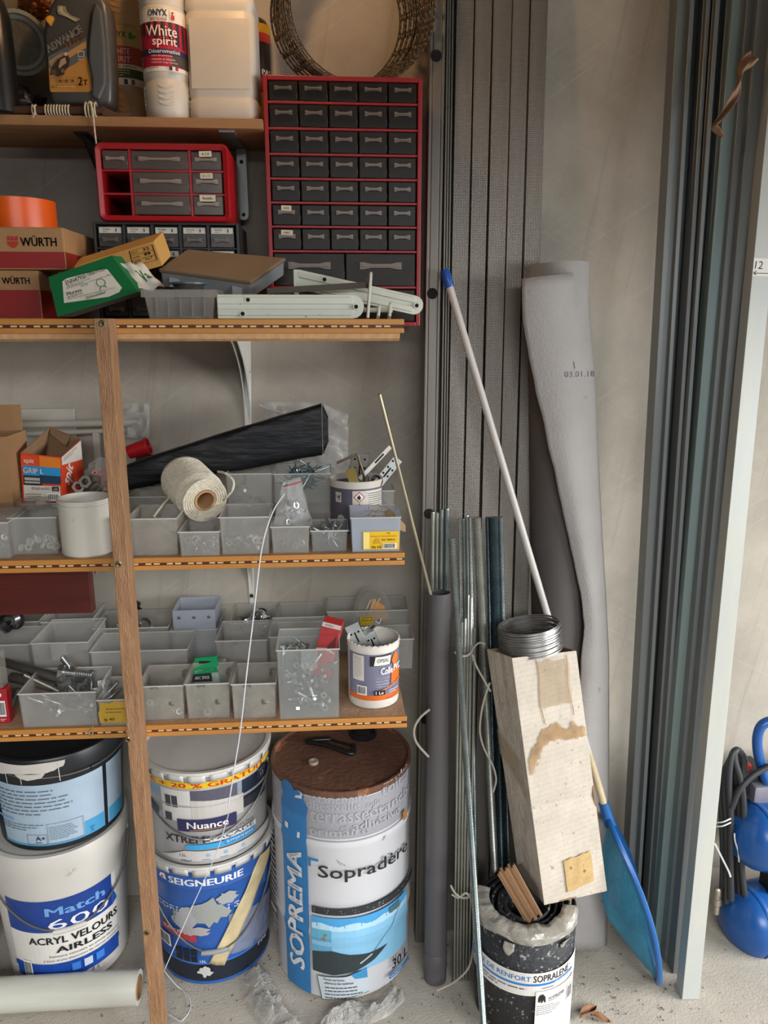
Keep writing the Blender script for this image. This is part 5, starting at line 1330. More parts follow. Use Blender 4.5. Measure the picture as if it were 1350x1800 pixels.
# raffia in the yellow label bin
rn = random.Random(8); x0, x1, y0, y1, zb, zt, _ = BINS['a6']
g = MB()
for i in range(40):
    c = Vector((rn.uniform(x0 + .03, x1 - .006), rn.uniform(y0 + .01, y1 - .01), zt + rn.uniform(-.02, .004)))
    d = Vector((rn.uniform(-1, 1), rn.uniform(-1, 1), rn.uniform(-.3, .3))).normalized() * .012; g.tube([c - d, c + Vector((0, 0, .002)), c + d], .0004, 4)
tag(g.build('straw_fibres', mat('straw', '#a48e72', .9), at=((x0 + x1) / 2, (y0 + y1) / 2, zb), world=True), 'tangle of straw fibres in the bin with the yellow label', 'fibres', kind='stuff')
# white string hanging from the zip bag to the paint buckets
h = [PY(500, 868, 1.298), PY(483, 893, 1.268), PY(470, 925, 1.243), PY(461, 960, 1.236), PY(455, 1000, 1.235), PY(446, 1080, 1.235), PY(434, 1180, 1.236), PY(423, 1280, 1.236), PY(412, 1350, 1.245), PY(401, 1420, 1.25)]
tag(MB().tube(spline(h), .0012, 6).build('white_string', mat('white_plastic_string', '#d5d8dc', .4), at=h[4], world=True), 'thin white string hanging over two shelves down to the buckets', 'string')

# ================================================================== more things on the lowest shelf
x0, x1, y0, y1, zb, zt, _ = BINS['d1']
def rodlet(name, label, cat, a, b, r, m, thr=False, group='hardware heaped in the wide bin'):
    A, B = Vector(a), Vector(b); L = (B - A).length; g = MB()
    if thr: threaded(g, r, 0, L, 12, .0022)
    else: g.lathe([(r * .8, 0), (r, r * .3), (r, L - r * .3), (r * .8, L)], 14)
    o = g.build(name, m); o.location = A; o.rotation_euler = axis_frame(A, B).to_euler(); MX[o] = axis_frame(A, B); return tag(o, label, cat, group)
rodlet('steel_bar', 'long grey round bar lying across the wide bin of bolts', 'bar', PY(-8, 1160, 1.40), PY(112, 1194, 1.315), .0085, DULL)
rodlet('steel_bar', 'short thick grey bar under the long bar in the wide bin', 'bar', PY(18, 1190, 1.35), PY(96, 1208, 1.32), .0095, DULL)
rodlet('threaded_stud', 'threaded stud poking out over the rim of the wide bin', 'stud', PY(45, 1187, 1.335), PY(106, 1216, 1.30), .0048, mat('old_zinc_nut'), True)
rodlet('shiny_pin', 'shiny round pin standing in the wide bin', 'pin', PY(158, 1212, 1.335), PY(160, 1180, 1.33), .0055, ZINC)
for i, (px, py, ry, rz, lab) in enumerate(((104, 1180, 100, 20, 'big hex bolt with its head to the left in the wide bin'), (140, 1194, 60, 160, 'big hex bolt leaning between two others in the wide bin'), (181, 1196, 200, 60, 'big hex bolt with its head up at the right of the wide bin'), (168, 1214, 150, 100, 'big hex bolt low at the right rim of the wide bin'))):
    p = PY(px, py, 1.325); me, nm, ct = hw('bigbolt'); o = bpy.data.objects.new(nm, me); COL.objects.link(o); o.location = p; o.rotation_euler = (R(20), R(ry), R(rz)); tag(o, lab, ct, 'big bolts in the wide bin')
p = PY(136, 1210, 1.31)
for i in range(2):
    c = PY(131 + 13 * i, 1212, 1.312); g = MB().lathe([(.010, -.004), (.0125, -.004), (.0125, .004), (.010, .004), (.010, -.004)], 18, axis_frame(c, c + Vector((1, -.35 - .3 * i, .1))), caps=(False, False))
    tag(g.build('steel_ring', ZINC, at=c, world=True), ('left', 'right')[i] + ' steel ring standing at the rim of the wide bin', 'ring', 'steel rings')
for i, (a, b, c_, d_) in enumerate(((180, 1228, 206, 1198), (184, 1232, 212, 1210))): rodlet('steel_pin', ('upper', 'lower')[i] + ' pin poking from the narrow bin beside the batten', 'pin', PY(a, b, 1.305), PY(c_, d_, 1.33), .0042, ZINC, False, 'pins in the narrow bin')
rodlet('rusty_bolt', 'dark threaded screw in the shade beside the wide bin', 'screw', PY(16, 1248, 1.31), PY(30, 1215, 1.36), .006, DULL, True)
# red packet at the left edge
x1 = PY(15, 1240, 1.275).x; zt = PY(8, 1203, 1.275).z
t = thing('red_blister_pack', 'red and white blister pack cut by the left picture edge', 'packet', (x1 - .03, 1.28, Z3))
bevel(MB().box(x1 - .08, x1, 1.272, 1.292, Z3 + .0006, zt - .008).build('card', mat('red_pack_card', '#a81f28', .45), t, world=True), .001)
bevel(MB().box(x1 - .08, x1 - .006, 1.274, 1.300, zt - .0078, PY(8, 1150, 1.275).z).build('clear_blister', CLEAR, t, world=True), .002)
P = Print(planar(MX[t].inverted() @ frame((x1 - .016, 1.272, Z3), (1, 0, 0), (0, 0, 1)))); P.bars(.001, .014, .012, .044); P.disc(.004, .056, .0042, '#e9dfd8'); P.small(.001, .005, .013, .011, 2, '#f0e4de'); P.build('print', t)
# green blister box
G0, G1, G2, G3 = PY(336, 1200, 1.325), PY(388, 1198, 1.32), PY(382, 1172, 1.34), PY(338, 1178, 1.345)
t = thing('green_blister_box', 'small green topped box with black label in the dusty bin', 'box', (G0.lerp(G1, .5).x, 1.33, G0.z - .04))
slab(MB(), G0 + Vector((0, 0, -.035)), G1 + Vector((0, 0, -.035)), G2, G3, (.012, .03, .004)).build('box', mat('pale_pack_card', '#9aa79a', .5), t, world=True)
slab(MB(), G3, G2, G2 + Vector((-.004, .012, .016)), G3 + Vector((.004, .012, .018)), (.002, .006, 0)).build('hang_tab', mat('bright_green_card', '#159a5e', .4), t, world=True)
P = Print(localize(quad_fn(G0, G1, G2, G3), t)); P.rect(.02, .02, .72, .62, '#262b2e'); P.rect(.0, .62, .98, .98, '#1c8f5c'); P.text('ABC SPAX', .12, .2, .52, .24, '#d8dad6', .02); P.small(.1, .7, .9, .92, 2, '#c8d8cc'); P.build('print', t)
q = G3.lerp(G2, .5) + Vector((0, .0135, .009)); MB().box(-.011, .011, -.0065, -.0045, -.0025, .0025, Matrix.Translation(q - Vector((0, .002, 0)))).build('hang_slot', mat('hole_black'), t, world=True)
# red packet and bolts in the tall bin
A0, A1, A2, A3 = PY(553, 1150, 1.315), PY(590, 1158, 1.305), PY(600, 1100, 1.32), PY(568, 1092, 1.33)
t = thing('red_packet', 'crushed red and white card packet sticking out of the tall clear bin', 'packet', A0 + Vector((0, 0, -.04)))
dn = (A0 - A3).normalized() * .05
slab(MB(), A0 + dn, A1 + dn, A2, A3, (.006, .02, .003)).build('card', mat('red_pack_card2', '#b53433', .5, var=.12, scale=18), t, world=True)
P = Print(localize(quad_fn(A0, A1, A2, A3), t)); P.poly([(.0, .86), (1, .86), (1, .99), (.0, .99)], '#d3c8bd'); P.text('WÜRTH', .15, .89, .45, .07, '#6b5a50', .01); P.poly([(.45, .22), (.85, .66), (.92, .22)], '#6e1a1c'); P.poly([(.0, .2), (.5, .26), (.9, .16), (.9, .12), (.4, .2), (.0, .14)], '#dccfc6'); P.build('print', t)
for i, (px, py) in enumerate(((497, 1136), (512, 1133), (526, 1136), (540, 1138))):
    p = PY(px, py, 1.33 + .006 * (i % 2)); me, nm, ct = hw('bolt'); o = bpy.data.objects.new(nm, me); COL.objects.link(o); o.location = p; o.rotation_euler = (R(150 + 20 * i), R(40 * i), 0); tag(o, ('first', 'second', 'third', 'fourth')[i] + ' bolt head from the left at the rim of the tall bin', ct, 'bolt heads at the rim')
# white paper strip on the tall bin
x0, x1, y0, y1, zb, zt, tt = BINS['d6']
P = Print(planar(MX[tt].inverted() @ frame((x1 + .0015, y0, zb), (0, 1, 0), (0, 0, 1)))); P.rect(.006, .01, .045, .075, '#cfd2d6'); P.text('SPIT', .012, .02, .05, .02, '#2b3a6a', .03, rot=R(90)) if False else P.small(.01, .014, .04, .07, 6, '#3a456a'); P.build('side_label', tt)
# glue tin
p = PZ(659, 1248, Z3); r = .0475
t = thing('glue_tin', 'open white and orange glue tin at the end of the lowest shelf', 'tin', (p.x, p.y + r, Z3 + .0005))
ht = PY(659, 1139, p.y).z - Z3
GW = mat('white_glue_tin', '#d9d4ca', .4, var=.05, bump=.12, bscale=60)
prof = [(r - .004, 0), (r - .001, .002), (r, .006), (r, ht - .012), (r + .001, ht - .011), (r + .001, ht), (r - .0012, ht), (r - .0016, .003), (.001, .003)]
MB().lathe(prof, 44, caps=(True, False)).build('body', GW, t)
g = MB(); g.tube([Vector(((r - .0002 + .0008 * math.sin(i * 2.3)) * math.cos(2 * PI * i / 60), (r - .0002 + .0008 * math.sin(i * 2.3)) * math.sin(2 * PI * i / 60), ht + .0006 + .0010 * math.sin(i * 3.1))) for i in range(60)], .0018, 6, closed=True); g.build('dried_glue_rim', GW, t)
P = Print(cyl(r, -PI / 2 + .05), seg=.005); H = ht - .014; b = .022
P.rect(-.058, b, .060, H, '#77768c', 20); P.rect(-.058, b - .004, .060, b + .006, '#d8661e', 20)
P.rect(-.046, b + .034, -.022, H - .003, '#d8d2c8', 4); P.small(-.044, b + .038, -.025, H - .006, 11, '#7d766c', .9)
P.poly([(-.011, H - .003), (.030, H - .001), (.030, H - .022), (-.011, H - .022)], '#15161a'); P.poly([(-.001, H - .004), (.029, H - .004), (.026, H - .021), (-.004, H - .021)], '#e6e2da')
P.text('OPSIAL', .002, H - .0155, .022, .0075, '#2a2a2c', .01, shear=.15)
P.strip([(.037 + .002 * k, H - .001 - .012 * (k / 6) ** 2) for k in range(7)], [(.030 + .0016 * k, H - .016 - .02 * (k / 6)) for k in range(7)], '#e0711f'); P.strip([(.030 + .003 * k, H - .034) for k in range(9)], [(.028 + .003 * k, H - .060) for k in range(9)], '#dd6a1e')
P.text('Colle', .008, H - .039, .024, .0135, '#f2efe8', .03); P.text('PVC', .034, H - .037, .02, .013, '#f2efe8', .03)
for i in range(4): P.text(('• Tuyaux d’évacuation', '• Raccord d’eau', '• Haute résistance', '• Prise rapide')[i], -.004 + .001 * i, H - .047 - i * .0055, (.030, .025, .024, .023)[i], .0034, '#e4e1e6', .005)
P.poly([(.004, b + .016), (.05, b + .032), (.05, b + .029), (.004, b + .014)], '#e0772a'); P.bars(-.034, b + .008, -.016, b + .026); P.rect(-.004, b + .0085, .015, b + .0175, '#15161a'); P.text('1 Le', -.001, b + .0105, .013, .0055, '#f2efe8', .015); P.text('COLLE PVC RIGIDE', .018, b - .001, .034, .003, '#5a2a10', .0); P.small(.022, b + .010, .046, b + .018, 2, '#e4e1e6'); P.build('label', t)
for k, (a, b_, w, lab) in enumerate((((645, 1158, 1.335), (617, 1098, 1.345), .026, 'wide slotted steel profile leaning left out of the glue tin'), ((668, 1160, 1.345), (648, 1112, 1.355), .021, 'narrow slotted steel profile in the middle of the glue tin'))):
    lbar('slotted_profile', lab, PY(*a), PY(*b_), w, .0022, GZ, 1, 'profiles in the glue tin')
A, B = PY(640, 1114, 1.352), PY(664, 1093, 1.33)
lbar('slotted_profile', 'folded pipe clamp bracket pointing right above the glue tin', A, B, .010, .002, GZ, 0, 'profiles in the glue tin')
# orange blade pack in the wall bin
c = PY(652, 1075, 1.57)
t = thing('blade_pack', 'rounded clear pack with orange card in the wall bin', 'pack', (c.x, 1.575, BINS['f7'][4]))
H0 = PY(652, 1033, 1.57).z - c.z
pol = [(-.042, -.03), (.042, -.03), (.044, .0)] + [(.005 + .040 * math.cos(k * PI / 8), .002 + H0 * math.sin(k * PI / 8)) for k in range(1, 8)] + [(-.040, .0)]
mx = frame(Vector((c.x, 1.566, c.z)), (1, 0, .15), (0, .25, 1))
MB().prism(pol, 0, .004, mx).build('clear_shell', CLEAR, t, world=True)
MB().prism([(a * .8, b * .8) for a, b in pol], -.0015, -.0003, mx).build('grey_card', mat('grey_pack_card', '#8c8678', .6), t, world=True)
MB().prism([(-.012, -.02), (.038, -.02), (.03, .01), (.008, .03)], .0041, .0048, mx).build('orange_card', mat('orange_card', '#d08a2c', .5), t, world=True)
for k in range(3): MB().prism([(-.024 + .01 * k, -.01), (-.02 + .01 * k, -.01), (.006 + .01 * k, .028), (.002 + .01 * k, .028)], .0049, .0062, mx).build('blade', mat('bronze_steel'), t, world=True)
MB().box(-.02, .02, 0, .006, -(c.z - BINS['f7'][4]) + .001, -.028, Matrix.Translation((c.x, 1.57, c.z))).build('pack_base', mat('grey_pack_card'), t, world=True)
p = PY(645, 1092, 1.528); P = Print(planar(MX[BINS['f7'][6]].inverted() @ frame(Vector((p.x, 1.5295, p.z)), (1, 0, 0), (0, 0, 1)))); P.rect(-.014, -.010, .014, .010, '#c9a81c'); P.line([(-.010, .001), (.011, .001), (.011, .008), (-.010, .008), (-.010, .001)], .0012, '#3d340c'); P.small(-.008, .003, .009, .006, 1, '#3d340c'); P.build('yellow_tag', BINS['f7'][6], 'small yellow printed tag')
# raffia knot on the shelf edge
c = PY(160, 1289, 1.243); rn = random.Random(5); t = thing('raffia_knot', 'small straw knot tied on the lowest shelf edge', 'knot', c)
g = MB(); g.tube([Vector((.003 * math.cos(a) * (1 + .2 * math.sin(3 * a)), -.001 + .002 * math.sin(2 * a), .005 * math.sin(a))) for a in [k * .4 for k in range(32)]], .0013, 5); g.build('knot', mat('straw'), t)
MB().tube([Vector((0, 0, .004)), Vector((.004, .004, .014)), Vector((.008, .012, .02))], .0007, 5).build('strand', mat('straw'), t)

# ================================================================== buckets under the shelves
def to_cam(c): return math.atan2(-c[1], -c[0])
def frustum(rb, rt, h): return lambda z: rb + (rt - rb) * z / h
def bail(t, f, h, zp, zlow, a_mid, spread, mw, mg, grip=.045):
    """wire handle hanging down over the front with a plastic grip"""
    pts = []
    for i in range(25):
        u = -1 + 2 * i / 24; a = a_mid + spread * u; z = zlow + (zp - zlow) * (abs(u) ** 1.8); r = f(z) + .006; pts.append((r * math.cos(a), r * math.sin(a), z))
    wire = MB().tube(pts, .0021, 7).build('wire_handle', mw, t)
    g = []
    for i in range(7):
        a = a_mid + grip / f(zlow) * (i / 3 - 1) * .5; r = f(zlow) + .006; g.append((r * math.cos(a), r * math.sin(a), zlow + .0005))
    MB().tube(g, .0055, 10).build('grip', mg, wire)
    for s in (-1, 1):
        a = a_mid + spread * s; r = f(zp); MB().lathe([(.009, -.002), (.009, .005), (.004, .007)], 12, axis_frame(Vector((r * math.cos(a), r * math.sin(a), zp)), Vector((2 * r * math.cos(a), 2 * r * math.sin(a), zp)))).build('ear', mg, t)
WIRE = mat('bail_wire', '#8d8d8a', .35, metal=.85)
WPLA = mat('white_bucket_plastic', '#cec9c1', .42, var=.05, scale=6, spots='#a9a298', spot_scale=18, spot_amt=.06)
def plastic_bucket(label, c, z0, rb, rt, h, mbody, mlid, lid=True, name='paint_bucket'):
    t = thing(name, label, 'bucket', (c[0], c[1], z0 + .0008)); f = frustum(rb, rt, h)
    MB().lathe([(rb - .006, 0), (rb, .004), (f(h - .05), h - .05), (f(h - .05) + .004, h - .05), (f(h - .02) + .004, h - .02), (f(h - .02) + .001, h - .018), (rt, h - .004)], 64, caps=(True, not lid)).build('body', mbody, t)
    if lid: MB().lathe([(rt - .004, h - .036), (rt + .0055, h - .036), (rt + .0065, h - .012), (rt + .0055, h - .010), (rt + .0055, h - .004), (rt + .003, h), (rt - .006, h), (rt - .009, h - .006), (.001, h - .006)], 64, caps=(False, False)).build('lid', mlid, t)
    return t, f
# white bucket with the blue label
CM = (PY(120, 1600, 1.49).x, 1.487); RB, RT, HM = .121, .139, .338
t, f = plastic_bucket('white plastic paint bucket with blue label standing behind the floor tube', CM, 0, RB, RT, HM, WPLA, WPLA)
am = to_cam(CM)
P = Print(cyl(f, am), seg=.008)
X = lambda px: math.asin(max(-.98, min(.98, (px - 122) / 106.0))) * f(.1)
Zf = lambda py: CAM_H - (CM[1] - f(.17)) * math.tan(math.atan((py - 900) / FPX) + PITCH)
x0, x1 = -.125, X(193)
zz = [Zf(q) for q in (1552, 1615, 1645, 1690)]
P.rect(x0, .035, x1 + .012, Zf(1556), '#e2ded6', 22); P.rect(x0, Zf(1612), x1, Zf(1556), '#1c3f8c', 22); P.rect(x0, .035, x1 + .014, Zf(1669), '#1646a0', 22)
P.poly([(x1, Zf(1612)), (x1 + .014, Zf(1606)), (x1 + .006, Zf(1590)), (x1, Zf(1575))], '#2453ad')
P.text('Match', X(88), Zf(1583), X(181) - X(88), .020, '#6f9fd8', .03); P.text('600', X(90), Zf(1607), X(186) - X(90), .024, '#e8e8ee', .0)
P.text('ACRYL VELOURS', X(58), Zf(1633), X(200) - X(58), .0175, '#15151a', .03); P.text('AIRLESS', X(97), Zf(1649), X(190) - X(97), .0150, '#15151a', .03)
P.text('Peinture veloutée en phase aqueuse', X(86), Zf(1660) + .003, X(200) - X(86), .0065, '#3a3a40', .0); P.text('à base d’une dispersion de résines acryliques', X(76), Zf(1667) + .0035, X(202) - X(76), .0058, '#3a3a40', .0)
P.strip([(x0 + k * (x1 + .014 - x0) / 8, Zf(1668)) for k in range(9)], [(x0 + k * (x1 + .014 - x0) / 8, Zf(1676)) for k in range(9)], '#1646a0')
for k in range(3): P.rect(X(119 + k * 20), Zf(1686), X(133 + k * 20), Zf(1673), ('#3d7fd0', '#c9d4de', '#3d7fd0')[k])
P.text('15 Lt', X(135), Zf(1702), X(168) - X(135), .011, '#e8e8ee', .02); P.bars(X(46), Zf(1690), X(58), Zf(1662)); P.build('label', t)
bail(t, f, HM, HM - .055, .158, am, 1.45, WIRE, WPLA, .06)
g = MB()
for k in range(16):
    a = am + .05 + .03 * (k % 5) + .02 * random.random(); z = HM - .012 - .045 * random.random(); r = f(z) + .0042
    a2 = a + random.uniform(-.12, .12); g.tube([(r * math.cos(a), r * math.sin(a), z), ((r + .0006) * math.cos((a + a2) / 2), (r + .0006) * math.sin((a + a2) / 2), z + .006), (r * math.cos(a2), r * math.sin(a2), z - .004)], .0011, 5)
tag(g.build('dried_paint', WPLA, t), kind='stuff')
# black bucket on top
CBk = (PY(108, 1400, 1.48).x, 1.484); RB2, RT2, HB = .121, .1335, .212
BKP = mat('black_bucket_plastic', '#1d2024', .38, var=.1)
t, f = plastic_bucket('black paint bucket with pale blue label standing on the white bucket', CBk, HM + .001, RB2, RT2, HB, BKP, BKP)
am = to_cam(CBk); zo = HM
Zf = lambda py: CAM_H - (CBk[1] - .127) * math.tan(math.atan((py - 900) / FPX) + PITCH) - zo
X = lambda px: math.asin(max(-.98, min(.98, (px - 112) / 106.0))) * f(.1)
P = Print(cyl(f, am), seg=.008)
zt, zb = .155, .016
P.rect(-.135, zb, X(176), zt, '#a9bdce', 22); P.rect(X(182), zb, .15, zt, '#a9bdce', 8); P.rect(X(142), zb, X(176), zb + .034, '#4c9fd0', 4); P.rect(X(184), zb, .15, zb + .034, '#4c9fd0', 6); P.rect(-.135, zb, X(142), zb + .004, '#4c9fd0', 16)
P.small(X(18), .085, X(130), .145, 7, '#5d6a75', .7, 4); P.rect(X(14), .072, X(36), .077, '#7fa8cf', 3); P.small(X(20), .05, X(82), .068, 3, '#5d6a75', .8, 6)
xa, xb = X(84), X(140); P.line([(xa, .02), (xb, .02), (xb, .066), (xa, .066), (xa, .02)], .0008, '#6b7680'); P.small(xa + .003, .028, xb - .006, .06, 8, '#6b7680', .6, 7)
P.line([(X(53), .02), (X(82), .02), (X(82), .043), (X(53), .043), (X(53), .02)], .0008, '#54606a'); P.text('A+', X(65), .030, X(80) - X(65), .0095, '#1d242a', .02); P.small(X(64), .022, X(81), .028, 1, '#1d242a'); P.line([(X(150), .020), (X(156), .034)], .0008, '#2d5a7a'); P.line([(X(156), .020), (X(150), .034)], .0008, '#2d5a7a'); P.line([(X(149), .034), (X(157), .034)], .0008, '#2d5a7a')
P.build('label', t)
g = Print(cyl(lambda z: f(z) + .0082, am), seg=.008)
g.poly(jag([(X(4), HB - .004), (X(122), HB - .005), (X(118), HB - .018), (X(95), HB - .026), (X(60), HB - .026), (X(20), HB - .03), (X(4), HB - .028)], 5, .0012, 3), '#cdc8c0'); g.poly([(X(50), HB - .026), (X(92), HB - .027), (X(86), HB - .036), (X(66), HB - .040), (X(54), HB - .034)], '#c9c4bc')
for q in (38, 57, 111): g.line([(X(q), HB - .008), (X(q) + .001, HB - .048)], .0016, '#cdc8c0')
g.build('paint_spill', t)
bail(t, f, HB, HB - .03, .17, am + .5, 1.2, WIRE, BKP, .02)
# blue buckets beyond the left edge
CLb = (CM[0] - .288, 1.47)
t, f = plastic_bucket('dark blue bucket cut by the left picture edge', CLb, 0, .118, .135, .33, mat('dark_blue_plastic', '#17445f', .4), mat('dark_blue_plastic'))
P = Print(cyl(f, to_cam(CLb)), seg=.008); P.rect(-.02, .07, .155, .27, '#c9c7c2', 20); P.rect(.08, .20, .155, .215, '#a8262c', 6); P.small(.10, .08, .155, .19, 9, '#333333'); P.build('label', t)
t, f = plastic_bucket('teal bucket standing on the dark blue bucket at the left edge', CLb, .332, .118, .133, .21, mat('teal_plastic', '#155a72', .4), mat('teal_plastic'))
# --- metal pails
def metal_pail(label, c, z0, rb, rt, h, mbody, mlid, ntab):
    t = thing('paint_pail', label, 'pail', (c[0], c[1], z0 + .0008)); f = frustum(rb, rt, h)
    prof = [(rb - .008, .004), (rb - .002, 0), (rb + .002, .001), (rb + .0015, .006), (f(.008), .008), (f(h * .62), h * .62), (f(h * .64) + .0025, h * .64), (f(h * .66), h * .66), (f(h * .80), h * .80), (f(h * .82) + .0025, h * .82), (f(h * .84), h * .84), (rt, h - .012)]
    MB().lathe(prof, 64, caps=(True, True)).build('body', mbody, t)
    lid = MB().lathe([(rt - .002, h - .010), (rt + .004, h - .009), (rt + .0055, h - .004), (rt + .003, h), (rt - .004, h), (rt - .008, h - .008), (.001, h - .008)], 64, caps=(False, False)).build('lid', mlid, t)
    g = None; am = to_cam(c)
    for k in range(ntab):
        a = am + (k - ntab / 2 + .5) * 2 * PI / 20; wv = []
        pts = []
        for zz, dr in ((h - .004, .0058), (h - .020, .0042)):
            for s in range(5):
                aa = a + (s / 4 - .5) * 2 * PI / 20 * .80; rr = rt + dr - (0 if zz > h - .01 else .001); pts.append(Vector((rr * math.cos(aa), rr * math.sin(aa), zz + (.002 * math.sin(k * 2.1) if zz < h - .01 else 0))))
        q = MB().add(pts, [(5 + i, 6 + i, 1 + i, i) for i in range(4)], True).build('lid_tab', mlid, lid); solid(q, .0012)
    return t, f
TINW = mat('white_tinplate', '#c8c5bf', .4, var=.08, spots='#8d867c', spot_scale=22, spot_amt=.08)
CS = (PY(378, 1620, 1.48).x, 1.482); HS = .30
t, f = metal_pail('blue metal paint pail with torn tape standing on the floor', CS, 0, .117, .134, HS, mat('blue_pail_paint', '#2a58a2', .35, var=.06, spots='#8ea3c2', spot_scale=16, spot_amt=.1), TINW, 12)
am = to_cam(CS); Zf = lambda py: CAM_H - (CS[1] - .124) * math.tan(math.atan((py - 900) / FPX) + PITCH); X = lambda px: math.asin(max(-.98, min(.98, (px - 378) / 102.0))) * f(.1)
P = Print(cyl(f, am), seg=.008)
P.rect(-.16, .001, .16, .052, '#1b2430', 30); P.rect(-.16, .052, .16, .056, '#3f78cc', 30)
P.text('SEIGNEURIE', X(311), Zf(1540), X(426) - X(311), .0165, '#e6e8ee', .035); P.poly([(X(297), Zf(1536)), (X(308), Zf(1538)), (X(306), Zf(1527)), (X(300), Zf(1528))], '#e6e8ee'); P.poly([(X(299), Zf(1535)), (X(304), Zf(1536)), (X(303), Zf(1531))], '#c8433a')
P.text('CORNUSATIN S', X(288), Zf(1590), X(418) - X(288), .013, '#c5cad6', .02); P.text('ENTRETIEN', X(334), Zf(1601), X(362) - X(334), .004, '#1b2430', .01)
P.strip([(X(292) + k * .014, Zf(1620) - .002 * k) for k in range(7)], [(X(292) + k * .014, Zf(1632) - .0025 * k) for k in range(7)], '#b23a3e'); P.text('SATIN', X(294), Zf(1629), X(330) - X(294), .008, '#d9c9cc', .015)
rj = random.Random(6)
def patch(cx, cy, rx, ry, col, n=22, rot=0):
    P.poly([(X(cx + rx * rj.uniform(.55, 1.1) * math.cos(2 * PI * i / n)), Zf(cy + ry * rj.uniform(.55, 1.1) * math.sin(2 * PI * i / n))) for i in range(n)], col)
patch(331, 1602, 22, 26, '#a9a9ac'); patch(345, 1622, 30, 9, '#a9a3a4'); patch(372, 1588, 36, 26, '#9a9c98'); patch(398, 1568, 20, 12, '#a3a5a2')
P.bars(X(285), Zf(1662), X(303), Zf(1640)); 
for k in range(6): P.rect(X(311 + (k % 3) * 12), Zf(1664 + (k // 3) * 12), X(321 + (k % 3) * 12), Zf(1654 + (k // 3) * 12), '#14181e')
P.text('15L', X(349), Zf(1676), X(360) - X(349), .006, '#e6e8ee', .015); P.text('ppg', X(448), Zf(1684), X(464) - X(448), .009, '#c8ccd4', .01); patch(357, 1692, 13, 12, '#c4c4c0'); P.build('label', t)
def tp(u, v):
    px = (462 + (372 - 462) * v) + (-9 + 26 * u) ; py = 1525 + (1680 - 1525) * v + 8 * u
    x = X(min(px, 474)); z = Zf(py); r = f(z) + .0035 + .0035 * noise.noise(Vector((u * 3, v * 5, 2))); a = am + x / f(.1); return Vector((r * math.cos(a), r * math.sin(a), z))
solid(MB().grid(tp, 6, 20).build('masking_tape', mat('yellowed_tape', '#cdbb93', .6, var=.15, scale=30), t), .0008)
def tp2(u, v):
    px = 400 + 75 * u; py = 1600 + 72 * v + 14 * u
    x = X(min(px, 474)); z = Zf(py); r = f(z) + .002 + .003 * noise.noise(Vector((u * 4, v * 4, 7))); a = am + x / f(.1); return Vector((r * math.cos(a), r * math.sin(a), z))
solid(MB().grid(tp2, 10, 10).build('clear_tape', POLY, t), .0005)
bail(t, f, HS, HS - .05, .088, am - .02, 1.35, WIRE, mat('grey_grip', '#8d8f90', .5), .055)
CN = (PY(366, 1400, 1.47).x, 1.476); HN = .212; zo = HS + .001
t, f = metal_pail('white and grey metal paint pail with house picture on the blue pail', CN, zo, .120, .1305, HN, mat('pail_grey_print', '#a5a2a0', .35, var=.06), TINW, 12)
am = to_cam(CN); Zf = lambda py: CAM_H - (CN[1] - .125) * math.tan(math.atan((py - 900) / FPX) + PITCH) - zo; X = lambda px: math.asin(max(-.98, min(.98, (px - 368) / 102.0))) * f(.1)
P = Print(cyl(f, am), seg=.008)
P.rect(-.15, .148, .15, .186, '#8798ac', 30); P.rect(X(420), .125, .16, .188, '#1f2a3d', 8)
P.poly([(X(296), .145), (X(296), .178), (X(314), .186), (X(344), .170), (X(344), .10), (X(296), .10)], '#d4d2ce'); P.strip([(X(340) + k * .013, .178 - .001 * k) for k in range(8)], [(X(340) + k * .013, .148 - .001 * k) for k in range(8)], '#565562'); P.strip([(X(340) + k * .013, .150 - .001 * k) for k in range(9)], [(X(340) + k * .013, .098) for k in range(9)], '#c4beb8')
P.rect(X(302), .132, X(320), .158, '#3b4048'); P.rect(X(310.2), .132, X(311.4), .158, '#cfcfcc'); P.rect(X(422), .106, X(460), .128, '#2e3138', 4); P.poly([(X(262), .14), (X(290), .120), (X(290), .105), (X(262), .12)], '#49566a'); P.rect(X(300), .10, X(310), .118, '#3b4048')
P.rect(-.16, .178, .16, .192, '#e2b91a', 30); P.text('DE + 20 % GRATUIT', X(275), .1795, X(455) - X(275), .0105, '#c23a22', .03)
P.disc(X(452), .165, .0165, '#3a4458', 24); P.disc(X(452), .165, .0135, '#1f2a3d', 24); P.text('GARANTIE', X(452), .168, .022, .004, '#b9c0cc', .01, 'c'); P.text('12', X(452), .156, .012, .009, '#b9c0cc', .02, 'c')
P.rect(X(318), .080, X(409), .108, '#2a2a55', 10); P.text('Nuance', X(332), .0865, X(396) - X(332), .0155, '#eceae6', .02); P.line([(X(336), .083), (X(396), .085)], .0012, '#d9902a')
P.text('PEINTURE', X(386), .071, X(437) - X(386), .005, '#55565c', .005); P.text('XTREM', X(298), .053, X(358) - X(298), .017, '#2c2d33', .03); P.rect(X(360), .054, X(440), .066, '#d4d1cc', 6); P.text('FAÇADE', X(368), .056, X(436) - X(368), .0095, '#3c4a63', .02)
P.poly([(X(326), .044), (X(331), .050), (X(438), .053), (X(438), .040), (X(331), .038)], '#3aa0d8'); P.rect(X(388), .042, X(437), .054, '#2a86c4', 4); P.text('SUPPORTS BAINS', X(391), .0455, X(435) - X(391), .005, '#eceae6', .01)
P.poly([(X(326), .036), (X(290), .014), (X(345), .012), (X(470), .016), (X(470), .034)], '#c9c5c2'); P.text('12L', X(318), .022, X(328) - X(318), .006, '#33343a', .005); P.text('±96m²', X(319), .010, X(336) - X(319), .006, '#33343a', .005); 
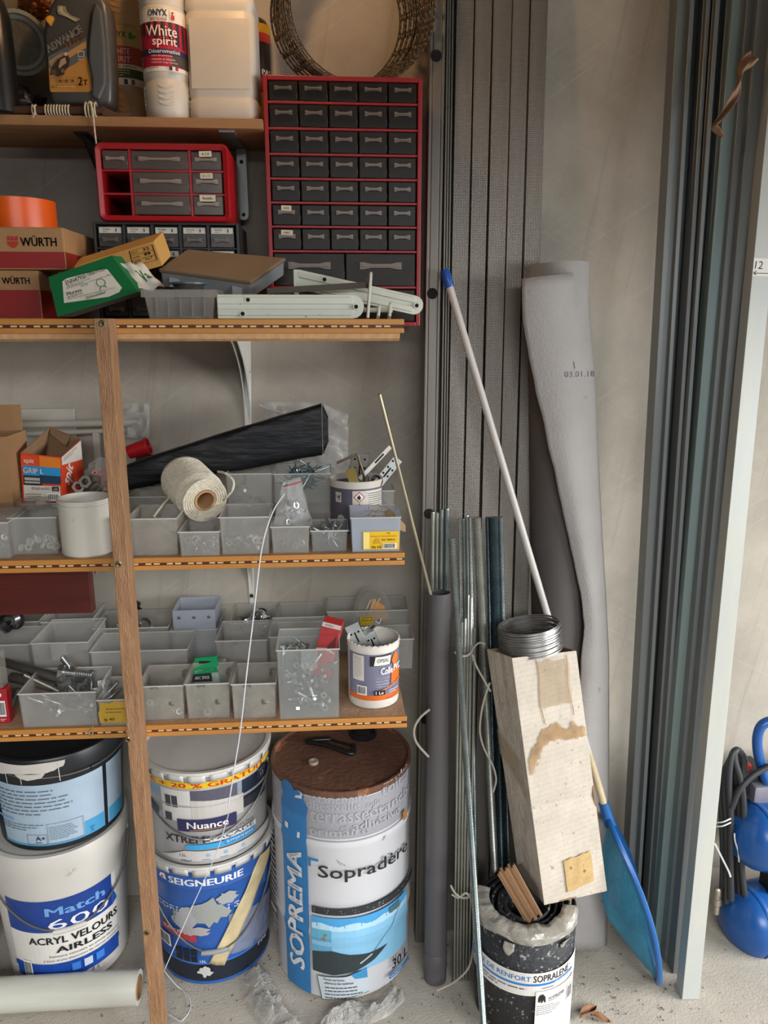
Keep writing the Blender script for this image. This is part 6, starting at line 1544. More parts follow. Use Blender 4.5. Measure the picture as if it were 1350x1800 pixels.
for k in range(3): P.small(X(352 + 28 * k), .012, X(374 + 28 * k), .018, 1, '#5f88ad'); P.disc(X(362 + 28 * k), .025, .004, '#8fb3cf', 10)
P.build('label', t)
bail(t, f, HN, HN - .045, .062, am - .06, 1.35, WIRE, WIRE, .01)
# --- tall drum
pf = PZ(606, 1757, 0); RD = .1445; HD = .484
dr = Vector((pf.x, pf.y, 0)).normalized(); CD = (pf.x + dr.x * RD, pf.y + dr.y * RD)
t = thing('steel_drum', 'tall white and blue steel drum with a rusty lid', 'drum', (CD[0], CD[1], .0008))
DW = mat('drum_white_paint', '#cccccf', .35, var=.05, scale=6, spots='#8a857c', spot_scale=26, spot_amt=.04)
prof = [(RD - .006, .004), (RD - .001, 0), (RD + .001, .003), (RD, .01)]
for zc_ in (.155, .365): prof += [(RD, zc_ - .014), (RD + .0035, zc_ - .005), (RD + .0035, zc_ + .005), (RD, zc_ + .014)]
prof += [(RD, HD - .014)]
MB().lathe(prof, 72, caps=(True, True)).build('body', DW, t)
RUST = mat('rusty_lid_steel', '#75503c', .8, col2='#57382a', scale=9, bump=.3, bscale=90, spots='#a06b4a', spot_scale=14, spot_amt=.25)
LID = MB().lathe([(RD, HD - .014), (RD + .002, HD - .010), (RD + .002, HD - .002), (RD, HD), (RD - .004, HD), (RD - .006, HD - .006), (.001, HD - .006)], 72, caps=(False, False)).build('rusty_lid', RUST, t)
zl = HD - .006
cen = lambda px, py: (lambda q: Vector((q.x - CD[0], q.y - CD[1], zl)))(PZ(px, py, zl))
h0, h1, h2, h3 = cen(540, 1308), cen(618, 1330), cen(622, 1314), cen(580, 1302)
up = Vector((0, 0, .006))
MB().tube(spline([h3 + up * .5, h0 + up, h0.lerp(h1, .5) + up * 1.6, h1 + up, h2 + up * .6]), .0052, 10).build('carry_handle', mat('black_handle_plastic', '#191a1d', .35), LID)
MB().tube([h3 + up * .3, h3.lerp(h2, .5) + up * .3, h2 + up * .3], .003, 8).build('handle_bracket', mat('dark_steel'), LID)
q = cen(551, 1342); MB().lathe([(.006, 0), (.010, 0), (.010, .006), (.006, .006), (.006, .001), (.001, .001)], 20, Matrix.Translation(q), caps=(False, False)).build('vent_bung', mat('pale_bung', '#b7a894', .5, metal=.3), LID)
q = cen(638, 1292); MB().lathe([(.030, 0), (.031, .006), (.026, .010), (.024, .004), (.001, .004)], 28, Matrix.Translation(q), caps=(False, False)).build('black_cap', mat('black_handle_plastic'), LID)
am = to_cam(CD); X = lambda px: math.asin(max(-.985, min(.985, (px - 602) / 117.0))) * RD
Zf = lambda py: CAM_H - (CD[1] - RD) * math.tan(math.atan((py - 900) / FPX) + PITCH)
fr = lambda z: RD + .0005 + sum(.0035 * max(0, 1 - max(0, abs(z - zc_) - .005) / .009) for zc_ in (.155, .365))
P = Print(cyl(fr, am), seg=.007)
zs = Zf(1474)
P.rect(-.19, zs, .2, HD - .016, '#9c9ca2', 44); P.rect(-.19, zs - .006, .2, zs - .0035, '#8e8e94', 44)
for s, px, py, w, h in (('étanchéité', 555, 1412, 88, .020), ('multi', 668, 1404, 40, .022), ('adhésivelle', 538, 1424, 92, .020), ('colle', 640, 1424, 24, .012), ('toiture', 664, 1412, 54, .021), ('terrasse', 552, 1445, 92, .024), ('étanche', 644, 1442, 70, .023), ('et', 600, 1458, 12, .012), ('adhésive', 618, 1460, 76, .019), ('primaire', 552, 1472, 92, .022)):
    P.text(s, X(px), Zf(py), X(min(px + w, 716)) - X(px), h, '#a8a8ae', .015)
sx0, sx1 = X(507), X(547)
P.rect(sx0, .004, sx1, Zf(1440), '#2d78b4', 8); P.poly([(sx0, Zf(1441)), (sx1, Zf(1441)), (sx1 + .004, Zf(1425)), (sx1 - .008, Zf(1408)), (sx1 - .022, Zf(1410)), (sx0 + .006, Zf(1415)), (sx0, Zf(1430))], '#2a6ea8')
P.disc(X(518), Zf(1404), .019, '#2a6ea8', 20); P.disc(X(536), Zf(1406), .012, '#2a6ea8', 16); P.poly([(X(530), Zf(1412)), (X(541), Zf(1410)), (X(542), Zf(1400)), (X(536), Zf(1398)), (X(538), Zf(1405)), (X(531), Zf(1408))], '#c9ccd2'); P.disc(X(537), Zf(1402), .0035, '#2a6ea8', 12)
P.rect(X(513), Zf(1474), X(518), Zf(1464), '#d9d9dc'); P.rect(X(533), Zf(1480), X(537), Zf(1471), '#d9d9dc')
P.text('SOPREMA', sx1 - .012, .058, Zf(1505) - .058, sx1 - sx0 - .026, '#d9d9dc', .035, rot=R(90))
P.rect(X(549), Zf(1524), X(553), Zf(1509), '#2d78b4'); P.rect(X(549), Zf(1513), X(565), Zf(1509), '#2d78b4')
P.text('Sopradère', X(564), Zf(1546), X(706) - X(564), .036, '#24262a', .015); P.text('®', X(708), Zf(1520), .006, .006, '#24262a', .0)
P.rect(X(697), Zf(1478), X(704), Zf(1462), '#a9743a', 2)
P.rect(X(553), Zf(1604), X(716), Zf(1592), '#2e3034', 20); P.small(X(556), Zf(1602), X(712), Zf(1594), 2, '#a9abb0', .95, 3)
x0, x1 = X(553), X(704); zt, zb = Zf(1609), Zf(1702)
P.rect(x0, zb, x1, zt, '#86bfe0', 20); P.rect(x0, zt - .022, x1, zt, '#4a9fd8', 20)
P.strip([(x0 + k * (x1 - x0) / 12, zt - .016 + .004 * math.sin(k * 1.7)) for k in range(13)], [(x0 + k * (x1 - x0) / 12, zt - .032 + .003 * math.sin(k * 2.3)) for k in range(13)], '#b5d9ec')
P.rect(x0, Zf(1668), X(583), Zf(1630), '#5fa3c4', 3); P.poly([(x0, Zf(1670)), (X(583), Zf(1665)), (X(610), Zf(1672)), (X(640), Zf(1676)), (X(671), Zf(1674)), (X(650), Zf(1690)), (X(620), Zf(1702)), (X(585), Zf(1707)), (x0, Zf(1704))], '#2f3a3d')
P.line([(X(627), Zf(1690)), (X(646), Zf(1679))], .003, '#bfcdd2'); P.line([(X(646), Zf(1678)), (X(694), Zf(1618))], .0012, '#3f5f74'); P.disc(X(572), Zf(1643), .0035, '#b0643a', 10); P.disc(X(574), Zf(1637), .003, '#5d8a3c', 10); P.strip([(X(673) + .004 * k, Zf(1612) + .0002 * k) for k in range(8)], [(X(673) + .004 * k, Zf(1622) - .001 * (k % 3)) for k in range(8)], '#4f6c74')
P.poly([(X(560), Zf(1711)), (X(605), Zf(1709)), (X(640), Zf(1700)), (X(640), Zf(1740)), (X(567), Zf(1750))], '#c2ccd2'); P.poly([(X(612), Zf(1706)), (X(637), Zf(1699)), (X(638), Zf(1716)), (X(618), Zf(1714))], '#3e8fc4'); P.line([(X(560), Zf(1711)), (X(567), Zf(1750)), (X(640), Zf(1741))], .0014, '#33363a')
P.text('Permet une bonne', X(570), Zf(1716), X(602) - X(570), .006, '#33363a', .01); P.text('adhérence des matériaux', X(571), Zf(1722), X(616) - X(571), .006, '#33363a', .01); P.small(X(572), Zf(1748), X(630), Zf(1725), 4, '#4b5056')
P.text('30 L', X(677), Zf(1724), X(703) - X(677), .024, '#1d1e22', .03); P.rect(X(672), Zf(1738), X(706), Zf(1731), '#2d78b4', 5); P.small(X(674), Zf(1737), X(704), Zf(1732), 1, '#d0dbe6')
P.small(-.185, .1, sx0 - .012, zs - .03, 18, '#a4a4aa', .7); P.build('label', t)
# --- white tube on the floor and torn film
A, B = PZ(-40, 1762, 0), PZ(247, 1757, 0)
t = thing('floor_tube', 'white plastic tube lying on the floor in front of the white bucket', 'tube', (A.lerp(B, .5).x, 1.331, 0))
A, B = Vector((A.x - .1, 1.333, .0335)), Vector((B.x, 1.333, .0335))
MB().lathe([(.024, 0), (.033, 0), (.033, (B - A).length), (.024, (B - A).length), (.024, 0)], 36, axis_frame(A, B), caps=(False, False)).build('tube', mat('cream_film_roll', '#c8c6ba', .3, var=.06, scale=5, stretch=(1, 8, 8)), t, world=True)
MB().lathe([(.021, -.002), (.0235, -.002), (.0235, (B - A).length + .002), (.021, (B - A).length + .002), (.021, -.002)], 28, axis_frame(A, B), caps=(False, False)).build('core', CARDD, t, world=True)
FILM = mat('torn_milky_film', '#d0cec8', .3, var=.1, transp=.6, translucent=.25)
def film(label, pts, w, seed, hz=.02):
    """crumpled strip of film lying along floor points"""
    c = spline([PZ(a, b, 0) for a, b in pts], 10); n = len(c) - 1
    def fn(u, v):
        i = min(int(v * n), n); q = c[i]; d = (c[min(i + 1, n)] - c[max(i - 1, 0)]).normalized(); s = Vector((-d.y, d.x, 0))
        ww = w * (.55 + .45 * math.sin(min(1, v * 1.1) * PI * .85 + .3)) + .006 * noise.noise(Vector((v * 9, seed, 0)))
        k = noise.noise(Vector((u * 3.2 + seed, v * 7, 1))) + .6 * abs(noise.noise(Vector((u * 9, v * 21 + seed, 4)))) - .3 * abs(noise.noise(Vector((u * 15, v * 34, seed))))
        return q + s * (u - .5) * ww * 2 * (1 - .25 * k) + Vector((.006 * k, .006 * k, .004 + max(0, hz * (.45 + k) * math.sin(u * PI))))
    o = MB().grid(fn, 24, 60, False).build('plastic_film', FILM, at=c[n // 2], world=True); solid(o, .0005); return tag(o, label, 'film')
film('crumpled milky film on the floor in front of the blue pail', [(446, 1712), (462, 1745), (480, 1785), (520, 1812)], .030, 2, .02)
film('crumpled milky film lying against the foot of the drum', [(700, 1750), (660, 1782), (610, 1784), (580, 1796), (565, 1820)], .026, 5, .02)
t = thing('wire_tangle', 'thin white wire looped on the floor behind the batten', 'wire', PZ(300, 1760, 0))
for k, pts in enumerate((((402, 1430, .12), (380, 1500, .08), (335, 1600, .03), (300, 1680, .03), (276, 1735, .03)), ((283, 1700, .03), (310, 1732, .012), (332, 1750, .004), (334, 1775, .004), (320, 1795, .003)), ((262, 1748, .02), (285, 1775, .006), (318, 1796, .003)), ((275, 1690, .06), (284, 1700, .05), (278, 1740, .03), (270, 1780, .01)))):
    q = [PY(a, b, PZ(a, b, 0).y * .985) if z_ > .02 else PZ(a, b, z_) for a, b, z_ in pts]
    q = [PY(a, b, 1.25 if k == 0 else 1.27) if (z_ > .02) else PZ(a, b, z_) for a, b, z_ in pts]
    MB().tube(spline(q), .0009, 5).build('strand', mat('white_plastic_string'), t, world=True)

# ================================================================== metal profiles leaning on the wall
GALVS = mat('galvanised_profile', '#77726a', .45, metal=.4, var=.10, scale=4, stretch=(6, 6, .6))
def knurl():
    m = mat('knurled_galvanised_profile', '#857f77', .42, metal=.5, var=.12, scale=4, stretch=(6, 6, .6))
    N = m.node_tree.nodes; L = m.node_tree.links; b = N['Principled BSDF']; tc = N.new('ShaderNodeTexCoord'); mp = N.new('ShaderNodeMapping'); L.new(tc.outputs['Object'], mp.inputs[0])
    add = N.new('ShaderNodeMath'); add.operation = 'MULTIPLY'; ws = []
    for d in ('X', 'Z'):
        w = N.new('ShaderNodeTexWave'); w.bands_direction = d; w.inputs['Scale'].default_value = 95; L.new(mp.outputs[0], w.inputs['Vector']); ws.append(w)
    L.new(ws[0].outputs['Fac'], add.inputs[0]); L.new(ws[1].outputs['Fac'], add.inputs[1])
    bp = N.new('ShaderNodeBump'); bp.inputs['Strength'].default_value = .55; bp.inputs['Distance'].default_value = .001; L.new(add.outputs[0], bp.inputs['Height']); L.new(bp.outputs[0], b.inputs['Normal'])
    return m
KN = knurl()
def rack_y(z): return 1.475 + (1.608 - 1.475) * z / 2.1
def solve(px, py, off=0.0):
    """point of the leaning rack plane seen at a pixel"""
    d = ray(px, py); k = (1.608 - 1.475) / 2.1
    s = (1.475 + off + k * CAM_H) / (d.y - k * d.z); return CAMP + d * s
def leaner(name, label, cat, T, B, w, depth, m, kind='face', group=None, ztop=2.42, lip=.006, holes=()):
    """profile whose front face's left edge runs through T and B"""
    T, B = Vector(T), Vector(B); d = (T - B); e0 = B + d * ((0.0 - B.z) / d.z); e1 = B + d * ((ztop - B.z) / d.z); ax = (e1 - e0)
    L = ax.length; ux = Vector((1, 0, 0)); mx = Matrix.Identity(4); az = ax.normalized(); yy = az.cross(ux).normalized(); xx = yy.cross(az)
    mx = Matrix((xx, yy, az)).transposed().to_4x4(); mx.translation = e0
    t = thing(name, label, cat, e0, mx.to_euler(), group); MX[t] = mx
    th = .0011
    if kind == 'face':   # closed side to the viewer, flanges going back
        pol = [(0, depth), (0, 0), (w, 0), (w, depth), (w - th, depth), (w - th, th), (th, th), (th, depth)]
    elif kind == 'open':  # open side to the viewer, two lips
        pol = [(0, 0), (lip, 0), (lip, th), (th, th), (th, depth - th), (w - th, depth - th), (w - th, th), (w - lip, th), (w - lip, 0), (w, 0), (w, depth), (0, depth)]
    elif kind == 'stud':  # face with two pressed grooves
        pol = [(0, depth), (0, 0), (w * .16, 0), (w * .2, .002), (w * .24, 0), (w * .76, 0), (w * .8, .002), (w * .84, 0), (w, 0), (w, depth), (w - th, depth), (w - th, .0032), (th, .0032), (th, depth)]
    prf = MB().prism(pol, 0, L).build('profile', m, t); bevel(prf, .0005, 1)
    for z in holes: MB().lathe([(.0105, 0), (.0105, .0006)], 24, Matrix.Translation((w * .5, 0, z)) @ Matrix.Rotation(PI / 2, 4, 'X')).build('punched_hole', mat('hole_black'), t)
    return t, mx, L
# perforated stud nearest the shelves
T, B = solve(757, 0, -.03), solve(733, 1500, -.03); T2 = solve(784, 0, -.03)
t, mx, L = leaner('perforated_stud', 'galvanised stud with round holes standing right of the shelves', 'metal stud', T, B, T2.x - T.x, .036, GALVS, 'stud', 'profiles in the left rack')
inv = mx.inverted()
for px, py in ((767, 98), (760, 516), (754, 903), (748, 1265)):
    q = inv @ solve(px, py, -.03); MB().lathe([(.0105, 0), (.0105, .0008)], 24, Matrix.Translation((q.x, .0004, q.z)) @ Matrix.Rotation(PI / 2, 4, 'X')).build('punched_hole', mat('hole_black'), t)
for i, (a, b) in enumerate(((786, 773), (790, 778), (795, 782))):
    T, B = solve(a, 0, -.022 + .012 * i), solve(b, 900, -.022 + .012 * i)
    leaner('edge_profile', ('first', 'second', 'third')[i] + ' of three narrow profiles edge-on beside the perforated stud', 'metal profile', T, B, .0032, .03, GALVS, 'face', 'profiles in the left rack')
top = (803, 836, 868, 902, 934); topr = (832, 864, 899, 930, 962); b9 = (786, 816, 847, 878, 908); 
for i in range(5):
    T, B, T2 = solve(top[i], 0), solve(b9[i], 900), solve(topr[i] + 1.5, 0)
    leaner('knurled_channel', ('first', 'second', 'third', 'fourth', 'last')[i] + ' knurled metal channel from the left in the left rack', 'metal channel', T, B, T2.x - T.x, .017, KN, 'face', 'profiles in the left rack')
# --- right stack of studs
DKG = mat('grey_galvanised_stud', '#868a8a', .42, metal=.5, var=.08, scale=3, stretch=(6, 6, .4))
TEAL = mat('bluish_galvanised_stud', '#8fa09e', .38, metal=.5, var=.08, scale=3, stretch=(6, 6, .4))
PALE = mat('pale_galvanised_stud', '#c3c2b4', .45, metal=.25, var=.06, scale=3, col2='#b4b9ba', stretch=(5, 5, 1.2))
def lean_pt(px, py, yb, k):
    """point of a plane leaning from y = yb at the floor by k per metre, seen at a pixel"""
    d = ray(px, py); return CAMP + d * ((yb + k * CAM_H) / (d.y - k * d.z))
R_ = [  # px@600, px@1300, width px, kind, depth, material, foot y, head y, label
    (1157, 1117, 24, 'face', .036, DKG, 1.47, 1.595, 'dark stud at the left end of the right stack'),
    (1178, 1136, 28, 'open', .03, DKG, 1.448, 1.59, 'second stud from the left in the right stack, open side out'),
    (1203, 1157, 17, 'open', .03, DKG, 1.425, 1.585, 'third stud from the left in the right stack, narrow and dark'),
    (1217, 1168, 24, 'open', .028, DKG, 1.402, 1.58, 'fourth stud from the left in the right stack, behind the torn tape end'),
    (1238, 1180, 28, 'face', .03, TEAL, 1.378, 1.575, 'bluish stud in the middle of the right stack'),
    (1262, 1202, 22, 'face', .03, DKG, 1.352, 1.57, 'stud second from the front in the right stack'),
    (1280, 1219, 33, 'face', .034, DKG, 1.322, 1.562, 'broad dark stud just behind the pale front stud')]
for a, b, w, kd, dp, m_, yb_, yt_, lab in R_:
    k = (yt_ - yb_) / 2.4; T, B = lean_pt(a, 600, yb_, k), lean_pt(b, 1300, yb_, k); W = lean_pt(a + w, 600, yb_, k).x - T.x
    leaner('steel_stud', lab, 'metal stud', T, B, W, dp, m_, kd, 'studs in the right stack', 2.35, .008)
yb_ = PZ(1199, 1757, 0).y; k8 = (1.55 - yb_) / 2.4
T, B = lean_pt(1311, 600, yb_, k8), PZ(1199, 1757, 0); W = lean_pt(1344, 600, yb_, k8).x - T.x
t, mx, L = leaner('steel_stud', 'pale front stud of the right stack with a hand-written mark', 'metal stud', T, B, W, .03, PALE, 'face', 'studs in the right stack', 2.2)
inv = mx.inverted(); q = inv @ lean_pt(1323, 485, yb_, k8); q2 = inv @ lean_pt(1352, 455, yb_, k8)
P = Print(lambda x, y, h: Vector((x, -h, y)), h0=.0004); P.rect(q.x - .001, q.z, W - .0005, q2.z, '#e2ded6'); P.text('12', q.x + .002, q.z + .013, .015, .014, '#24242a', -.005, shear=.1); P.line([(q.x + .001, q.z + .005), (W - .001, q.z + .006)], .0012, '#24242a'); P.line([(q.x + .006, q.z + .009), (q.x + .001, q.z + .005), (q.x + .006, q.z + .002)], .0012, '#24242a'); P.build('marked_paper', t)
# torn tape on the studs
pts = [(1326, 97, .010), (1314, 108, .012), (1304, 122, .007), (1302, 140, .004), (1296, 160, .009), (1284, 180, .008), (1268, 205, .005), (1255, 221, .003), (1262, 228, .006), (1271, 240, .003)]
cc = spline([PY(a, b, 1.478) for a, b, _ in pts], 5); ww = spline([Vector((w, 0, 0)) for _, _, w in pts], 5)
g = MB(); n = len(cc) - 1
def tapef(u, v):
    i = min(int(round(v * n)), n); d = (cc[min(i + 1, n)] - cc[max(i - 1, 0)]).normalized(); s = d.cross(Vector((0, 1, 0))).normalized()
    return cc[i] + s * (u - .5) * 2 * ww[i].x + Vector((0, .006 * math.sin(u * 5 + v * 9), 0))
o = g.grid(tapef, 5, n).build('torn_tape', mat('brown_paper_tape', '#8a6a52', .75, var=.15, scale=30), at=cc[n], world=True); solid(o, .0006); tag(o, 'torn brown paper tape hanging on the right stack of studs', 'tape')

# ================================================================== grey membrane roll
MEM = mat('grey_felt_membrane', '#9a9693', .85, var=.07, scale=10, bump=.2, bscale=200, spots='#7f7a77', spot_scale=14, spot_amt=.08)
MEMD = mat('dark_membrane_back', '#3a383b', .7, var=.15, scale=8)
Cb_ = PZ(1000, 1682, 0); Cb_ = Vector((Cb_.x + .004, Cb_.y + .062, 0)); rM = .060
tp_ = PY(980, 468, 1.56); Ct_ = Vector((tp_.x, 1.565, tp_.z))
t = thing('membrane_roll', 'tall grey membrane roll leaning on the wall with a peeling outer lap', 'membrane roll', Cb_)
mx = MX[t].inverted() @ axis_frame(Cb_, Ct_); L = (Ct_ - Cb_).length
sp = []
for i in range(90):
    a = i / 90 * 2 * PI * 3.2; r = rM - .0045 * (a / (2 * PI)); sp.append((r * math.cos(a), r * math.sin(a)))
g = MB(); vs = []; 
for x, y in sp: vs += [mx @ Vector((x, y, 0)), mx @ Vector((x, y, L))]
o = g.add(vs, [(2 * i, 2 * i + 2, 2 * i + 3, 2 * i + 1) for i in range(89)], True).build('rolled_sheet', [mat('dark_membrane', '#575250', .85, var=.1, scale=10)], t); solid(o, .003)  # rolled sheet coloured darker than its lap and top wrap
MB().lathe([(rM - .004, L - .09), (rM + .002, L - .09), (rM + .002, L + .001), (rM - .003, L + .001), (rM - .004, L - .09)], 40, mx, caps=(False, False)).build('top_wrap', MEM, t)
lp = [(478, 917, 1030), (560, 918, 1037), (640, 932, 1044), (720, 950, 1048), (800, 968, 1051), (880, 985, 1055), (960, 1003, 1059), (1040, 1020, 1064), (1100, 1027, 1067), (1160, 1022, 1070), (1300, 1010, 1070), (1480, 985, 1069), (1676, 958, 1066)]
def lerp_tab(py):
    for (a, b) in zip(lp[:-1], lp[1:]):
        if py <= b[0]: k = (py - a[0]) / (b[0] - a[0]); return a[1] + (b[1] - a[1]) * k, a[2] + (b[2] - a[2]) * k
    return lp[-1][1], lp[-1][2]
def lap(u, v):
    py = 490 + (1672 - 490) * v; l, r = lerp_tab(py); px = r + (l - r) * u; py2 = py - 14 * (1 - u) * (1 - v) * (1 if v < .02 else .3)
    zz = PY(px, py, 1.45).z; k = max(0, min(1, zz / Ct_.z)); c = Cb_.lerp(Ct_, k); yf = c.y - rM - .006
    wv = noise.noise(Vector((u * 1.5, v * 5, 2))) * .008
    y = yf + .035 * (1 - u) ** 3 * 1.0 - .010 * math.sin(u * PI) - .012 * u * max(0, 1 - v * 1.6) + wv * u
    return PY(px + 2.5 * noise.noise(Vector((0, v * 26, 5))) * u, py2, y)
o = MB().grid(lap, 16, 60).build('peeling_lap', MEM, t, world=True); solid(o, .0025)
inv = MX[t].inverted()
def lapf(x, y, h):
    l, r = lerp_tab(y); u = (x - r) / (l - r); v = (y - 490) / 1182.0; q = lap(u, v); return inv @ (q + Vector((0, -.0016 - h, 0)))
P = Print(lapf); P.text('03.01.18', 992, 665, 52, -10, '#4d4a49', -.008); P.line([(1008, 638), (1010, 650)], 1.4, '#4d4a49'); P.build('date_stamp', t)

# ================================================================== rods, pipe and string
ZR = mat('zinc_threaded_rod', '#8d9897', .3, metal=.8, var=.2, scale=30)
ZG = mat('grey_threaded_rod', '#a7a89f', .35, metal=.75, var=.15, scale=30)
ZT = mat('teal_threaded_rod', '#576c72', .3, metal=.8, var=.2, scale=30)
def rod(name, label, T, B, r, m, pitch=.0032, group='rods beside the shelves', cat='threaded rod', n=9):
    T, B = Vector(T), Vector(B); L = (T - B).length; g = MB(); prof = []
    if pitch:
        k = int(L / pitch * 2); prof = [(r if i % 2 == 0 else r * .87, L * i / k) for i in range(k + 1)]
    else: prof = [(r * .8, 0), (r, r * .4), (r, L - r * .3), (r * .85, L)]
    g.lathe(prof, n); o = g.build(name, m); a = axis_frame(B, T); o.location = B; o.rotation_euler = a.to_euler(); MX[o] = a
    return tag(o, label, cat, group)
# grey pipe
B = PZ(768, 1738, 0); B = Vector((B.x, B.y + .026, .001)); T = PY(771, 1041, 1.415)
t = thing('drain_pipe', 'grey plastic drain pipe standing in front of the left rack', 'pipe', B)
mx = MX[t].inverted() @ axis_frame(B, T); L = (T - B).length; PIPE = mat('grey_pvc', '#565355', .35, var=.05, scale=5)
r = .0235
MB().lathe([(r - .0025, 0), (r, 0), (r, L - .055), (r + .0006, L - .054), (r + .0006, L), (r - .0018, L), (r - .0018, L - .2), (r - .0025, L - .2), (r - .0025, 0)], 40, mx, caps=(False, False)).build('pipe', PIPE, t)
MB().lathe([(r + .0002, .03), (r + .0012, .032), (r + .0012, .066), (r + .0002, .068)], 40, mx, caps=(False, False)).build('coupling_ring', PIPE, t)
ax = (T - B).normalized()
rod('thin_rod', 'thin brass coloured rod leaning left out of the grey pipe', PY(667, 693, 1.335), T - ax * .05 + Vector((-.004, .0, 0)), .0034, mat('brass_grey_rod', '#a89f86', .35, metal=.7), .0026)
# four rods behind the pipe
for i, (a, b, w, m_, lab) in enumerate(((761, 900, .0045, ZG, 'pale rod with its tip in front of the round stud hole'), (769, 901, .0030, ZG, 'thinnest rod behind the grey pipe'), (776, 895, .0044, ZR, 'second rod from the right behind the grey pipe'), (786, 894, .0042, ZR, 'rightmost rod behind the grey pipe'))):
    T_ = PY(a, b, 1.462); B_ = PZ(a - 8, 1665, 0); B_ = Vector((B_.x, 1.43, 0)); rod('threaded_rod', lab, T_, B_, w, m_)
# rods right of the pipe, from the left
tops = (((808, 912), .0050, ZG, 'pale threaded rod in the cluster left of the wire coil', 818), ((815, 912), .0045, ZR, 'bluish threaded rod in the middle of the cluster', 827), ((826, 909), .0046, ZR, 'threaded rod with a white worn tip in the cluster', 838), ((821, 906), .0038, ZG, 'thin threaded rod at the back of the cluster', 833))
for i, ((a, b), w, m_, lab, bx) in enumerate(tops):
    k_ = (2, 1, 0, 3)[i]; T_ = PY(a, b, 1.425 + .011 * k_); B_ = PZ(bx, 1690, 0); B_ = Vector((B_.x, 1.375 + .011 * k_, 0)); rod('threaded_rod', lab, T_, B_, w, m_)
T_ = PY(838, 910, 1.425); Q = PY(853, 1130, 1.41); d = (Q - T_); B_ = T_ + d * (T_.z / -d.z); rod('threaded_rod', 'thick grey threaded rod leaning left of the wire coil', T_, Vector((PZ(866, 1640, 0).x, 1.39, 0)), .0085, ZG, .0034, n=12)
for i, (a, w, m_, lab, y_) in enumerate(((857, .0048, ZT, 'dark teal rod behind the wire coil', 1.462), (868, .0088, ZT, 'thick teal threaded rod above the wire coil', 1.452), (880, .0055, ZR, 'rightmost teal threaded rod above the wire coil', 1.46))):
    T_ = PY(a, 909, y_); B_ = PZ(a + 14, 1640, 0); rod('threaded_rod', lab, T_, Vector((B_.x - .002, 1.432, 0)), w, m_, .0032)
# front rod
T_ = PY(794, 946, 1.37); B_ = PZ(853, 1850, 0); rod('threaded_rod', 'long shiny threaded rod standing in front of all other rods', T_, B_, .0066, ZR, .0032, n=12)
# bundle tied with string
rn = random.Random(21)
heights = (1086, 1093, 1087, 1046, 1050, 1150, 1160, 1120, 1140, 1155, 1170, 1105)
for i in range(12):
    px = 803 + (i % 6) * 5.4; y_ = 1.365 - .007 * (i % 2) + .012 * (i // 6)
    B_ = PZ(px - 2, 1738 - 8 * (i // 6), 0); B_ = Vector((B_.x, 1.335 + .01 * (i // 6), 0)); T_ = PY(px + 4, heights[i], 1.392 + .01 * (i // 6) - .003 * (i % 3)); rod('thin_rod', 'thin steel rod tied in the bundle beside the grey pipe', T_, B_, .0026, ZG, 0, 'thin rods in the tied bundle', 'rod', 8)
STR = mat('grey_cord', '#a8a294', .85, var=.12, scale=120)
t = thing('grey_cord', 'grey cord knotted round the bundle of thin rods and the pipe', 'cord', PY(812, 1570, 1.33))
for k, pts in enumerate((((799, 1146, 1.352), (806, 1152, 1.348), (818, 1153, 1.350), (826, 1149, 1.353), (831, 1140, 1.37), (842, 1130, 1.385), (853, 1132, 1.385)), ((830, 1150, 1.352), (838, 1172, 1.358), (850, 1194, 1.36), (862, 1215, 1.36)), ((861, 1200, 1.362), (851, 1230, 1.36), (845, 1260, 1.36), (844, 1290, 1.36), (852, 1318, 1.36), (866, 1345, 1.36), (872, 1370, 1.36), (867, 1392, 1.36)), ((792, 1556, 1.312), (800, 1570, 1.308), (812, 1578, 1.306), (824, 1577, 1.308), (830, 1572, 1.315)), ((794, 1572, 1.312), (806, 1578, 1.307), (818, 1570, 1.306), (828, 1580, 1.309), (832, 1610, 1.309), (832, 1660, 1.305), (824, 1700, 1.30), (800, 1725, 1.297), (768, 1741, 1.294)), ((755, 1247, 1.372), (738, 1262, 1.36), (728, 1282, 1.356), (732, 1305, 1.358), (753, 1330, 1.365)))):
    MB().tube(spline([PY(*q) for q in pts]), .0024 if k == 5 else .0021, 7).build('cord', STR, t, world=True)

# ================================================================== black bitumen roll with the tilted box on top
fr_ = PY(937, 1700, 1.185); RK = .0985; CK = Vector((PY(937, 1680, 1.20).x + .004, 1.185 + RK, 0)); HK = PY(937, 1652, 1.185).z
t = thing('bitumen_roll', 'black mineral bitumen roll with white label band standing on the floor', 'bitumen roll', (CK.x, CK.y, .0005))
BIT = mat('black_bitumen', '#26272a', .6, var=.15, scale=12, spots='#8d8b86', spot_scale=110, spot_amt=.36, bump=.3, bscale=120)
vs = []; n_ = 200; turns = 4.6; am = to_cam(CK); a_end = am + 1.9
for i in range(n_ + 1):
    k = i / n_; a = a_end + turns * 2 * PI * (k - 1); r = .040 + (RK - .040) * k; vs += [Vector((r * math.cos(a), r * math.sin(a), 0)), Vector((r * math.cos(a), r * math.sin(a), HK - .004 * math.sin(k * 30) * (1 if k < .9 else 0)))]
o = MB().add(vs, [(2 * i, 2 * i + 2, 2 * i + 3, 2 * i + 1) for i in range(n_)], True).build('rolled_sheet', BIT, t); solid(o, .0048)
FOIL = mat('crinkled_foil_film', '#b3aea4', .32, metal=.25, var=.25, scale=25, bump=.5, bscale=50, transp=.12)
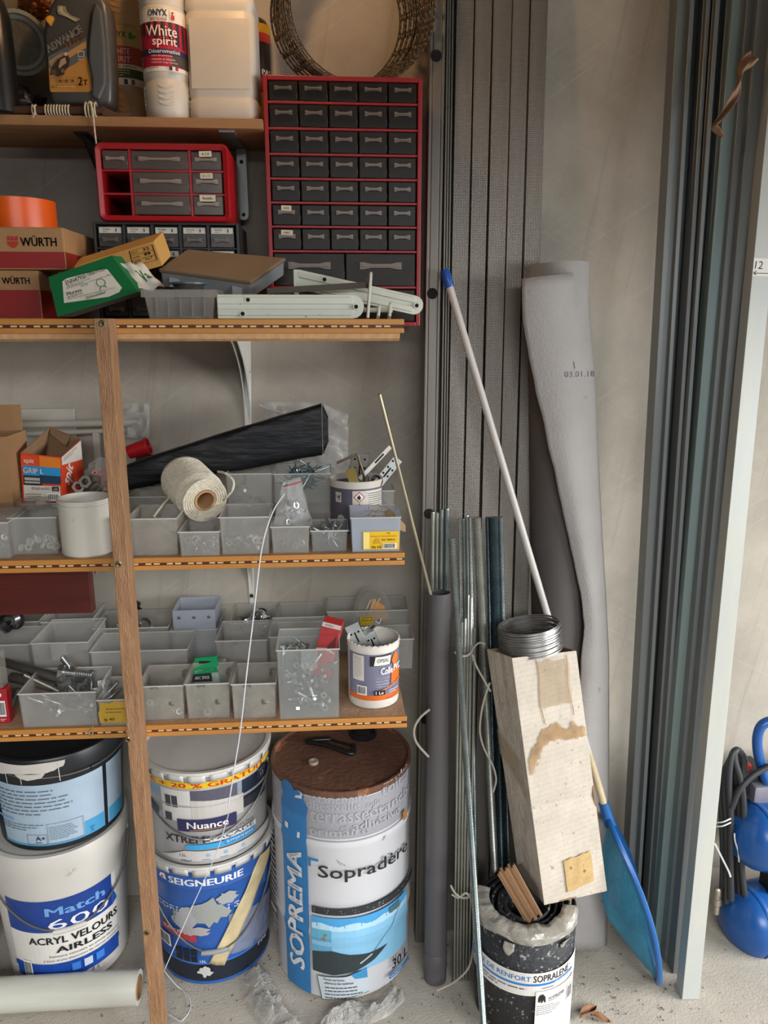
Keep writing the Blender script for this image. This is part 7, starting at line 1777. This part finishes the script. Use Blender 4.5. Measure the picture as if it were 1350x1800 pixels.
def hem(u, v):
    a = am - 1.75 + 3.3 * u; k = noise.noise(Vector((u * 9, v * 3, 1))) + .5 * noise.noise(Vector((u * 23, v * 6, 4)))
    r = RK + .0035 + .004 * k * v; z = HK + .010 - .021 * v * (1 + .5 * noise.noise(Vector((u * 6, 0, 9)))) + .005 * k
    if v < .25: r -= .030 * (.25 - v) * 4; z = HK + .008 + .006 * k
    return Vector((r * math.cos(a), r * math.sin(a), z))
solid(MB().grid(hem, 70, 10).build('foil_edge', FOIL, t), .0006)
for k, (aa, ln) in enumerate(((-.25, .030), (-1.05, .020), (.85, .022))):
    def fl2(u, v): a = am + aa + (u - .5) * .20; r = RK + .006 + .004 * math.sin(v * 3 + k); return Vector((r * math.cos(a), r * math.sin(a), HK - .012 - ln * v * (.7 + .3 * math.sin(u * 4))))
    solid(MB().grid(fl2, 6, 6).build('loose_foil_tab', FOIL, t), .0006)
X = lambda px: math.asin(max(-.98, min(.98, (px - 937) / 88.5))) * RK; Zf = lambda py: CAM_H - 1.185 * math.tan(math.atan((py - 900) / FPX) + PITCH)
P = Print(cyl(RK + .003, am), seg=.006)
zb1, zb2 = Zf(1767), Zf(1727)
P.rect(-.145, zb1, .145, zb2, '#dcd8d2', 40); P.text('ÉQUERRE DE RENFORT', -.142, Zf(1743), X(953) + .142, .0155, '#2d6fae', .02); P.text('SOPRALENE', X(957), Zf(1743), X(1014) - X(957), .0155, '#202226', .02); P.text('®', X(1015), Zf(1736), .004, .004, '#202226', .0)
P.rect(-.145, Zf(1749), .120, Zf(1745.5), '#2d78c0', 36); P.rect(X(1000), Zf(1749), X(1018), Zf(1744.5), '#2d78c0', 4); P.text('SOPREMA', X(993), Zf(1748.6), X(1016) - X(993), .0036, '#e0e6ee', .02)
P.small(-.14, Zf(1762), X(952), Zf(1752), 2, '#3c3c40', .95); P.small(X(972), Zf(1756), X(1003), Zf(1751), 1, '#7a7a7a')
P.rect(X(962), Zf(1852), X(1022), Zf(1758), '#dedbd6', 14); P.text('SOPREMA', X(983), Zf(1776), X(1008) - X(983), .0065, '#1c1c20', .02, rot=R(4)); P.line([(X(983), Zf(1778)), (X(1008), Zf(1774))], .0008, '#1c1c20')
ex = X(966); P.poly([(ex, Zf(1769)), (ex + .003, Zf(1764)), (ex + .009, Zf(1763)), (ex + .014, Zf(1768)), (ex + .015, Zf(1778)), (ex + .012, Zf(1778)), (ex + .0105, Zf(1773)), (ex + .008, Zf(1778)), (ex + .0055, Zf(1778)), (ex + .005, Zf(1773)), (ex + .003, Zf(1777)), (ex, Zf(1776))], '#1c1c20')
P.small(X(964), Zf(1800), X(1004), Zf(1782), 5, '#8a8a8a', .6); P.bars(X(1012), Zf(1795), X(1019), Zf(1768)); P.build('label', t)
# wood shims stuck in the roll
for k, (a, b, w, lab) in enumerate(((( 884, 1530), (932, 1612), .012, 'left splintered wood shim between roll and box'), ((897, 1524), (942, 1606), .011, 'right splintered wood shim between roll and box'))):
    A, B_ = PY(*a, 1.262), PY(*b, 1.232); B_.z = max(B_.z, HK + .001); A.z = max(A.z, HK + .012); mx = frame(A, B_ - A, (1, -.2, .4)); Lw = (B_ - A).length
    g = MB()
    for s in range(5): x = -w + 2 * w * s / 5; g.box(-.004 * (s % 3), Lw + .003 * ((s * 2) % 3), x, x + 2 * w / 5 * .93, 0, .006 + .002 * math.sin(s * 2.2), mx)
    tag(g.build('wood_shim', mat('weathered_wood', '#9a7553', .8, col2='#6f4e33', scale=8, stretch=(1, 1, 1), bump=.3), at=A, world=True), lab, 'wood shim')
# tilted white carton
yF = 1.245
Fb, Ft = PY(957, 1591, yF), PY(900, 1157, yF + .045); Rb, Rt = PY(1067, 1566, yF + .06), PY(1013, 1144, yF + .105); Lb, Lt = PY(911, 1535, yF + .085), PY(856, 1141, yF + .125)
Bb, Bt = Lb + Rb - Fb, Lt + Rt - Ft
BOXW = mat('stained_white_card', '#bcb1a3', .8, var=.13, scale=9, spots='#95897a', spot_scale=95, spot_amt=.2, bump=.35, bscale=55, wave=(30, 2.5, 'Z', .06))
t = thing('white_carton', 'stained white carton standing tilted on the bitumen roll', 'carton', Fb)
def panel(nm, a, b, c, d, m=BOXW):
    a, b, c, d = map(Vector, (a, b, c, d)); n_ = (b - a).cross(d - a).normalized() * .0035
    g = MB(); nu, nv = 10, 22
    f_ = lambda u, v, s: (a.lerp(b, u)).lerp(d.lerp(c, u), v) + n_ * (s + .55 * noise.noise(Vector((u * 4, v * 9, a.x * 50))) * math.sin(u * PI)) + (n_ * -1.2 if s == 0 and abs(v - .42) < .02 and nm == 'right_panel' else Vector((0, 0, 0)))
    o = g.grid(lambda u, v: f_(u, v, 0), nu, nv, False).build(nm, m, t, world=True); m_ = solid(o, .003, -1); return o
panel('right_panel', Fb, Rb, Rt, Ft); panel('left_panel', Lb, Fb, Ft, Lt); panel('back_panel', Rb, Bb, Bt, Rt, CARDD); panel('rear_panel', Bb, Lb, Lt, Bt, CARDD)
slab(MB(), Fb, Rb, Bb, Lb, (Ft - Fb).normalized() * .003).build('base', CARDD, t, world=True)
P = Print(localize(quad_fn(Fb, Rb, Rt, Ft), t), h0=.0032); rn = random.Random(4)
def blot(pts, col, nm='water_stain'):
    q = Print(localize(quad_fn(Fb, Rb, Rt, Ft), t), h0=.0032, seg=.1); q.poly(jag(pts, 7, .008 if nm == 'water_stain' else .004, len(pts)), col); q.build(nm, t)
TAN = mat('water_stain', '#a5845a', .85, var=.3, scale=40, transp=.3); TAPE = mat('brown_parcel_tape', '#b99a66', .6, var=.2, scale=60, spots='#7d6848', spot_scale=60, spot_amt=.2, transp=.1); TAN2 = mat('pale_water_stain', '#ad9878', .85, var=.2, scale=40, transp=.55)
blot([(.04, .60), (.10, .64), (.20, .66), (.30, .715), (.42, .72), (.52, .735), (.60, .71), (.72, .70), (.78, .735), (.86, .70), (.97, .70), (.97, .66), (.70, .66), (.50, .665), (.30, .645), (.18, .60), (.09, .55), (.04, .54)], TAN)
blot([(.30, .80), (.36, .98), (.84, .97), (.82, .80)], TAN2)
blot([(.36, .035), (.80, .06), (.80, .19), (.36, .17)], TAPE, 'parcel_tape')
G = Print(localize(quad_fn(Lb, Fb, Ft, Lt), t), h0=.0035, seg=.1); G.poly([(.0, .55), (.5, .50), (.9, .42), (.8, .58), (.4, .62), (.02, .66)], TAN2); G.build('water_stain', t); G = Print(localize(quad_fn(Lb, Fb, Ft, Lt), t), h0=.0035, seg=.1); G.poly([(.0, .0), (.6, .0), (.95, .02), (.9, .06), (.3, .09), (.05, .05)], mat('dark_damp_card', '#6f6558', .9, transp=.4)); G.build('damp_edge', t)
for k, (u, v) in enumerate(((.34, .72), (.80, .74))):
    qf = quad_fn(Fb, Rb, Rt, Ft); pth = [qf(u + .02 * math.sin(j * .9 + k), .99 - (.26 if k == 0 else .24) * j / 8, .003) for j in range(9)]
    MB().tube(pth, .0007, 6).build('torn_edge', mat('kraft_tag'), t, world=True)
# wire coil in the carton
axu = (Ft - Fb).normalized(); WC = (Ft + Rt + Lt + Bt) / 4 + axu * .016; mxc = axis_frame(WC, WC + axu * .1)
t = thing('wire_coil', 'coil of grey tie wire sitting in the top of the white carton', 'wire coil', WC - axu * .02)
inv = MX[t].inverted(); CW = mat('grey_tie_wire', '#8f8d8a', .4, metal=.7, var=.2, scale=60)
for k in range(26):
    rr = .0585 + .0014 * math.sin(k * 2.4); zz = -.012 + .0019 * k; n_ = 40
    pts = [inv @ (mxc @ Vector((rr * math.cos(2 * PI * i / n_) * (1 + .006 * math.sin(3 * i + k)), rr * math.sin(2 * PI * i / n_), zz + .0008 * math.sin(2 * PI * i / n_ * 2 + k * 1.3)))) for i in range(n_)]
    MB().tube(pts, .0015, 5, closed=True).build('turn', CW, t)

# ================================================================== leaf skimmer net with white pole
TP, SP = PY(783, 480, 1.521), PY(1062, 1415, 1.382)
tipb = PZ(1154, 1720, .008)
t = thing('pond_net', 'blue pond net with a white pole leaning on the left rack', 'net', tipb)
ax = (SP - TP).normalized()
MB().tube([TP + ax * .02, SP + ax * .03], .0072, 14).build('pole', mat('white_pole', '#c2bcb6', .4, var=.05), t, world=True)
A_, B2 = PY(1034, 1325, 1.395), SP; A_ = TP + ax * ((A_ - TP).dot(ax))
MB().tube([A_ + ax * .0, SP + ax * .002], .0076, 14).build('worn_sleeve', mat('yellowed_pole', '#bfae8e', .5, var=.2, scale=30), t, world=True)
MB().lathe([(.0085, 0), (.0095, .003), (.0095, .03), (.008, .034)], 18, MX[t].inverted() @ axis_frame(TP + ax * .028, TP - ax * .01)).build('blue_end_cap', mat('blue_plastic', '#1d4f9c', .35), t)
BLN = mat('blue_plastic_frame', '#1f5c9c', .32, var=.06)
ax2 = (tipb - SP).normalized(); LN = (tipb - SP).length
side = (SP.lerp(tipb, .5) - CAMP).normalized(); side = (side - ax2 * side.dot(ax2)).normalized()
MB().tube([SP - ax2 * .005, SP + ax2 * .045], [.0105, .0125], 14).build('socket', BLN, t, world=True)
def hoop(a):
    s = .5 - .5 * math.cos(a); w = .085 * math.sin(a) ** 1 * (1 if s < .9 else 1)
    bow = math.sin(s * PI) * .010
    return SP + ax2 * (.03 + (LN - .03) * s) + side * w + Vector((.018 * math.sin(s * PI), 0, .012 * math.sin(s * PI)))
hp = [hoop(2 * PI * i / 64) for i in range(64)]
MB().tube(hp, .0062, 8, closed=True).build('hoop', BLN, t, world=True)
NET = mat('blue_net_mesh', '#2a7d9c', .6, var=.25, scale=14, transp=.36, bump=.5, bscale=300)
nl = side.cross(ax2).normalized(); nl = nl if nl.x < 0 else -nl
def netf(u, v):
    a = 2 * PI * u; e = hoop(a); c = SP + ax2 * (.03 + (LN - .03) * .48); s = (e - SP).dot(ax2) / LN
    q = e.lerp(c, v ** 1.15); dp = .060 * math.sin(min(1, v * 1.02) * PI / 2) * (.35 + .65 * math.sin(max(.04, min(.97, .95 * (1 - v) * s + v * .5)) * PI))
    k = noise.noise(Vector((math.cos(a) * 1.4, math.sin(a) * 1.4, v * 3)))
    return q + nl * (dp + .008 * k * v)
MB().grid(netf, 64, 18).build('net_bag', NET, t, world=True)

# ================================================================== compressor at the right edge
BLT = mat('blue_tank_paint', '#1b5296', .3, var=.05, scale=6)
Cl = PY(1362, 1622, 1.42); rT = .084
t = thing('air_compressor', 'blue twin tank air compressor cut by the right picture edge', 'compressor', (Cl.x + .12, 1.42, 0))
def tank(nm, px, py, r, y):
    c = PY(px, py, y); g = MB(); prof = [(.001, 0)] + [(r * math.sin(k * PI / 16), .055 * (1 - math.cos(k * PI / 16))) for k in range(1, 9)] + [(r, .40), (r * .7, .44), (.001, .455)]
    g.lathe(prof, 44, axis_frame(c, c + Vector((1, .22, 0))), caps=(False, False)); tk = g.build(nm, BLT, t, world=True)
    MB().lathe([(r + .0005, .050), (r + .002, .052), (r + .002, .060), (r + .0005, .062)], 44, axis_frame(c, c + Vector((1, .22, 0))), caps=(False, False)).build('weld_seam', BLT, tk, world=True); return c
c1 = tank('lower_tank', 1279, 1626, .078, 1.40); c2 = tank('upper_tank', 1291, 1476, .074, 1.40)
for dx in (.10, .32):
    MB().box(c1.x + dx - .012, c1.x + dx + .012, 1.36, 1.46, .0008, c1.z - .05).build('foot', mat('black_rubber'), t, world=True)
    MB().box(c1.x + dx - .014, c1.x + dx + .014, 1.40, 1.44, c1.z + .06, c2.z - .06).build('saddle', mat('dark_steel'), t, world=True)
q = PY(1318, 1388, 1.44); MB().rbox(q.x, q.x + .25, 1.42, 1.53, q.z - .035, q.z + .018, .008).build('pump_body', mat('lilac_grey_metal', '#8f8c98', .45, metal=.4), t, world=True)
q = PY(1293, 1365, 1.46); MB().rbox(q.x, q.x + .055, 1.44, 1.50, q.z - .03, q.z + .026, .004).build('switch_box', mat('black_box_plastic', '#232327', .5), t, world=True)
q2 = PY(1318, 1337, 1.44); MB().lathe([(.010, 0), (.010, .008), (.008, .012), (.004, .013)], 18, Matrix.Translation(Vector((q2.x, 1.45, q.z + .026)))).build('red_button', mat('red_button', '#c0251f', .4), t, world=True)
hpnt = [PY(1352, 1388, 1.44), PY(1343, 1362, 1.43), PY(1334, 1330, 1.42), PY(1331, 1300, 1.42), PY(1337, 1278, 1.42), PY(1352, 1268, 1.42), PY(1375, 1266, 1.42)]
MB().tube(spline(hpnt), .0105, 12).build('carry_handle', BLT, t, world=True)
# black hose hanging in a bundle with white ties
HOSE = mat('black_hose', '#2f3033', .5, var=.1)
t = thing('air_hose', 'black air hose bundled with white ties beside the compressor', 'hose', PY(1283, 1600, 1.42))
for k in range(6):
    px = 1272 + 6.5 * k; y_ = 1.43 - .012 * (k % 3)
    pts = [PY(px - 4 + 2 * k, 1590 - 4 * (k % 4), y_), PY(px - 1, 1520, y_), PY(px - 3 + 1.2 * k, 1440, y_), PY(px - 6 + k, 1380, y_), PY(1283 - 2 + 2 * k, 1340 - 3 * (k % 3), y_ + .01), PY(1296, 1322 - 2 * (k % 3), y_ + .02), PY(1310 - k, 1340, y_ + .035), PY(1300 - k, 1400, y_ + .04)]
    MB().tube(spline(pts), .0068, 10).build('hose_loop', HOSE, t, world=True)
MB().tube(spline([PY(1286, 1420, 1.40), PY(1300, 1388, 1.40), PY(1325, 1362, 1.405), PY(1362, 1342, 1.41)]), .0068, 10).build('hose_loop', HOSE, t, world=True)
WTI = mat('white_cable_tie', '#dcdcd8', .4)
for dy in (0, 7): MB().tube(spline([PY(1255, 1446 + dy, 1.41), PY(1270, 1445 + dy, 1.396), PY(1284, 1439 + dy, 1.40), PY(1287, 1437 + dy, 1.425)]), .0016, 6).build('white_tie', WTI, t, world=True)
MB().tube(spline([PY(1256, 1482, 1.40), PY(1270, 1510, 1.394), PY(1280, 1530, 1.394), PY(1284, 1541, 1.394)]), .0022, 6).build('tie_end', WTI, t, world=True)
MB().tube(spline([PY(1291, 1465, 1.392), PY(1292, 1478, 1.392), PY(1297, 1495, 1.392), PY(1299, 1515, 1.394)]), .0016, 6).build('tie_end', WTI, t, world=True)
A_, B_ = PY(1262, 1560, 1.425), PY(1257, 1622, 1.41)
MB().lathe([(.006, 0), (.0085, .004), (.0085, .022), (.007, .024), (.0095, .026), (.0095, .04), (.0065, .043), (.0075, .05), (.0075, .06), (.004, .063)], 18, MX[t].inverted() @ axis_frame(A_, B_)).build('metal_coupling', mat('worn_coupling', '#b5aa98', .3, metal=.8), t)

# ================================================================== debris on the floor
rn = random.Random(9)
for i, (px, py, s, rz, lab) in enumerate(((1034, 1781, .024, .5, 'curled dry brown leaf behind the bitumen roll'), (1056, 1790, .020, -.4, 'flat dry leaf right of the curled leaf'))):
    c = PZ(px, py, .003); g = MB()
    def lf(u, v):
        w = math.sin(v * PI) ** .8 * .38; x = (v - .5) * 2 * s; y = (u - .5) * 2 * w * s; z = .006 * (2 * abs(u - .5)) ** 2 * (1.6 - i) + .004 * math.sin(v * 5)
        return Vector((x * math.cos(rz) - y * math.sin(rz), x * math.sin(rz) + y * math.cos(rz), z))
    o = g.grid(lf, 8, 12).build('dry_leaf', mat('dry_leaf', '#8a5f3c', .7, var=.25, scale=60), at=c); solid(o, .0004); tag(o, lab, 'leaf')
g = MB()
for i in range(170):
    px, py = rn.uniform(250, 1190), rn.uniform(1660, 1800); c = PZ(px, py, 0); s = rn.uniform(.0005, .0016)
    g.hexa([c + Vector((a * s * rn.uniform(.6, 1.3), b * s * rn.uniform(.6, 1.3), z * s)) for z in (0, 1) for a, b in ((-1, -1), (1, -1), (1, 1), (-1, 1))])
o = g.build('grit', mat('dark_grit', '#5d554b', .9, var=.3, scale=200), at=PZ(700, 1760, 0), world=True); tag(o, 'scattered grit and crumbs on the concrete floor', 'grit', kind='stuff')
